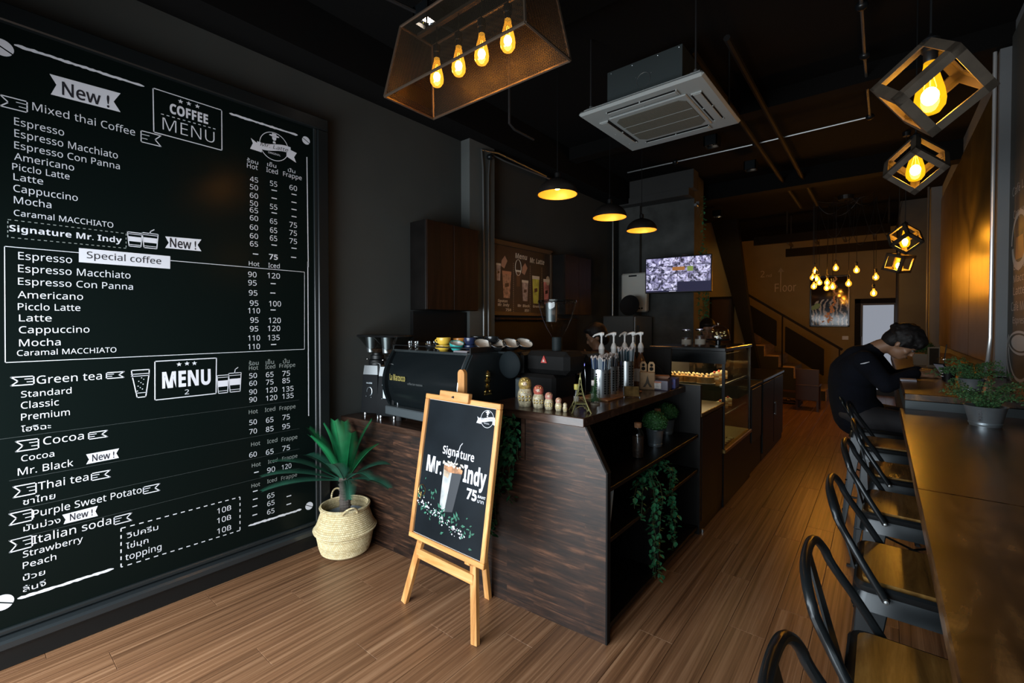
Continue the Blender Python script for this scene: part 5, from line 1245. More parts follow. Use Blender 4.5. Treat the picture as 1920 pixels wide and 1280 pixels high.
# leaning menus / books in the lower cell
for i in range(3):
    b = thing('booklet', ['white','middle','right hand'][i]+' white booklet leaning in the lower shelf next to the counter front', 'book', (-1.02, 1.965+.018*i, .472), 0, 'white booklets on the lower shelf')
    T_ = TR(rx=-.10-.06*i)
    MB().box(-.17,.0,0,.008,0,.215,.001,T_).build('cover', plain('booklet_cover_%d'%i, (.45,.50,.52), .5), b); MB().box(-.165,-.003,.0015,.0065,.002,.213,0,T_).build('pages', plain('pages_%d'%i, (.40,.43,.44), .8), b)
# trailing ivy
ivm = plain('ivy_leaf', (.030,.16,.070), .38, 0, .4, 30); ivs = plain('ivy_stem', (.04,.06,.02), .7)
def leaf(m, p, d, up, s):
    d = d.normalized(); w = d.cross(up); 
    if w.length < 1e-4: w = d.orthogonal()
    w.normalize(); n = w.cross(d)
    P = lambda a, b, c=0: tuple(p + d*a*s + w*b*s + n*c*s)
    m.add([P(0,0),P(.35,.38,.06),P(.75,.30,.04),P(1.1,0,-.08),P(.75,-.30,.04),P(.35,-.38,.06),P(.5,0,-.05)], [(0,1,6),(1,2,6),(2,3,6),(3,4,6),(4,5,6),(5,0,6)])
def ivy(name, label, loc, strands, ls=.026, pot=None, dens=70, cat='plant'):
    rr = random.Random(len(label)); e = thing(name, label, cat, loc)
    if pot: MB().lathe([(.001,.0),(pot*.75,0),(pot,pot*1.2),(pot*.95,pot*1.2),(pot*.7,.01)], 20, cap=False).build('pot', M['black'], e, True); 
    cnt = 0; ms_ = MB(); extra = MB()
    for pts in strands:
        P = [Vector(p) for p in pts]; ms_.tube(P, .0016, 5)
        Ln = [0]
        for a, b in zip(P[:-1],P[1:]): Ln.append(Ln[-1]+(b-a).length)
        n = int(Ln[-1]*dens)
        for i in range(n):
            s_ = Ln[-1]*i/n; k_ = 0
            while k_ < len(P)-2 and Ln[k_+1] < s_: k_ += 1
            q = P[k_].lerp(P[k_+1], (s_-Ln[k_])/max(1e-6,Ln[k_+1]-Ln[k_]))
            a = rr.uniform(0,2*PI); d = Vector((math.cos(a), math.sin(a), rr.uniform(-1.2,.2)))
            leaf(extra, q+Vector((rr.gauss(0,.010),rr.gauss(0,.014),rr.gauss(0,.01))), d, Vector((0,0,1)), ls*rr.uniform(.7,1.25))
    ms_.build('stems', ivs, e)
    o = extra.build('leaves', ivm, e, fixn=False); o['kind'] = 'stuff'
    return e
def hang(x0, y0, z0, x1, y1, z1, seed):
    rr = random.Random(seed); P = [(x0,y0,z0),((x0+x1)/2,(y0+y1)/2,z0+.05),(x1,y1,z0-.02)]; n = 7
    for i in range(1, n+1): P.append((x1+rr.gauss(0,.008), y1+rr.gauss(0,.012), z0-.02+(z1-z0+.02)*i/n))
    return P
ivy('trailing_ivy', 'trailing ivy spilling from the lower shelf down to the floor', (-1.08, 2.55, .472), [
    hang(0,0,.13, .10,-.06,-.42,1), hang(0,0,.13,.115,-.03,-.44,2), hang(0,0,.12,.10,-.09,-.36,3), hang(0,.05,.16,.10,.20,-.30,4), hang(0,.05,.15,.105,.22,-.36,5), hang(0,.05,.15,.10,.17,-.20,7),
    [(0,0,.13),(.03,-.15,.14),(.07,-.28,.10),(.09,-.32,.06)], [(0,0,.13),(.05,-.12,.12),(.09,-.22,.06),(.10,-.26,-.02)], [(0,.1,.15),(.05,.16,.17),(.08,.22,.12)], hang(0,0,.12,.10,-.05,-.10,6)], .030, .07, 85)
ivy('hanging_ivy', 'dark ivy hanging under the counter slab beside the easel', (-1.66, YF-.02, .99), [hang(0,.03,-.01,.02,-.03,-.62,11), hang(.02,.03,-.01,.07,-.03,-.40,12), hang(.05,.03,-.01,.115,-.03,-.36,13), hang(.03,.03,-.01,.05,-.03,-.56,14), hang(.06,.03,0,.14,-.025,-.22,15), hang(-.05,.03,-.01,-.02,-.03,-.50,16), hang(.02,.03,0,.09,-.035,-.40,17), hang(.08,.03,0,.175,-.03,-.34,18), hang(.08,.03,0,.20,-.03,-.20,19), hang(.04,.03,0,.15,-.03,-.44,20), hang(.0,.03,0,.03,-.04,-.66,21)], .034, None, 85)
# ---------------------------------------------------------------- cake display case
dc = thing('cake_display_case', 'glass cake display case with warm light on a black base', 'display case', (-1.28, 4.40, 0))
MB().box(-.32,.30,-.47,.48,.0,.44,.004).build('base', M['black'], dc)
MB().box(-.32,.315,-.475,.485,.44,.475,.006).build('base_trim', plain('bronze_trim', (.42,.28,.10), .3, .8), dc)
for x in (-.31,.29):
    for y in (-.46,.465): MB().box(x-.010,x+.012,y-.010,y+.010,.475,1.27).build('post', M['black'], dc)
MB().box(-.30,-.28,-.47,.47,.475,1.27).build('back_panel', M['steel'], dc)
cg = thin_glass('case_glass', (.90,.93,.92), .12)
MB().box(.292,.296,-.45,.455,.475,1.25).build('front_pane', cg, dc); MB().box(-.30,.29,-.468,-.464,.475,1.17).build('side_pane', cg, dc); MB().box(-.30,.29,.466,.470,.475,1.25).build('side_pane', cg, dc)
MB().box(-.33,.31,-.48,.49,1.27,1.30,.004).box(-.33,.31,-.478,-.47,1.17,1.27).build('top', M['blackgloss'], dc)
MB().tube([(.298,-.45,.50),(.298,-.45,1.25)], .003, 5).tube([(.298,.46,.5),(.298,.46,1.25)], .004, 5).build('edge_profile', M['chrome'], dc)
for z in (.73,.99): MB().box(-.28,.27,-.45,.45,z-.008,z,.002).build('glass_shelf', thin_glass('shelf_glass_%d'%int(z*100), (.80,.86,.84), .3), dc); MB().box(.26,.272,-.45,.45,z-.012,z+.004).build('shelf_rail', M['steel'], dc)
MB().box(-.285,.285,-.45,.45,.476,.480).build('deck', plain('case_deck', (.40,.30,.17), .4), dc)
MB().box(-.25,.22,-.44,-.41,1.245,1.265).build('light_strip', emis('warm_strip', (1,.62,.22), 10), dc, label='warm light strip')
MB().box(.20,.22,-.40,.42,1.250,1.265).build('light_strip', emis('warm_strip_b', (1,.62,.22), 2.2), dc)
crust = plain('cake_crust', (.46,.26,.09), .6, 0, .3, 40); creamc = plain('cake_cream', (.70,.62,.42), .5); choc = plain('cake_choc', (.06,.025,.012), .35); redv = plain('cake_red', (.38,.04,.03), .5); foil = plain('gold_foil', (.60,.45,.22), .25, .9); matcha = plain('cake_green', (.20,.32,.06), .6)
def cake(label, x, y, z, kind, rz=0):
    e = thing('cake', label, 'cake', (x, y, z), rz, 'cakes in the display case')
    if kind == 'slice':
        P = [(-.05,-.035),(.05,0),(-.05,.035)]
        for i, mt in enumerate((crust, creamc, crust, creamc)): MB().prism(P, .018*i+.004, .018*i+.021, 'z').build('cake_layer', mt, e)
        MB().sphere((-.03,0,.082), .011).build('topping', redv, e, True)
    elif kind == 'round':
        MB().lathe([(.001,0),(.07,0),(.07,.05),(.062,.056),(.001,.058)], 24).build('cake_layer', crust, e, True)
        m = MB(); 
        for k in range(8): m.sphere((.05*math.cos(k*PI/4), .05*math.sin(k*PI/4), .064), .012, 8, 6)
        m.build('topping', creamc, e, True); MB().lathe([(.001,-.003),(.08,-.003),(.08,.0)], 24).build('plate', M['white'], e, True)
    elif kind == 'tart':
        MB().lathe([(.001,0),(.026,0),(.034,.018),(.030,.018),(.024,.010),(.001,.010)], 18).build('foil_cup', foil, e, True)
        MB().sphere((0,0,.014), .024, 12, 8, sc=(1,1,.5)).build('filling', creamc, e, True)
    elif kind == 'roll':
        MB().lathe([(.001,0),(.022,0),(.022,.13),(.001,.13)], 16, TR(rx=PI/2)).build('roll', crust, e, True); MB().lathe([(.012,-.001),(.004,-.002)], 12, TR(rx=PI/2)).build('cream', creamc, e, True)
    return e
for i, (x, y) in enumerate(((.12,-.38),(.0,-.36),(-.12,-.38))): cake(['whole cake nearest the glass','whole cake in the middle','whole cake at the back'][i]+' on the top shelf of the display case', -1.28+x, 4.40+y+.02, .995, 'round')
for i in range(4): cake('%s wrapped cream roll from the left propped on the middle shelf' % ords[i], -1.24+.055*i+.0, 4.02+.07*i, .765, 'roll', .3)
for i in range(3): cake('%s triangular cake slice from the near side on the middle shelf' % ords[i], -1.10, 4.28+.13*i, .735, 'slice', PI/2+.2)
for i in range(3): cake('%s cake slice from the near side on the top shelf by the glass' % ords[i], -1.12, 4.16+.14*i, .995, 'slice', PI/2+.3)
for i in range(12): 
    cake('small tart in a gold foil cup in the cake case, %s row, %s' % (ords[i//3], ('back','middle','front')[i%3]), -1.17+.075*(i%3)-.0, 4.06+.075*(i//3), .478, 'tart')
cake('green round cake at the bottom near corner of the display case', -1.19, 3.985, .478, 'tart')
l = bpy.data.lights.new('case_light', 'AREA'); l.shape = 'RECTANGLE'; l.size = .45; l.size_y = .7; l.energy = 9; l.color = (1,.66,.30)
o = bpy.data.objects.new('case_light', l); COL.objects.link(o); o.location = (-1.30, 4.40, 1.262)
# jars on the case
def jar(label, x, y, r, h, fill, ff):
    e = thing('glass_jar', label, 'jar', (x, y, 1.30))
    MB().lathe([(.001,.002),(r*.95,0),(r,.01),(r,h*.78),(r*.85,h*.86),(r*.88,h*.9)], 24, cap=False).build('glass', gl, e, True)
    MB().lathe([(.001,.005),(r*.93,.005),(r*.93,h*ff),(.001,h*ff+.004)], 20).build('contents', fill, e, True)
    MB().lathe([(r*.92,h*.88),(r*.95,h*.9),(r*.95,h*.96),(r*.5,h*.99),(.001,h)], 24).build('lid', M['chrome'], e, True)
    MB().lathe([(r*1.01,h*.12),(r*1.01,h*.42)], 24, cap=False).build('jar_label', M['porcelain'] if False else plain('jar_label_%d'%int(r*1e4+x*-100), (.30,.28,.24), .7), e, True)
jar('left glass jar on the display case with a pale label', -1.30, 3.98, .040, .15, choc, .5)
jar('right glass jar on the display case with a dark lid', -1.21, 4.06, .043, .155, choc, .6)
e = thing('glass_cloche', 'round glass cloche full of glints on a black stand on the display case', 'cloche', (-1.10, 4.20, 1.30))
MB().lathe([(.001,0),(.07,0),(.07,.01),(.02,.015),(.02,.05),(.095,.055),(.10,.065),(.001,.066)], 30).build('stand', M['blackgloss'], e, True)
MB().lathe([(.092,.068),(.094,.10),(.078,.15),(.04,.178),(.012,.184)], 30, cap=False).build('dome', gl, e, True); MB().sphere((0,0,.195), .012).build('knob', M['chrome'], e, True)
rr = random.Random(5)
m = MB()
for i in range(14): m.sphere((rr.uniform(-.05,.05), rr.uniform(-.05,.05), .08+rr.uniform(0,.05)), .012, 7, 5)
m.build('wrapped_sweets', foil, e, True)
e = thing('serving_tongs', 'metal tongs lying on the far corner of the display case', 'tongs', (-1.03, 4.72, 1.302), .4)
MB().tube([(0,-.09,.008),(.012,0,.012),(.004,.09,.008)], .004, 6).tube([(0.01,-.09,.008),(-.012,0,.012),(.006,.09,.008)], .004, 6).build('arms', plain('copper_tongs', (.6,.3,.12), .25, .9), e, True)
# black cabinets beyond the case
e = thing('waste_cabinet', 'grey fronted black cabinet right behind the cake case', 'cabinet', (-1.25, 5.20, 0))
MB().box(-.25,.25,-.30,.30,0,.86,.004).build('body', M['black'], e); MB().box(.25,.262,-.20,.26,.30,.84,.003).build('door', plain('grey_door', (.055,.060,.062), .5), e); MB().box(-.25,.265,-.30,.30,.86,.88,.003).build('top', M['black'], e)
e = thing('base_cabinet', 'black cabinet with an upright steel handle at the end of the counter run', 'cabinet', (-1.25, 6.18, 0))
MB().box(-.25,.25,-.66,.66,.0,.86,.004).build('body', M['black'], e); MB().box(-.26,.27,-.67,.68,.86,.89,.004).build('top', M['blackgloss'], e)
for y0, y1 in ((-.64,-.01),(.01,.64)): MB().box(.25,.264,y0,y1,.08,.84,.003).build('door', M['black'], e)
MB().tube([(.275,.05,.40),(.275,.05,.56)], .008, 8).box(.262,.275,.045,.055,.41,.42).box(.262,.275,.045,.055,.54,.55).build('handle', M['steel'], e)
# ---------------------------------------------------------------- wall cabinets, poster of drinks, backsplash
def wallcab(label, y0, y1, z0, z1, nd, mat=None):
    e = thing('wall_cabinet', label, 'cabinet', (-2.895, (y0+y1)/2, z0)); h = (y1-y0)/2; H = z1-z0
    MB().box(-.103,.088,-h,h,0,H,.003).build('body', M['darkpanel'], e)
    for k in range(nd):
        a = -h+2*h*k/nd; MB().box(.089,.105,a+.002,a+2*h/nd-.002,.002,H-.002,.002).build('door', M['cabinet'], e)
wallcab('brown wooden wall cabinet above the espresso machine', 2.36, 2.95, 1.61, 2.325, 2)
wallcab('brown wooden wall cabinet right of the drinks poster', 4.39, 4.98, 1.60, 2.29, 2)
e = thing('backsplash_panel', 'black panel on the wall below the first wall cabinet', 'panel', (-2.99, 2.66, 0))
MB().box(-.008,.03,-.30,.31,.0,1.60).build('board', M['blackmatte'], e)
e = thing('back_counter', 'black back counter with a shelf rail under the drinks poster', 'counter', (-2.78, 4.2, 0))
MB().box(-.215,.20,-.85,1.0,0,.86,.003).build('body', M['darkpanel'], e); MB().box(-.215,.22,-.85,1.0,.86,.90,.003).build('worktop', M['slab'], e)
MB().box(-.215,-.19,-.85,.75,.90,1.54).build('splash_board', M['darkpanel'], e); MB().box(-.215,-.10,-.85,.62,1.535,1.56,.003).build('shelf_rail', M['cabinet'], e)
e = thing('drinks_poster', 'brown framed poster showing four iced drinks on the left wall', 'poster', (-2.985, 3.86, 1.96))
brn = plain('poster_brown', (.035,.021,.013), .5); frm = plain('frame_brown', (.060,.034,.018), .4)
MB().box(-.012,.0,-.52,.52,-.36,.34).build('print', brn, e)
for a in ((-.53,.53,.33,.38),(-.53,.53,-.38,-.34),(-.53,-.50,-.36,.36),(.50,.53,-.36,.36)): MB().box(-.012,.02,a[0],a[1],a[2],a[3],.003).build('frame_bar', frm, e)
Yv, Zv = (0,1,0), (0,0,1)
tl = plain('cream_letters', (.66,.58,.46), .5)
lettering('Menu', (.0012,-.14,.225), Yv, (0,.12,1), .20, .055, tl, e, style='b'); lettering('Mr. Latte', (.0012,.115,.205), Yv, (0,.12,1), .27, .055, tl, e, style='b')
for k, y in enumerate((-.17,.12,.34)):
    m = MB()
    for i in range(26): m.add([(.0008,y-.002,.17-.02*i),(.0008,y+.002,.17-.02*i),(.0008,y+.002,.16-.02*i),(.0008,y-.002,.16-.02*i)], [(0,1,2,3)])
    m.build('printed_dots', tl, e, fixn=False)
def pcup(y, z, w, h, c, top=None):
    MB().add([(.0012,y-w*.36,z),(.0012,y+w*.36,z),(.0012,y+w*.5,z+h),(.0012,y-w*.5,z+h)], [(0,1,2,3)]).build('printed_cup', c, e, fixn=False)
    MB().add([(.0016,y-w*.52,z+h*.9),(.0016,y+w*.52,z+h*.9),(.0016,y+w*.52,z+h*1.02),(.0016,y-w*.52,z+h*1.02)], [(0,1,2,3)]).build('printed_lid', top or tl, e, fixn=False)
    MB().add([(.0016,y-w*.2,z+h*.4),(.0016,y+w*.25,z+h*.45),(.0016,y+w*.22,z+h*.58),(.0016,y-w*.22,z+h*.55)], [(0,1,2,3)]).build('printed_mark', choc, e, fixn=False)
cA = plain('p_coffee', (.42,.22,.13), .5, 0, .5, 30); cB = plain('p_black', (.40,.30,.26), .5, 0, .4, 30); cC = plain('p_lime', (.50,.50,.08), .5, 0, .3, 20); cD = plain('p_pink', (.60,.22,.20), .5, 0, .5, 12)
pcup(-.41,-.03,.07,.17,cB); pcup(-.28,-.20,.14,.27,cA, plain('p_rim', (.5,.22,.12), .5)); pcup(-.09,-.07,.08,.17,choc); pcup(.03,-.22,.11,.22,cB); pcup(.225,-.24,.13,.30,cC); pcup(.43,-.24,.115,.28,cD)
MB().add([(.0014,.43+.03+.04*math.cos(t), .03+.055*math.sin(t)) for t in [2*PI*i/14 for i in range(14)]], [tuple(range(14))]).build('printed_slice', plain('p_cream', (.5,.38,.26), .5), e, fixn=False)
MB().tube([(.0016,-.09+.05*math.cos(t), .13+.085*math.sin(t)) for t in [2*PI*i/16 for i in range(16)]], .003, 4, closed=True).build('printed_ring', tl, e)
for (a, b) in ((-.33,.16),(.01,.12)):
    MB().add([(.0014,a-.04,b-.04),(.0014,a+.01,b-.06),(.0014,a+.06,b+.02),(.0014,a+.02,b+.07),(.0014,a-.03,b+.02)], [(0,1,2,3,4)]).build('printed_hand', plain('p_hand', (.45,.24,.15), .6), e, fixn=False)
for s_, y, w_, z in (('Signature',-.42,.15,-.245),('Mr. Indy',-.42,.18,-.285),('75฿',-.30,.09,-.335),('Mr. Black',-.10,.21,-.285),('85฿',.02,.08,-.335),('Green tea',.17,.20,-.285)):
    lettering(s_, (.0012,y,z), Yv, (0,.12,1), w_, .028, tl, e, style='b')
# ---------------------------------------------------------------- fridge, water heater, screen, vine
e = thing('refrigerator', 'tall refrigerator with a stainless side at the end of the work area', 'refrigerator', (-2.72, 5.87, 0))
MB().box(-.23,.215,-.28,.28,.03,1.60,.01).build('body', plain('fridge_grey', (.06,.065,.065), .45), e)
for z0, z1 in ((.05,.62),(.64,1.59)): MB().box(.216,.24,-.275,.275,z0,z1,.008).build('door', M['steel'], e); MB().tube([(.26,-.22,z0+.2),(.26,-.22,z1-.12)], .010, 8).box(.24,.26,-.228,-.212,z0+.2,z0+.22).box(.24,.26,-.228,-.212,z1-.14,z1-.12).build('handle', M['black'], e)
for x in (-.18,.17):
    for y in (-.24,.24): MB().cyl(x,y,0,.03,.02,10).build('foot', M['rubber'], e)
e = thing('tray', 'round black tray leaning on top of the refrigerator', 'tray', (-2.62, 5.72, 1.60))
MB().lathe([(.001,0),(.135,0),(.14,.008),(.14,.012),(.132,.006),(.001,.006)], 36, TR(0,0,.14,rx=PI/2-.15)).build('tray_disc', M['blackmatte'], e, True)
e = thing('water_heater', 'white wall mounted box behind the refrigerator', 'water heater', (-2.72, 6.11, 1.66))
MB().box(-.19,.19,-.055,.055,0,.55,.02).build('casing', plain('heater_white', (.62,.61,.55), .4), e)
MB().box(-.07,.05,-.058,-.054,.50,.52).build('maker_plate', M['gun'], e)
for x in (.09,.13): MB().lathe([(.014,0),(.012,.012)], 12, TR(x,-.055,.05,rx=PI/2)).build('knob', M['gun'], e)
tv = thing('wall_screen', 'flat screen on a wall arm showing a grid of security camera pictures', 'screen', (-2.01, 5.80, 2.125), math.radians(7))
MB().box(-.405,.405,-.02,.03,-.235,.225,.006).build('screen_shell', M['black'], tv); MB().box(-.06,.06,.03,.16,-.06,.06).box(-.02,.02,.16,.42,-.03,.03).build('wall_arm', M['gun'], tv)
MB().box(-.395,.395,-.0225,-.0195,-.222,.213).build('screen_glass', emis('screen_black', (.10,.10,.35), .12), tv)
def cctv():
    m, nt, b, N, L = base('cctv_tile'); tc = N.new('ShaderNodeTexCoord'); oi = N.new('ShaderNodeObjectInfo'); ad = N.new('ShaderNodeVectorMath'); ad.operation = 'ADD'
    ml = N.new('ShaderNodeMath'); ml.operation = 'MULTIPLY'; ml.inputs[1].default_value = 37; L.new(oi.outputs['Random'], ml.inputs[0]); L.new(tc.outputs['Object'], ad.inputs[0]); L.new(ml.outputs[0], ad.inputs[1])
    v = N.new('ShaderNodeTexVoronoi'); v.inputs['Scale'].default_value = 15; L.new(ad.outputs[0], v.inputs['Vector']); n = N.new('ShaderNodeTexNoise'); n.inputs['Scale'].default_value = 12; n.inputs['Detail'].default_value = 4; n.inputs['Distortion'].default_value = 2.5; L.new(ad.outputs[0], n.inputs['Vector'])
    mx = N.new('ShaderNodeMix'); mx.data_type = 'RGBA'; mx.blend_type = 'MULTIPLY'; mx.inputs[0].default_value = .75; r = N.new('ShaderNodeValToRGB'); e_ = r.color_ramp.elements
    e_[0].position = .40; e_[0].color = (.02,.02,.05,1); e_[1].position = .60; e_[1].color = (.72,.70,1,1); L.new(n.outputs[0], r.inputs[0])
    bw = N.new('ShaderNodeRGBToBW'); L.new(v.outputs['Color'], bw.inputs[0]); r2 = N.new('ShaderNodeValToRGB'); r2.color_ramp.elements[0].position = .25; r2.color_ramp.elements[0].color = (.12,.10,.22,1); r2.color_ramp.elements[1].position = .7; L.new(bw.outputs[0], r2.inputs[0])
    L.new(r.outputs[0], mx.inputs[6]); L.new(r2.outputs[0], mx.inputs[7]); L.new(mx.outputs[2], b.inputs['Emission Color']); setp(b, col=(0,0,0), es=1.15, rough=.3); return m
cm = cctv()
for i in range(4):
    for j in range(4):
        if i == 0 and j >= 2: continue
        x0 = -.392+i_w*j if False else -.392+.196*j; z0 = -.205+.104*i
        MB().box(x0+.002,x0+.194,-.0245,-.0228,z0+.002,z0+.102).build('video_tile', cm, tv)
MB().box(-.06,.09,-.0265,-.0247,.045,.09).build('video_patch', emis('tile_orange', (.5,.2,.05), .7), tv); MB().box(.12,.19,-.0265,-.0247,.03,.09).build('video_patch', emis('tile_green', (.25,.35,.08), .8), tv)
MB().box(.30-.4,.385-.4,-.0245,-.0228,-.218,-.212).build('video_caption', emis('tile_white', (.8,.8,1), .9), tv)
MB().box(.02,.12,-.01,.02,.225,.245,.004).build('status_lights', M['gun'], tv)
ivy('hanging_ivy', 'long dark ivy garland hanging beside the concrete pier behind the case', (-1.82, 6.20, 2.5), [[(0,0,.66),(0,0,0),(.0,0,-.4),(.01,0,-.8),(0,0,-1.25)],[(.04,0,0),(.05,0,-.6),(.03,0,-1.2)],[(-.04,0,-.05),(-.05,0,-.5),(-.03,0,-1.2)],[(.06,0,-.1),(.07,.0,-.5),(.05,0,-1.15)]], .034, None, 75)
e = thing('ceiling_camera', 'small white camera with a dangling cable near the top of the concrete pier', 'camera', (-1.90, 6.22, 3.05))
MB().box(-.02,.02,0,.03,.02,.06).build('bracket', M['galvd'], e); MB().lathe([(.018,0),(.022,.01),(.022,.07),(.018,.08)], 14, TR(.0,-.01,.0,rx=PI/2)).build('camera_body', M['galv'], e, True)
MB().tube([(0,.02,0),(.015,.02,-.08),(.0,.02,-.14),(-.012,.02,-.08),(0,.02,-.01)], .002, 5).build('cable', M['galvd'], e)
# back of the room
e = thing('wooden_chair', 'low brown chair standing in front of the stairs', 'chair', (-.97, 9.35, 0), 0)
cw = plain('chair_brown', (.060,.028,.014), .5)
for x in (-.15,.15):
    for y in (-.15,.15): MB().box(x-.016,x+.016,y-.016,y+.016,0,.42).build('leg', cw, e)
MB().box(-.175,.175,-.175,.175,.42,.45,.006).build('seat', cw, e); MB().box(-.17,.17,-.172,-.15,.18,.72,.006).build('back_board', cw, e)
e = thing('shoe_rack', 'low rack with pale bundles below the stairs beside the brown chair', 'rack', (-1.30, 9.85, 0))
for z in (.03,.22): MB().box(-.22,.18,-.12,.12,z,z+.02).build('shelf', cw, e)
for x in (-.22,.16):
    MB().box(x,x+.02,-.12,.12,0,.24).build('side', cw, e)
for k in range(3):
    b = thing('slipper', ('left','middle','right')[k]+' pale slipper on the low rack by the brown chair', 'slipper', (-1.46+.13*k, 9.83, .05))
    MB().sphere((0,0,.025), .045, 10, 7, sc=(.9,1.6,.55)).build('upper', plain('slipper_tan_%d'%k, (.24,.15,.08), .8), b, True); MB().sphere((0,0,.008), .045, 10, 5, sc=(.95,1.7,.18)).build('sole', M['rubber'], b, True)
# bottles and utensils on the back counter
e = thing('utensil_board', 'pale wooden paddle leaning in the dark niche behind the tall grinder', 'board', (-2.62, 4.60, .90), 0)
MB().prism([(-.02,0),(.03,0),(-.03,.30),(-.045,.30)], -.006, .006, 'y').build('paddle', plain('paddle_wood', (.22,.12,.05), .6), e)
for k in range(3):
    e = thing('amber_jar', ['left','middle','right'][k]+' amber jar on the back counter', 'jar', (-2.66+.085*k, 4.72, .90))
    MB().lathe([(.001,0),(.034,0),(.036,.01),(.036,.08),(.03,.095)], 18).build('jar', plain('amber_%d'%k, (.28,.13,.03), .2), e, True); MB().lathe([(.032,.095),(.033,.11),(.001,.112)], 18).build('lid', M['black'], e, True)
# ---------------------------------------------------------------- bar counters along the right wall
bc = thing('bar_counter', 'long brown wooden bar counter along the right wall in the foreground', 'counter', (.37, 1.5, 0))
for (y0, y1) in ((-2.2,.15),(.152,1.68)):
    MB().box(-.29,.296,y0,y1,1.012,1.05,.003).build('counter_board', M['bartop'], bc)
for y in (-1.9,-.6,.5,1.6):
    MB().box(-.22,.290,y-.015,y+.015,.985,1.012).box(.27,.290,y-.015,y+.015,.55,1.0).build('bracket', M['black'], bc)
MB().prism([(-.20,.985),(-.18,.985),(.27,.57),(.27,.55)], 1.59, 1.61, 'y').build('bracket_strut', M['black'], bc)
bc2 = thing('rear_bar_counter', 'raised rear bar counter where the seated man leans', 'counter', (.385, 5.3, 0))
MB().box(-.285,.285,-2.13,2.5,1.095,1.13,.003).build('counter_board', M['bartop'], bc2)
MB().box(-.283,.28,-2.125,2.49,1.02,1.094,.002).build('apron', plain('apron_slate', (.020,.030,.034), .4), bc2)
for y in (-2.0,-.5,1.0,2.3): MB().box(.24,.27,y-.02,y+.02,0,1.02).box(-.24,.27,y-.02,y+.02,1.0,1.02).build('support', M['black'], bc2)
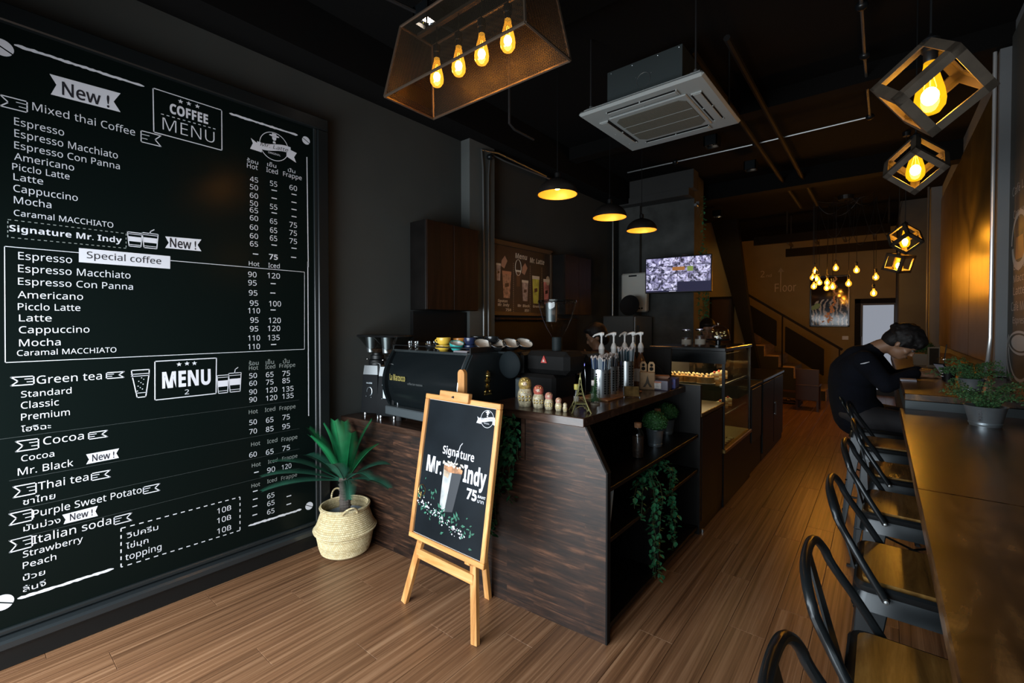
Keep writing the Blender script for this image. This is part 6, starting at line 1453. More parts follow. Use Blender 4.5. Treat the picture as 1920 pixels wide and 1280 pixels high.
# ---------------------------------------------------------------- stools
seatw = wood('stool_seat_wood', [(.09,.045,.012),(.19,.10,.026),(.30,.17,.05)], 'y', (2,20), .26, rnd=True)
def stool():
    e = thing('bar_stool', '', 'stool', (0,0,0), 0, 'black metal bar stools at the bar')
    S = .165; H = .745
    # pressed metal seat pan with a deep rolled apron
    m = MB(); r = .03
    def ring(s, z, rr=r):
        P = []
        for cx, cy, a0 in ((s-rr,s-rr,0),(-s+rr,s-rr,PI/2),(-s+rr,-s+rr,PI),(s-rr,-s+rr,1.5*PI)):
            for i in range(4): a = a0+PI/2*i/3; P.append((cx+rr*math.cos(a), cy+rr*math.sin(a), z))
        return P
    rows = [ring(S-.012,H-.006), ring(S,H), ring(S+.006,H-.008), ring(S+.004,H-.022), ring(S+.002,H-.026), ring(S+.004,H-.032), ring(S+.012,H-.075)]
    n = 16; v = [p for r_ in rows for p in r_]; f = []
    for j in range(len(rows)-1): f += [(j*n+i, j*n+(i+1)%n, (j+1)*n+(i+1)%n, (j+1)*n+i) for i in range(n)]
    m.add(v, f + [tuple(range(n))]); m.build('seat_frame', M['gun'], e, True)
    MB().prism([(a,b) for a,b,_ in ring(S-.014,0,.025)], H-.006, H+.006, 'z').build('seat', seatw, e)
    # splayed sheet metal legs
    for sx in (-1,1):
        for sy in (-1,1):
            m = MB(); t0 = (sx*(S-.005), sy*(S-.005)); b0 = (sx*.215, sy*.215); w0, w1 = .072, .020
            P = [(t0[0],t0[1],H-.03),(t0[0]-sx*w0,t0[1]+sy*.004,H-.03),(b0[0]-sx*w1,b0[1]+sy*.0,.0),(b0[0],b0[1],0),(t0[0]+sx*.004,t0[1]-sy*w0,H-.03),(b0[0],b0[1]-sy*w1,0)]
            m.add(P + [(p[0]-sx*.003,p[1]-sy*.003,p[2]) for p in P], [(0,1,2,3),(0,3,5,4),(6,9,8,7),(6,10,11,9),(1,0,6,7),(0,4,10,6),(1,7,8,2),(4,5,11,10),(2,8,9,3),(3,9,11,5)])
            m.build('leg', M['gun'], e)
            MB().box(b0[0]-.016,b0[0]+.004,b0[1]-.016 if sy>0 else b0[1]-.004,b0[1]+.004 if sy>0 else b0[1]+.016,0,.012).build('foot_cap', M['rubber'], e)
    k = .195; z = .24
    for a, b in (((-k,-k),(k,-k)),((k,-k),(k,k)),((k,k),(-k,k)),((-k,k),(-k,-k))): MB().tube([(a[0]*.98,a[1]*.98,z),(b[0]*.98,b[1]*.98,z)], .008, 8).build('foot_rail', M['gun'], e)
    MB().tube([(-.19,-.19,.36),(.19,.19,.36)], .006, 6).tube([(-.19,.19,.365),(.19,-.19,.365)], .006, 6).build('cross_brace', M['gun'], e)
    # back hoop bolted to both sides
    hw = S+.018; pts = []
    xb, zb = -.095, H-.03
    top = .115
    pts.append((xb, -hw, zb)); pts.append((xb-.055, -hw+.008, zb+.09))
    for i in range(9):
        a = PI*i/8; pts.append((-.205-.036*math.sin(a), -.150*math.copysign(abs(math.cos(a))**.8, math.cos(a)), .895+.088*math.sin(a)))
    pts.append((xb-.055,hw-.008,zb+.09)); pts.append((xb,hw,zb))
    MB().add([(-.243,-.022,.975),(-.243,.022,.975),(-.176,.034,.72),(-.176,-.034,.72),(-.238,-.022,.975),(-.238,.022,.975),(-.171,.034,.72),(-.171,-.034,.72)], [(0,1,2,3),(7,6,5,4),(0,3,7,4),(1,5,6,2),(0,4,5,1),(3,2,6,7)]).build('back_splat', M['gun'], e)
    # smooth the path
    def cr(P, k=5):
        o = []
        for i in range(len(P)-1):
            p0, p1, p2, p3 = [Vector(P[max(0,min(len(P)-1,i+d))]) for d in (-1,0,1,2)]
            for j in range(k):
                t = j/k; o.append(.5*((2*p1)+(p2-p0)*t+(2*p0-5*p1+4*p2-p3)*t*t+(3*p1-p0-3*p2+p3)*t**3))
        return o+[Vector(P[-1])]
    MB().tube(cr(pts,4), .0105, 9).build('back_hoop', M['gun'], e, True)
    for s in (-1,1):
        m = MB().lathe([(.001,.010),(.006,.008),(.008,0)], 10, TR(xb,s*(hw+.008),zb+.004,rx=-s*PI/2)); m.build('bolt', M['galvd'], e, True)
        MB().prism([(-.118,.92),(-.075,.86),(-.03,.775),(-.17,.30),(-.185,.26),(-.178,.25),(-.13,.60)], s*(S+.002)-.002, s*(S+.002)+.002, 'y').build('back_brace', M['gun'], e) if False else None
    return e
s0 = stool()
spots = [(.115,.79,.0,'nearest black bar stool, only its hoop back in the bottom edge of the view'),(.115,1.235,.0,'second nearest black bar stool with its seat in the shadow'),
         (.115,1.83,0,'third black bar stool from the front with a lit wooden seat'),(.12,2.46,-.02,'fourth black bar stool from the front with a lit wooden seat'),(.13,3.02,.03,'fifth black bar stool, just in front of the seated man'),
         (.08,3.68,.0,'black bar stool closest to the seated man on his near side'),(.0,4.28,.0,'black bar stool the man is sitting on')]
for i, (x, y, rz, lb) in enumerate(spots):
    o = s0 if i == 0 else copy_tree(s0); o.location = (x, y, 0); o.rotation_euler[2] = rz; o['label'] = lb
# ---------------------------------------------------------------- bushy plants in tin buckets
def bucket(label, x, y, z, s, r, seed, n=26):
    rr = random.Random(seed); e = thing('potted_fern', label, 'plant', (x, y, z), rr.uniform(-.5,.5), 'leafy plants in tin buckets on the bars'); tin(e, .050*s, .069*s, .088*s)
    m = MB(); st_m = MB()
    for i in range(n):
        a = 2*PI*i/n+rr.uniform(-.1,.1); Ln = r*rr.uniform(.75,1.2); p = Vector((.02*math.cos(a), .02*math.sin(a), .08*s)); el = rr.uniform(.55,1.35); P = [p.copy()]
        for k in range(9):
            e2 = el - 1.7*(k/8)**1.6*rr.uniform(.7,1.1); p = p+Vector((math.cos(a)*math.cos(e2), math.sin(a)*math.cos(e2), math.sin(e2)))*Ln/9
            p.z = max(p.z, .012); P.append(p.copy()); a += rr.uniform(-.12,.12)
        st_m.tube(P, .0009, 4)
        for q0, q1 in zip(P[:-1], P[1:]):
            for _ in range(7):
                q = q0.lerp(q1, rr.random()); d = Vector((rr.gauss(0,1),rr.gauss(0,1),rr.gauss(0,.8)+.2)).normalized(); l = rr.uniform(.007,.013); w = d.orthogonal().normalized()*l*.32
                q2 = q+d*.004; m.add([tuple(q2), tuple(q2+d*l*.5+w), tuple(q2+d*l), tuple(q2+d*l*.5-w)], [(0,1,2,3)])
    st_m.build('stems', ivs, e); o = m.build('foliage', plain('fern_green', (.035,.10,.035), .55, 0, .45, 60), e, fixn=False); o['kind'] = 'stuff'
    MB().lathe([(.001,.075*s),(.060*s,.075*s)], 20).build('soil', plain('soil', (.02,.014,.010), .95), e)
    return e
e = bucket('big leafy plant in a tin bucket with dark writing on the front bar counter', .36, 2.86, 1.05, 1.0, .17, 5, 34)
e.rotation_euler[2] = 0
for k, ch in enumerate('ROSE'):
    a = -2.05+.0*k; rad = .067
    lettering(ch, (rad*math.cos(a)-.000, rad*math.sin(a)+.001, .066-.0135*k), (-math.sin(a),math.cos(a),0), (.10,.0,1), .013, .010, M['print_dark'], e, style='b')
bucket('leafy plant in a tin bucket on the rear bar just behind the big plant', .385, 3.50, 1.13, .80, .17, 8, 30)
e = thing('square_planter', 'green plant in a square cream planter on the rear bar beyond the man\'s hands', 'plant', (.28, 5.45, 1.13))
MB().prism([(-.05,0),(.05,0),(.062,.10),(-.062,.10)], -.055, .055, 'y').build('planter', plain('cream_planter', (.34,.30,.24), .6), e)
m = MB(); bush(m, (0,0,.15), .085, 500, random.Random(2), .015); o = m.build('foliage', bgreen, e, fixn=False); o['kind'] = 'stuff'
e = thing('menu_stand', 'narrow upright cream menu holder beside the square planter', 'stand', (.345, 5.20, 1.13), math.radians(20))
MB().box(-.045,.045,-.01,.01,0,.012,.002).box(-.04,.04,-.004,.004,.012,.17).build('holder', plain('stand_cream', (.40,.35,.27), .5), e); MB().box(-.03,.034,-.0055,-.0042,.02,.16).build('card', plain('card_dark', (.04,.03,.02), .5), e)
e = thing('takeaway_cup', 'clear plastic cup with a dark straw standing on the rear bar', 'cup', (.375, 4.72, 1.13))
MB().lathe([(.001,0),(.028,0),(.040,.095),(.041,.098)], 22, cap=False).build('cup_wall', gl, e, True); MB().lathe([(.001,.003),(.026,.003),(.034,.055),(.001,.056)], 20).build('drink', plain('iced_drink', (.28,.20,.12), .3), e, True)
MB().lathe([(.042,.096),(.042,.102),(.03,.112),(.001,.114)], 22).build('lid', gl, e, True); MB().tube([(0,0,.02),(.0,0,.11),(.01,0,.21)], .0035, 6).build('straw', M['black'], e)
e = thing('dark_cup', 'black paper cup with a white printed crest near the man', 'cup', (.345, 4.10, 1.13))
MB().lathe([(.001,0),(.030,0),(.040,.075),(.041,.078),(.037,.074),(.028,.006)], 22, cap=False).build('cup_wall', M['black'], e, True)
m = MB()
for k in range(3): m.tube([(.0385*math.cos(t)*(1-.04*k)-.0, .0385*math.sin(t)*(1-.04*k), .06-.018*k) for t in [PI*1.02+.05*i for i in range(14)]], .003, 5)
m.build('printed_crest', M['print'], e)
e = thing('booklet', 'small white folded card on the edge of the rear bar in front of the man', 'card', (.13, 3.90, 1.13))
MB().box(-.03,.05,-.05,.05,0,.004,.001).box(-.03,.05,-.05,.05,.005,.009,.001,TR(ry=-.02)).build('card', plain('card_white', (.38,.38,.44), .6), e)
# low bench things under the rear bar
e = thing('storage_box', 'pale small box on the floor below the bar behind the stools', 'box', (.45, 3.55, 0))
MB().box(-.12,.12,-.15,.15,0,.30,.006).build('carton', plain('carton', (.10,.085,.06), .8), e); MB().box(-.125,.125,-.155,.155,.30,.33,.006).build('lid', plain('carton_lid', (.12,.10,.07), .8), e)
# cafe poster on the right wall
e = thing('cafe_poster', 'dark cafe poster with pale cup drawings and lettering on the right wall', 'poster', (.668, 3.3, 1.9))
MB().box(-.012,-.0,-1.5,1.15,-1.0,1.5).build('print_panel', plain('cafe_board', (.050,.056,.052), .6), e)
gpr = plain('cafe_print', (.36,.37,.36), .6)
def rtext(s_, y, z, w_, cap): lettering(s_, (-.0128, y, z), (0,-1,0), (0,.0,1), w_, cap, gpr, e, style='n')
rtext('Café Latte', 1.06,.42,.50,.055); rtext('Cappuccino', 1.02,.27,.48,.05); rtext('Espresso', .99,-.06,.5,.045); rtext('Macchiato', .99,-.14,.55,.045); rtext('Latte', .99,-.22,.3,.05); rtext('Café Mocha', 1.04,-.32,.55,.055); rtext('Espresso', .99,-.40,.4,.04)
def ringy(cy, cz, ry, rz_, w_, a0=0, a1=2*PI):
    m = MB(); n = 30
    for i in range(n):
        t0, t1 = a0+(a1-a0)*i/n, a0+(a1-a0)*(i+1)/n
        m.add([(-.0126,cy+ry*math.cos(t0),cz+rz_*math.sin(t0)),(-.0126,cy+ry*math.cos(t1),cz+rz_*math.sin(t1)),(-.0126,cy+(ry-w_)*math.cos(t1),cz+(rz_-w_)*math.sin(t1)),(-.0126,cy+(ry-w_)*math.cos(t0),cz+(rz_-w_)*math.sin(t0))], [(0,1,2,3)])
    m.build('printed_cup', gpr, e, fixn=False)
ringy(.80,-.52,.30,.075,.015); ringy(.80,-.52,.22,.05,.05); ringy(.80,-.56,.30,.20,.02,PI,2*PI); ringy(.80,-.60,.37,.22,.02,PI*.8,2.2*PI); ringy(.80,-.62,.33,.19,.012,PI*.85,2.15*PI)
ringy(.85,.10,.22,.20,.03,0,PI); ringy(.85,.08,.20,.15,.05,PI,2*PI)
MB().add([(-.0122,.95,.0),(-.0122,.72,.0),(-.0122,.76,.14),(-.0122,.93,.14)], [(0,1,2,3)]).build('printed_coffee', plain('cafe_brown', (.30,.16,.07), .6), e, fixn=False)
# ---------------------------------------------------------------- lamps
amber = thin_glass('amber_glass', (1.0,.66,.16), .25, emit=(1,.50,.01), es=.75)
amber2 = thin_glass('amber_glass_dim', (1.0,.60,.16), .25, emit=(1,.45,.04), es=.9)
core = emis('filament_glow', (1,.66,.24), 150)
core2 = emis('filament_glow_far', (1,.64,.22), 400)
core3 = emis('filament_glow_mesh', (1,.62,.24), 110)
filam = emis('filament_wire', (1,.62,.15), 14)
def bulb(parent, loc, s=1.0, g=amber, c=core, cr=1.0, kind='st'):
    T_ = TR(*loc) @ Matrix.Scale(s,4)
    if kind == 'st': pr_ = [(.006,-.145),(.020,-.140),(.030,-.125),(.032,-.108),(.029,-.085),(.020,-.050),(.014,-.022),(.013,-.008)]
    else: pr_ = [(.004,-.128),(.020,-.124),(.036,-.108),(.042,-.085),(.038,-.062),(.022,-.040),(.014,-.026),(.013,-.012)]
    b = MB().lathe(pr_, 22, T_, cap=False).build('glass_bulb', g, parent, True)
    zc = -.098 if kind == 'st' else -.085
    MB().sphere((0,0,0), .0135*cr, 10, 8, T_ @ TR(0,0,zc), sc=(1,1,1.25)).build('glowing_filament', c, b, True)
    m = MB()
    for k in range(4):
        a = PI/2*k; m.tube([T_ @ Vector((.004*math.cos(a),.004*math.sin(a),-.04)), T_ @ Vector((.012*math.cos(a),.012*math.sin(a),-.075)), T_ @ Vector((.008*math.cos(a+.8),.008*math.sin(a+.8),-.12))], .0009*s, 4)
    m.build('filament_wires', filam, b)
    MB().lathe([(.0135,-.012),(.0145,-.010),(.0145,.012),(.018,.015),(.018,.045),(.006,.055),(.003,.06)], 16, T_).build('socket', M['black'], parent, True)
# mesh cage pendant with four bulbs
def mesh_mat():
    m, nt, b, N, L = base('perforated_mesh'); setp(b, col=(.038,.028,.017), rough=.5, metal=.5)
    out = N['Material Output']; tc = N.new('ShaderNodeTexCoord'); sp = N.new('ShaderNodeSeparateXYZ'); L.new(tc.outputs['UV'], sp.inputs[0])
    def sw(o, ph=0):
        a = N.new('ShaderNodeMath'); a.operation = 'MULTIPLY'; a.inputs[1].default_value = 2*PI/.0062; L.new(o, a.inputs[0]); c = N.new('ShaderNodeMath'); c.operation = 'COSINE'; L.new(a.outputs[0], c.inputs[0]); return c
    a, c = sw(sp.outputs[0]), sw(sp.outputs[1]); ad = N.new('ShaderNodeMath'); ad.operation = 'ADD'; L.new(a.outputs[0], ad.inputs[0]); L.new(c.outputs[0], ad.inputs[1])
    gt = N.new('ShaderNodeMath'); gt.operation = 'GREATER_THAN'; gt.inputs[1].default_value = .0; L.new(ad.outputs[0], gt.inputs[0])
    tr = N.new('ShaderNodeBsdfTransparent'); mx = N.new('ShaderNodeMixShader'); L.new(gt.outputs[0], mx.inputs[0]); L.new(b.outputs[0], mx.inputs[1]); L.new(tr.outputs[0], mx.inputs[2]); L.new(mx.outputs[0], out.inputs[0]); return m
mm = mesh_mat()
mp_ = thing('mesh_pendant', 'large perforated metal cage pendant with four glowing amber bulbs', 'pendant lamp', (-1.45, 1.485, 2.60))
a0, b0 = .43, .155; a1, b1 = .375, .10; HZ_ = .34
bt = [(-a0,-b0,0),(a0,-b0,0),(a0,b0,0),(-a0,b0,0)]; tp = [(-a1,-b1,HZ_),(a1,-b1,HZ_),(a1,b1,HZ_),(-a1,b1,HZ_)]
brz = plain('bronze_frame', (.085,.060,.042), .42, .5)
for i in range(4):
    j = (i+1) % 4
    me = bpy.data.meshes.new('mesh_side'); me.from_pydata([bt[i],bt[j],tp[j],tp[i]], [], [(0,1,2,3)]); uv = me.uv_layers.new()
    w_ = (Vector(bt[j])-Vector(bt[i])).length; w1_ = (Vector(tp[j])-Vector(tp[i])).length; h_ = (Vector(tp[i])-Vector(bt[i])).length
    for li, u in zip(range(4), ((0,0),(w_,0),(w_/2+w1_/2,h_),(w_/2-w1_/2,h_))): uv.data[li].uv = u
    me.materials.append(mm); o = bpy.data.objects.new('mesh_side', me); COL.objects.link(o); o.parent = mp_
    for p, q in ((bt[i],bt[j]),(tp[i],tp[j]),(bt[i],tp[i])): MB().tube([p,q], .0065, 6).build('frame_bar', brz, mp_)
MB().box(-.36,.36,-.012,.012,HZ_-.01,HZ_+.004).build('lamp_rail', brz, mp_)
for k, x in enumerate((-.227,-.077,.068,.218)):
    m = MB(); m.tube([(x,0,HZ_),(x,0,.235)], .003, 6); m.build('cord', M['black'], mp_)
    bulb(mp_, (x, 0, .190), 1.02, amber2, core3, 1.25)
for x in (-.3,.3): MB().tube([(x,0,HZ_),(x,0,.89)], .004, 6).build('hanging_rod', M['black'], mp_)
# tilted cube pendants
framec = plain('lamp_wood', (.060,.047,.034), .5, 0, .2, 20)
def cube(label, c, Rm, L_, powerful=True, s=1.0):
    e = thing('cube_pendant', label, 'pendant lamp', c, 0, 'tilted cube pendants over the bar'); h = L_/2; w_ = .030; t = .006
    Rm = Matrix(Rm).to_4x4()
    # twelve edges, each an angle made of two flat slats
    for ax in range(3):
        u, v = [(1,2),(2,0),(0,1)][ax]
        for su in (-1,1):
            for sv in (-1,1):
                m = MB()
                def bx(u0,u1,v0,v1):
                    lo = [0,0,0]; hi = [0,0,0]; lo[ax], hi[ax] = -h, h; lo[u], hi[u] = sorted((u0,u1)); lo[v], hi[v] = sorted((v0,v1)); m.box(lo[0],hi[0],lo[1],hi[1],lo[2],hi[2],0,Rm)
                bx(su*h, su*(h-w_), sv*h, sv*(h-t)); bx(su*h, su*(h-t), sv*(h-t), sv*(h-w_))
                m.build('frame_slat', framec, e)
    bulb(e, (0,0,.100*s), 1.35*s, amber, core if powerful else core2, 1.35)
    MB().tube([(0,0,.10),(0,0,3.48-c[2])], .0035, 6).build('cord', M['black'], e); MB().lathe([(.03,3.46-c[2]),(.035,3.50-c[2])], 16).build('ceiling_rose', M['black'], e)
cube('largest tilted cube pendant with an amber bulb at the top right', (.122,2.126,2.312), [[-0.345,0.781,0.52],[0.733,-0.122,0.669],[0.586,0.612,-0.531]], .2)
cube('second tilted cube pendant hanging just below the largest one in view', (.142,3.4605,2.4036), [[0.693,0.72,0.037],[-0.472,0.414,0.779],[0.545,-0.557,0.626]], .2)
cube('third tilted cube pendant, upper one of the small pair above the man', (.186,6.32,2.392), [[0.727,0.672,-0.143],[-0.404,0.587,0.701],[0.555,-0.452,0.698]], .2, False)
cube('fourth tilted cube pendant, lower one of the small pair above the man', (.150,6.95,2.205), [[0.80,0.55,0.24],[-0.50,0.83,-0.24],[-.33,.07,.94]], .2, False)
# dome pendants
dblack = plain('dome_black', (.012,.010,.009), .38); dgold = plain('dome_gold', (.90,.44,.05), .45, .3)
dbulb = emis('dome_bulb', (1,.62,.28), 60)
def dome(label, x, y, z):
    e = thing('dome_pendant', label, 'pendant lamp', (x, y, z), 0, 'dome pendants over the work area')
    R_ = .158; P = [(R_*math.cos(t), R_*.80*math.sin(t)) for t in [PI/2*i/14 for i in range(14)]]+[(.018,R_*.80)]
    MB().lathe(P, 40, cap=False).build('shade', dblack, e, True)
    Pi = []
    for i in range(40):
        t = PI/2*i/41; k = 1-(.030+.006*(i%2)); Pi.append((R_*math.cos(t)*k, R_*.80*math.sin(t)*k+.0005))
    Pi.append((.012, R_*.76)); MB().lathe(Pi, 40, cap=False).lathe([(R_,0),(R_*.97,.0005)], 40, cap=False).build('gold_lining', dgold, e, True, label='gold inside of the shade')
    MB().sphere((0,0,.072), .033, 16, 10).build('bulb', dbulb, e, True); MB().lathe([(.016,.065),(.016,.13),(.022,.135),(.022,.17),(.006,.18)], 16).build('socket', M['black'], e, True)
    MB().tube([(0,0,.17),(0,0,3.48-z)], .003, 6).build('cord', M['black'], e)
dome('first dome pendant, nearest and highest in view, gold inside', -2.0, 3.026, 2.518)
dome('middle dome pendant with gold inside', -2.0, 3.917, 2.498)
dome('last dome pendant of the three, nearest the concrete pier', -2.0, 4.656, 2.494)
# spider cluster
sc_ = thing('spider_chandelier', 'spider cluster of small round bulbs on looping black cables before the picture', 'chandelier', (-.45, 8.85, 3.0))
pts = [(-.836,2.232),(-.888,2.314-.06),(-.578,2.388),(-.31,2.334),(-.072,2.209),(-.095,1.963),(-.409,2.129),(-.69,2.162),(-.618,2.089),(-.798,2.168),(-.871,2.11),(-.696,2.075),(-.86,2.36)]
rr = random.Random(9)
for i, (x, z) in enumerate(pts):
    yy = rr.uniform(-.35,.30); k = (8.85+yy)/9.0; X_ = x*k+.45; Z_ = (z-1.5)*k+1.5-3.0
    bulb(sc_, (X_, yy, Z_+.085), 1.0, amber2, core2, 1.15, 'g')
    top = .45; p0 = Vector((.1+.02*i-.1, 0, top)); p1 = Vector((X_, yy, Z_+.14)); m = MB(); P = []
    sag = rr.uniform(.0,.35)
    hook = Vector((X_+rr.uniform(-.02,.02), yy, .45))
    for j in range(13): t = j/12; q = p0.lerp(hook, t); q.z -= sag*4*t*(1-t)*(1.6 if i%3==0 else .8); P.append(q)
    P.append(Vector((X_, yy, Z_+.3))); P.append(p1); m.tube(P, .0035, 5); m.build('cable', M['black'], sc_)
for i in range(5):
    m = MB(); a = Vector((-.35+.18*i,0,.42)); b = Vector((.05+.16*i,0,.42)); P = []
    for j in range(15): t = j/14; q = a.lerp(b,t); q.z -= (.9+.12*(i%3))*4*t*(1-t)*.62; P.append(q)
    m.tube(P, .0035, 5); m.build('cable', M['black'], sc_)
MB().lathe([(.10,.44),(.11,.50)], 24).build('ceiling_rose', M['black'], sc_)
# ---------------------------------------------------------------- ceiling cassette air conditioner
ac = thing('air_conditioner', 'pale ceiling cassette air conditioner hung below the black ceiling', 'air conditioner', (-1.235, 3.20, 2.95), math.radians(-1))
h = .425
MB().box(-h,h,-h,h,.0,.032,.016).box(-h+.03,h-.03,-h+.03,h-.03,.03,.045).build('panel', M['offwhite'], ac)
MB().box(-.270,.270,-.270,.270,-.010,.002,.008).build('intake_frame', M['offwhite'], ac)
m = MB().prism([(-.245,-.190),(-.205,-.230),(.205,-.230),(.245,-.190),(.245,.190),(.205,.230),(-.205,.230),(-.245,.190)], -.014, -.009, 'z'); m.build('intake_grille', M['grille'], ac)
for y in (-.07,.07): MB().box(-.245,.245,y-.002,y+.002,-.0155,-.013).build('grille_rib', M['offwhite'], ac)
m = MB()
for i in range(40): m.box(-.22+.011*i,-.219+.011*i,-.20,.20,-.0148,-.0138)
o = m.build('grille_lines', plain('grille_line', (.17,.17,.13), .6), ac); o['kind'] = 'stuff'
for k in range(4):
    T_ = TR(rz=PI/2*k)
    MB().box(-.24,.24,-.355,-.285,-.0045,.001,0,T_).build('air_slot', M['blackmatte'], ac)
    MB().box(-.235,.235,-.350,-.300,-.012,-.006,.003,T_ @ TR(0,0,0)).build('louvre', M['offwhite'], ac)
    for xa, xb in ((-.243,-.236),(.236,.243),(-.004,.004)): MB().box(xa,xb,-.357,-.290,-.010,.001,0,T_).build('slot_end', M['offwhite'], ac)
MB().box(-.29,.24,-.25,.27,.045,.33).build('housing', M['zinc'], ac)
for k, (x, y, T_) in enumerate(((0,-.252,TR(-.02,-.2515,.19,rx=PI/2)),(.242,0,TR(.2415,.0,.2,ry=PI/2)))):
    m = MB(); m.tube([T_ @ Vector((.048*math.cos(a), .048*math.sin(a), 0)) for a in [2*PI*i/24 for i in range(24)]], .0016, 5, closed=True)
    for a in (.5,2.6,4.7): m.sphere(T_ @ Vector((.062*math.cos(a), .062*math.sin(a), 0)), .003, 6, 4)
    m.build('knockout_ring', M['galvd'], ac)
m = MB()
for x in (-.26,-.1,.08,.22): m.sphere((x,-.252,.315), .004, 6, 5)
m.box(-.29,.24,-.256,-.25,.055,.062).build('trim_and_screws', M['galv'], ac)
for sx in (-1,1):
    for sy in (-1,1):
        MB().tube([(sx*.36,sy*.36,.05),(sx*.36,sy*.36,.54)], .006, 6).build('hanging_rod', M['pipeblk'], ac)
        MB().box(sx*.36-.03,sx*.36+.03,sy*.36-.012,sy*.36+.012,.05,.062).lathe([(.012,.062),(.012,.075)], 6, TR(sx*.36,sy*.36)).build('bracket', M['galvd'], ac)
# ---------------------------------------------------------------- people
def shell(mb_, name, mat, parent, voxel=.011, smooth=6, label=None):
    """union of the rough volumes into one continuous smooth skin"""
    me = mb_.mesh('t', mat, True); o = bpy.data.objects.new('t', me); COL.objects.link(o)
    r = o.modifiers.new('r', 'REMESH'); r.mode = 'VOXEL'; r.voxel_size = voxel; r.use_smooth_shade = True
    s = o.modifiers.new('s', 'SMOOTH'); s.factor = .5; s.iterations = smooth
    dg = bpy.context.evaluated_depsgraph_get(); dg.update()
    m2 = bpy.data.meshes.new_from_object(o.evaluated_get(dg)); bpy.data.objects.remove(o)
    m2.materials.clear(); m2.materials.append(mat)
    for p in m2.polygons: p.use_smooth = True
    q = bpy.data.objects.new(name, m2); COL.objects.link(q); q.parent = parent
    if label: q['label'] = label
    return q
def limb(m, P, R_, n=12):
    o = []; rr_ = []
    for (a, b, ra, rb) in zip(P[:-1], P[1:], R_[:-1], R_[1:]):
        a, b = Vector(a), Vector(b); k = max(2, int((b-a).length/.03))
        for i in range(k): o.append(a.lerp(b, i/k)); rr_.append(ra+(rb-ra)*i/k)
    o.append(Vector(P[-1])); rr_.append(R_[-1]); m.tube(o, rr_, n)
    for p, r in zip(P, R_): m.sphere(p, r*.99, 12, 8)
def head(m, T_, s=1.0):
    """skull, jaw, nose, ears, lips, brow; face looks along local +x"""
    m.sphere((0,0,.02), .088*s, 18, 14, T_, sc=(1.08,.86,1.12)); m.sphere((.022,0,-.045), .064*s, 14, 10, T_, sc=(1.0,.86,1.15)); m.sphere((.055,0,-.088), .028*s, 10, 8, T_, sc=(1,1.1,.8))
    m.sphere((.094,0,-.022), .013*s, 10, 8, T_, sc=(1.1,.9,1.6)); m.sphere((.103,0,-.036), .0125*s, 10, 8, T_, sc=(1,1.2,.8))
    m.sphere((.084,0,-.066), .017*s, 10, 8, T_, sc=(.7,1.35,.55)); m.sphere((.082,0,.018), .02*s, 10, 8, T_, sc=(.6,2.2,.5))
    for y in (-1,1): m.sphere((-.005,y*.078,-.018), .020*s, 10, 8, T_, sc=(.8,.4,1.45)); m.sphere((.06,y*.038,-.032), .026*s, 10, 8, T_, sc=(.8,1,.8))
def face_bits(T_, parent):
    m = MB()
    for y in (-1,1): m.sphere((.083,y*.031,-.004), .0095, 10, 8, T_, sc=(.8,1.3,.8))
    m.build('eyes', plain('eye', (.10,.09,.08), .4), parent, True)
    m = MB()
    for y in (-1,1): m.sphere((.0905,y*.031,-.004), .0045, 8, 6, T_); m.sphere((.090,y*.033,.020), .014, 8, 6, T_, sc=(.35,1.5,.3))
    m.sphere((.0945,0,-.066), .010, 8, 6, T_, sc=(.5,1.9,.35)); m.build('brows_and_mouth', plain('brow', (.02,.012,.01), .6), parent, True)
def hand(m, o, d, up, s=1.0, side=1, curl=.6, nail=True):
    o = Vector(o); d = Vector(d).normalized(); up = Vector(up); up = (up-d*up.dot(d)).normalized(); w = d.cross(up)*side
    def P(a,b,c): return o+d*a*s+w*b*s+up*c*s
    for b in (-.028,-.01,.01,.028): limb(m, [P(0,b*.6,0),P(.05,b*.9,0),P(.082,b,0)], [.014*s,.0155*s,.012*s], 8)
    for b, L_ in ((-.030,.062),(-.010,.074),(.010,.078),(.030,.070)):
        c = curl; p0 = P(.082,b,0); p1 = P(.082+L_*.45*math.cos(c*.6), b, -L_*.45*math.sin(c*.6)); p2 = P(.082+L_*.45*math.cos(c*.6)+L_*.32*math.cos(c*1.6), b, -L_*.45*math.sin(c*.6)-L_*.32*math.sin(c*1.6)); p3 = p2+(d*math.cos(c*2.4)-up*math.sin(c*2.4))*L_*.25*s
        limb(m, [p0,p1,p2,p3], [.0095*s,.0085*s,.0075*s,.0062*s], 8)
    limb(m, [P(.018,.026,-.004),P(.045,.052,-.014),P(.072,.056,-.026),P(.090,.050,-.036)], [.015*s,.0115*s,.0095*s,.0072*s], 8)
skin = plain('skin_tan', (.22,.115,.065), .5); hairm = plain('black_hair', (.005,.004,.004), .6, 0, .4, 45, 1.0, spec=.25); navyc = plain('navy_jersey', (.003,.0038,.007), .95, 0, .3, 9, .9, spec=.15); trous = plain('dark_trousers', (.010,.010,.013), .8); shoe = plain('dark_shoe', (.015,.015,.016), .4)
pe = thing('person', 'seated man in a dark long sleeved top bending over a phone at the bar', 'person', (-.035, 4.28, 0))
HT = TR(.155,0,1.365,ry=.75,rz=-.12)
SH = {-1:(-.055,-.185,1.235), 1:(-.02,.19,1.235)}; EL = {-1:(.065,-.235,1.075), 1:(.10,.215,1.08)}; WR = {-1:(.245,-.115,1.155), 1:(.27,.09,1.155)}
m = MB(); head(m, HT)
limb(m, [(-.055,0,1.27),(.035,0,1.33),(.10,0,1.355)], [.062,.056,.054])
limb(m, [(-.10,0,.80),(-.125,0,.95),(-.12,0,1.10),(-.06,0,1.24)], [.12,.105,.12,.09])
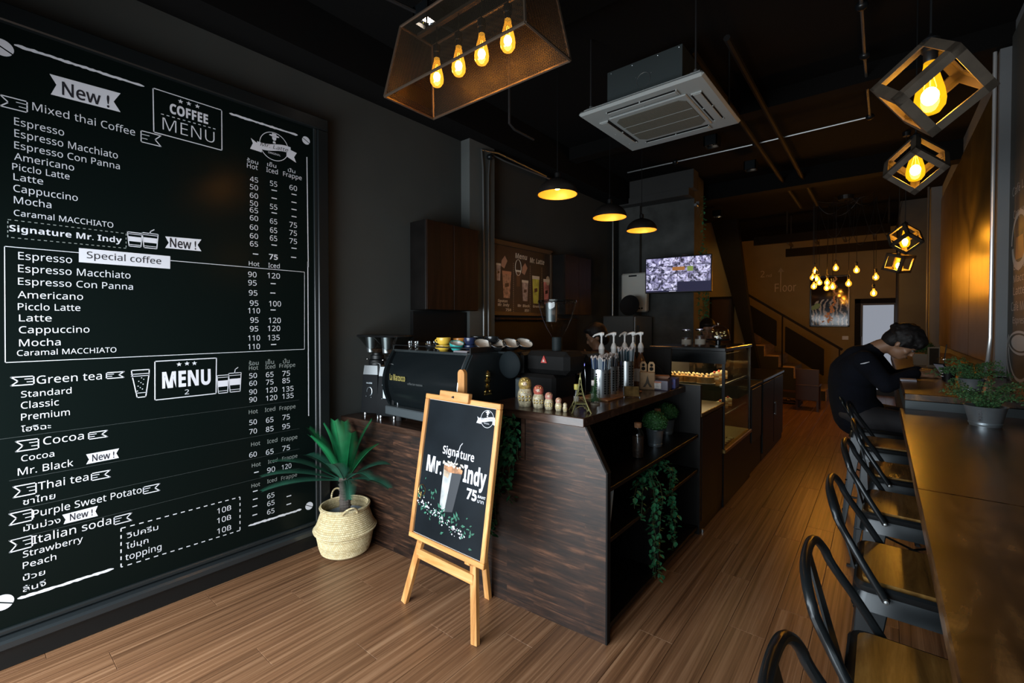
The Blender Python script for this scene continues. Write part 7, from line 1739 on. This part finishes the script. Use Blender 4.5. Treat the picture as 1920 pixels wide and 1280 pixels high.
for s in (-1,1):
    limb(m, [SH[s],EL[s],WR[s]], [.046,.038,.026]); hand(m, WR[s], (.8,-.25*s*1.0+.0,-.0) if s<0 else (.75,-.35,0), (0,s*.5,.9), 1.0, s, .75)
    limb(m, [(-.06,s*.09,.80),(.30,s*.12,.78),(.24,s*.13,.40),(.20,s*.14,.30)], [.075,.055,.045,.035]); limb(m, [(.24,s*.13,.27),(.33,s*.13,.265)], [.03,.022])
body = shell(m, 'body', skin, pe, .0085, 3); face_bits(HT, pe)
m = MB(); m.sphere((-.012,0,.040), .101, 20, 14, HT, sc=(1.06,.92,.98)); m.sphere((-.05,0,-.015), .082, 16, 12, HT, sc=(.85,.98,1.0)); m.sphere((.045,0,.075), .06, 14, 10, HT, sc=(1.1,1.25,.75)); m.sphere((.07,0,.055), .035, 12, 8, HT, sc=(1,1.8,.8))
rh = random.Random(4)
for i in range(90):
    a = rh.uniform(0,2*PI); cz = rh.uniform(-.1,1); s_ = math.sqrt(1-cz*cz); c_ = Vector((-.012+.105*s_*math.cos(a), .088*s_*math.sin(a), .040+.095*cz)); m.sphere(c_, .014, 6, 5, HT, sc=(1.5,.9,.9))
for y in (-1,1): m.sphere((.015,y*.082,-.005), .018, 8, 6, HT, sc=(.7,.4,1.5))
for k in range(7): m.sphere((.092,-.05+.0165*k,.050-.01*(k%2)), .016, 8, 6, HT, sc=(.9,.8,1.5))
hr_ = shell(m, 'hair', hairm, pe, .0075, 1)
m = MB()
limb(m, [(-.10,0,.80),(-.13,0,.92),(-.135,0,1.04),(-.125,0,1.13),(-.085,0,1.215)], [.150,.145,.150,.152,.125], 18)
m.sphere((-.10,-.07,1.14), .13, 16, 12); m.sphere((-.09,.08,1.14), .13, 16, 12); m.sphere((-.09,0,.86), .155, 16, 12, sc=(1,1.15,.8)); limb(m, [(-.07,0,1.24),(-.005,0,1.295)], [.085,.068])
for s in (-1,1): limb(m, [(-.08,s*.10,1.20),SH[s],EL[s],tuple(Vector(WR[s])-Vector((.03,-.02*s,0)))], [.09,.074,.058,.040], 14)
shell(m, 'sweater', navyc, pe, .011, 5, 'dark navy long sleeved top')
m = MB().tube([(-.075,-.262,1.215),(-.05,-.268,1.222),(-.025,-.264,1.232)], [.002,.0045,.002], 6); m.build('sleeve_mark', M['print'], pe)
m = MB(); m.sphere((-.08,0,.83), .165, 16, 12, sc=(1,1.1,.6))
for s in (-1,1): limb(m, [(-.05,s*.09,.815),(.30,s*.12,.79),(.24,s*.13,.42),(.21,s*.14,.30)], [.098,.074,.060,.052], 14)
shell(m, 'trousers', trous, pe, .012, 4)
m = MB()
for s in (-1,1): m.sphere((.27,s*.13,.275), .05, 14, 8, sc=(1.9,.85,.62))
shell(m, 'shoes', shoe, pe, .009, 2)
ph = thing('phone', 'smartphone with a lit edge held by the seated man', 'phone', (.330, 4.255, 1.185), .3)
MB().box(-.005,.005,-.040,.040,-.03,.05,.002,TR(ry=-.6,rz=.3) ).build('phone_body', M['blackgloss'], ph); MB().box(-.0065,-.005,-.036,.036,-.026,.046,0,TR(ry=-.6,rz=.3)).build('phone_screen', emis('phone_screen', (.5,.5,.6), .10), ph)
# barista behind the straws and pumps
def barista(label, loc, rz, apron, hh=1.5, long_hair=False):
    p = thing('person', label, 'person', loc, rz); k = hh/1.5; Hh = TR(.03,0,1.40*k,ry=.35)
    m = MB(); head(m, Hh); limb(m, [(0,0,1.20*k),(.02,0,1.34*k)], [.055,.052]); limb(m, [(0,0,.80),(0,0,1.0),(0,0,1.16*k)], [.11,.10,.11])
    for s in (-1,1):
        E1 = (.06,s*.215,.97*k); W1 = (.26,s*.13,1.02*k); limb(m, [(0,s*.165,1.19*k),E1,W1], [.045,.036,.026]); hand(m, W1, (.9,-.2*s,-.2), (0,0,1), .95, s, .7)
        limb(m, [(0,s*.085,.80),(.01,s*.09,.45),(0,s*.09,.06)], [.08,.055,.04]); limb(m, [(0,s*.09,.04),(.13,s*.10,.03)], [.038,.03])
    shell(m, 'body', skin, p, .010, 3); face_bits(Hh, p)
    m = MB(); m.sphere((-.018,0,.042), .100, 18, 12, Hh, sc=(1.0,.94,.98)); m.sphere((-.05,0,-.02), .08, 14, 10, Hh, sc=(.9,1.02,1.1)); m.sphere((.04,0,.085), .055, 12, 8, Hh, sc=(1.1,1.3,.6))
    if long_hair: m.sphere((-.06,0,-.09), .07, 14, 10, Hh, sc=(.7,1.1,1.4))
    shell(m, 'hair', hairm, p, .010, 2)
    m = MB(); limb(m, [(0,0,.78),(0,0,.95),(0,0,1.08*k),(0,0,1.17*k)], [.145,.135,.15,.12], 16); m.sphere((0,0,1.14*k), .11, 14, 10, sc=(.9,1.7,.75))
    for s in (-1,1): limb(m, [(0,s*.12,1.18*k),(0,s*.17,1.17*k),(.045,s*.208,1.02*k)], [.07,.064,.056])
    shell(m, 'shirt', apron, p, .012, 4)
    m = MB(); m.sphere((0,0,.80), .15, 14, 10, sc=(.95,1.1,.7))
    for s in (-1,1): limb(m, [(0,s*.085,.80),(.01,s*.09,.45),(0,s*.09,.09)], [.10,.072,.06])
    shell(m, 'trousers', trous, p, .013, 4)
    m = MB()
    for s in (-1,1): m.sphere((.05,s*.09,.035), .045, 12, 8, sc=(2.1,.9,.75))
    shell(m, 'shoes', shoe, p, .010, 2)
    return p
barista('barista in a dark red shirt bending behind the syrup pumps', (-2.12, 3.95, 0), math.radians(-150), plain('maroon_shirt', (.05,.014,.010), .8), 1.47)
barista('barista in dark clothes looking over the cake display case', (-1.69, 5.95, 0), math.radians(-70), plain('black_shirt', (.012,.011,.011), .8), 1.53, True)
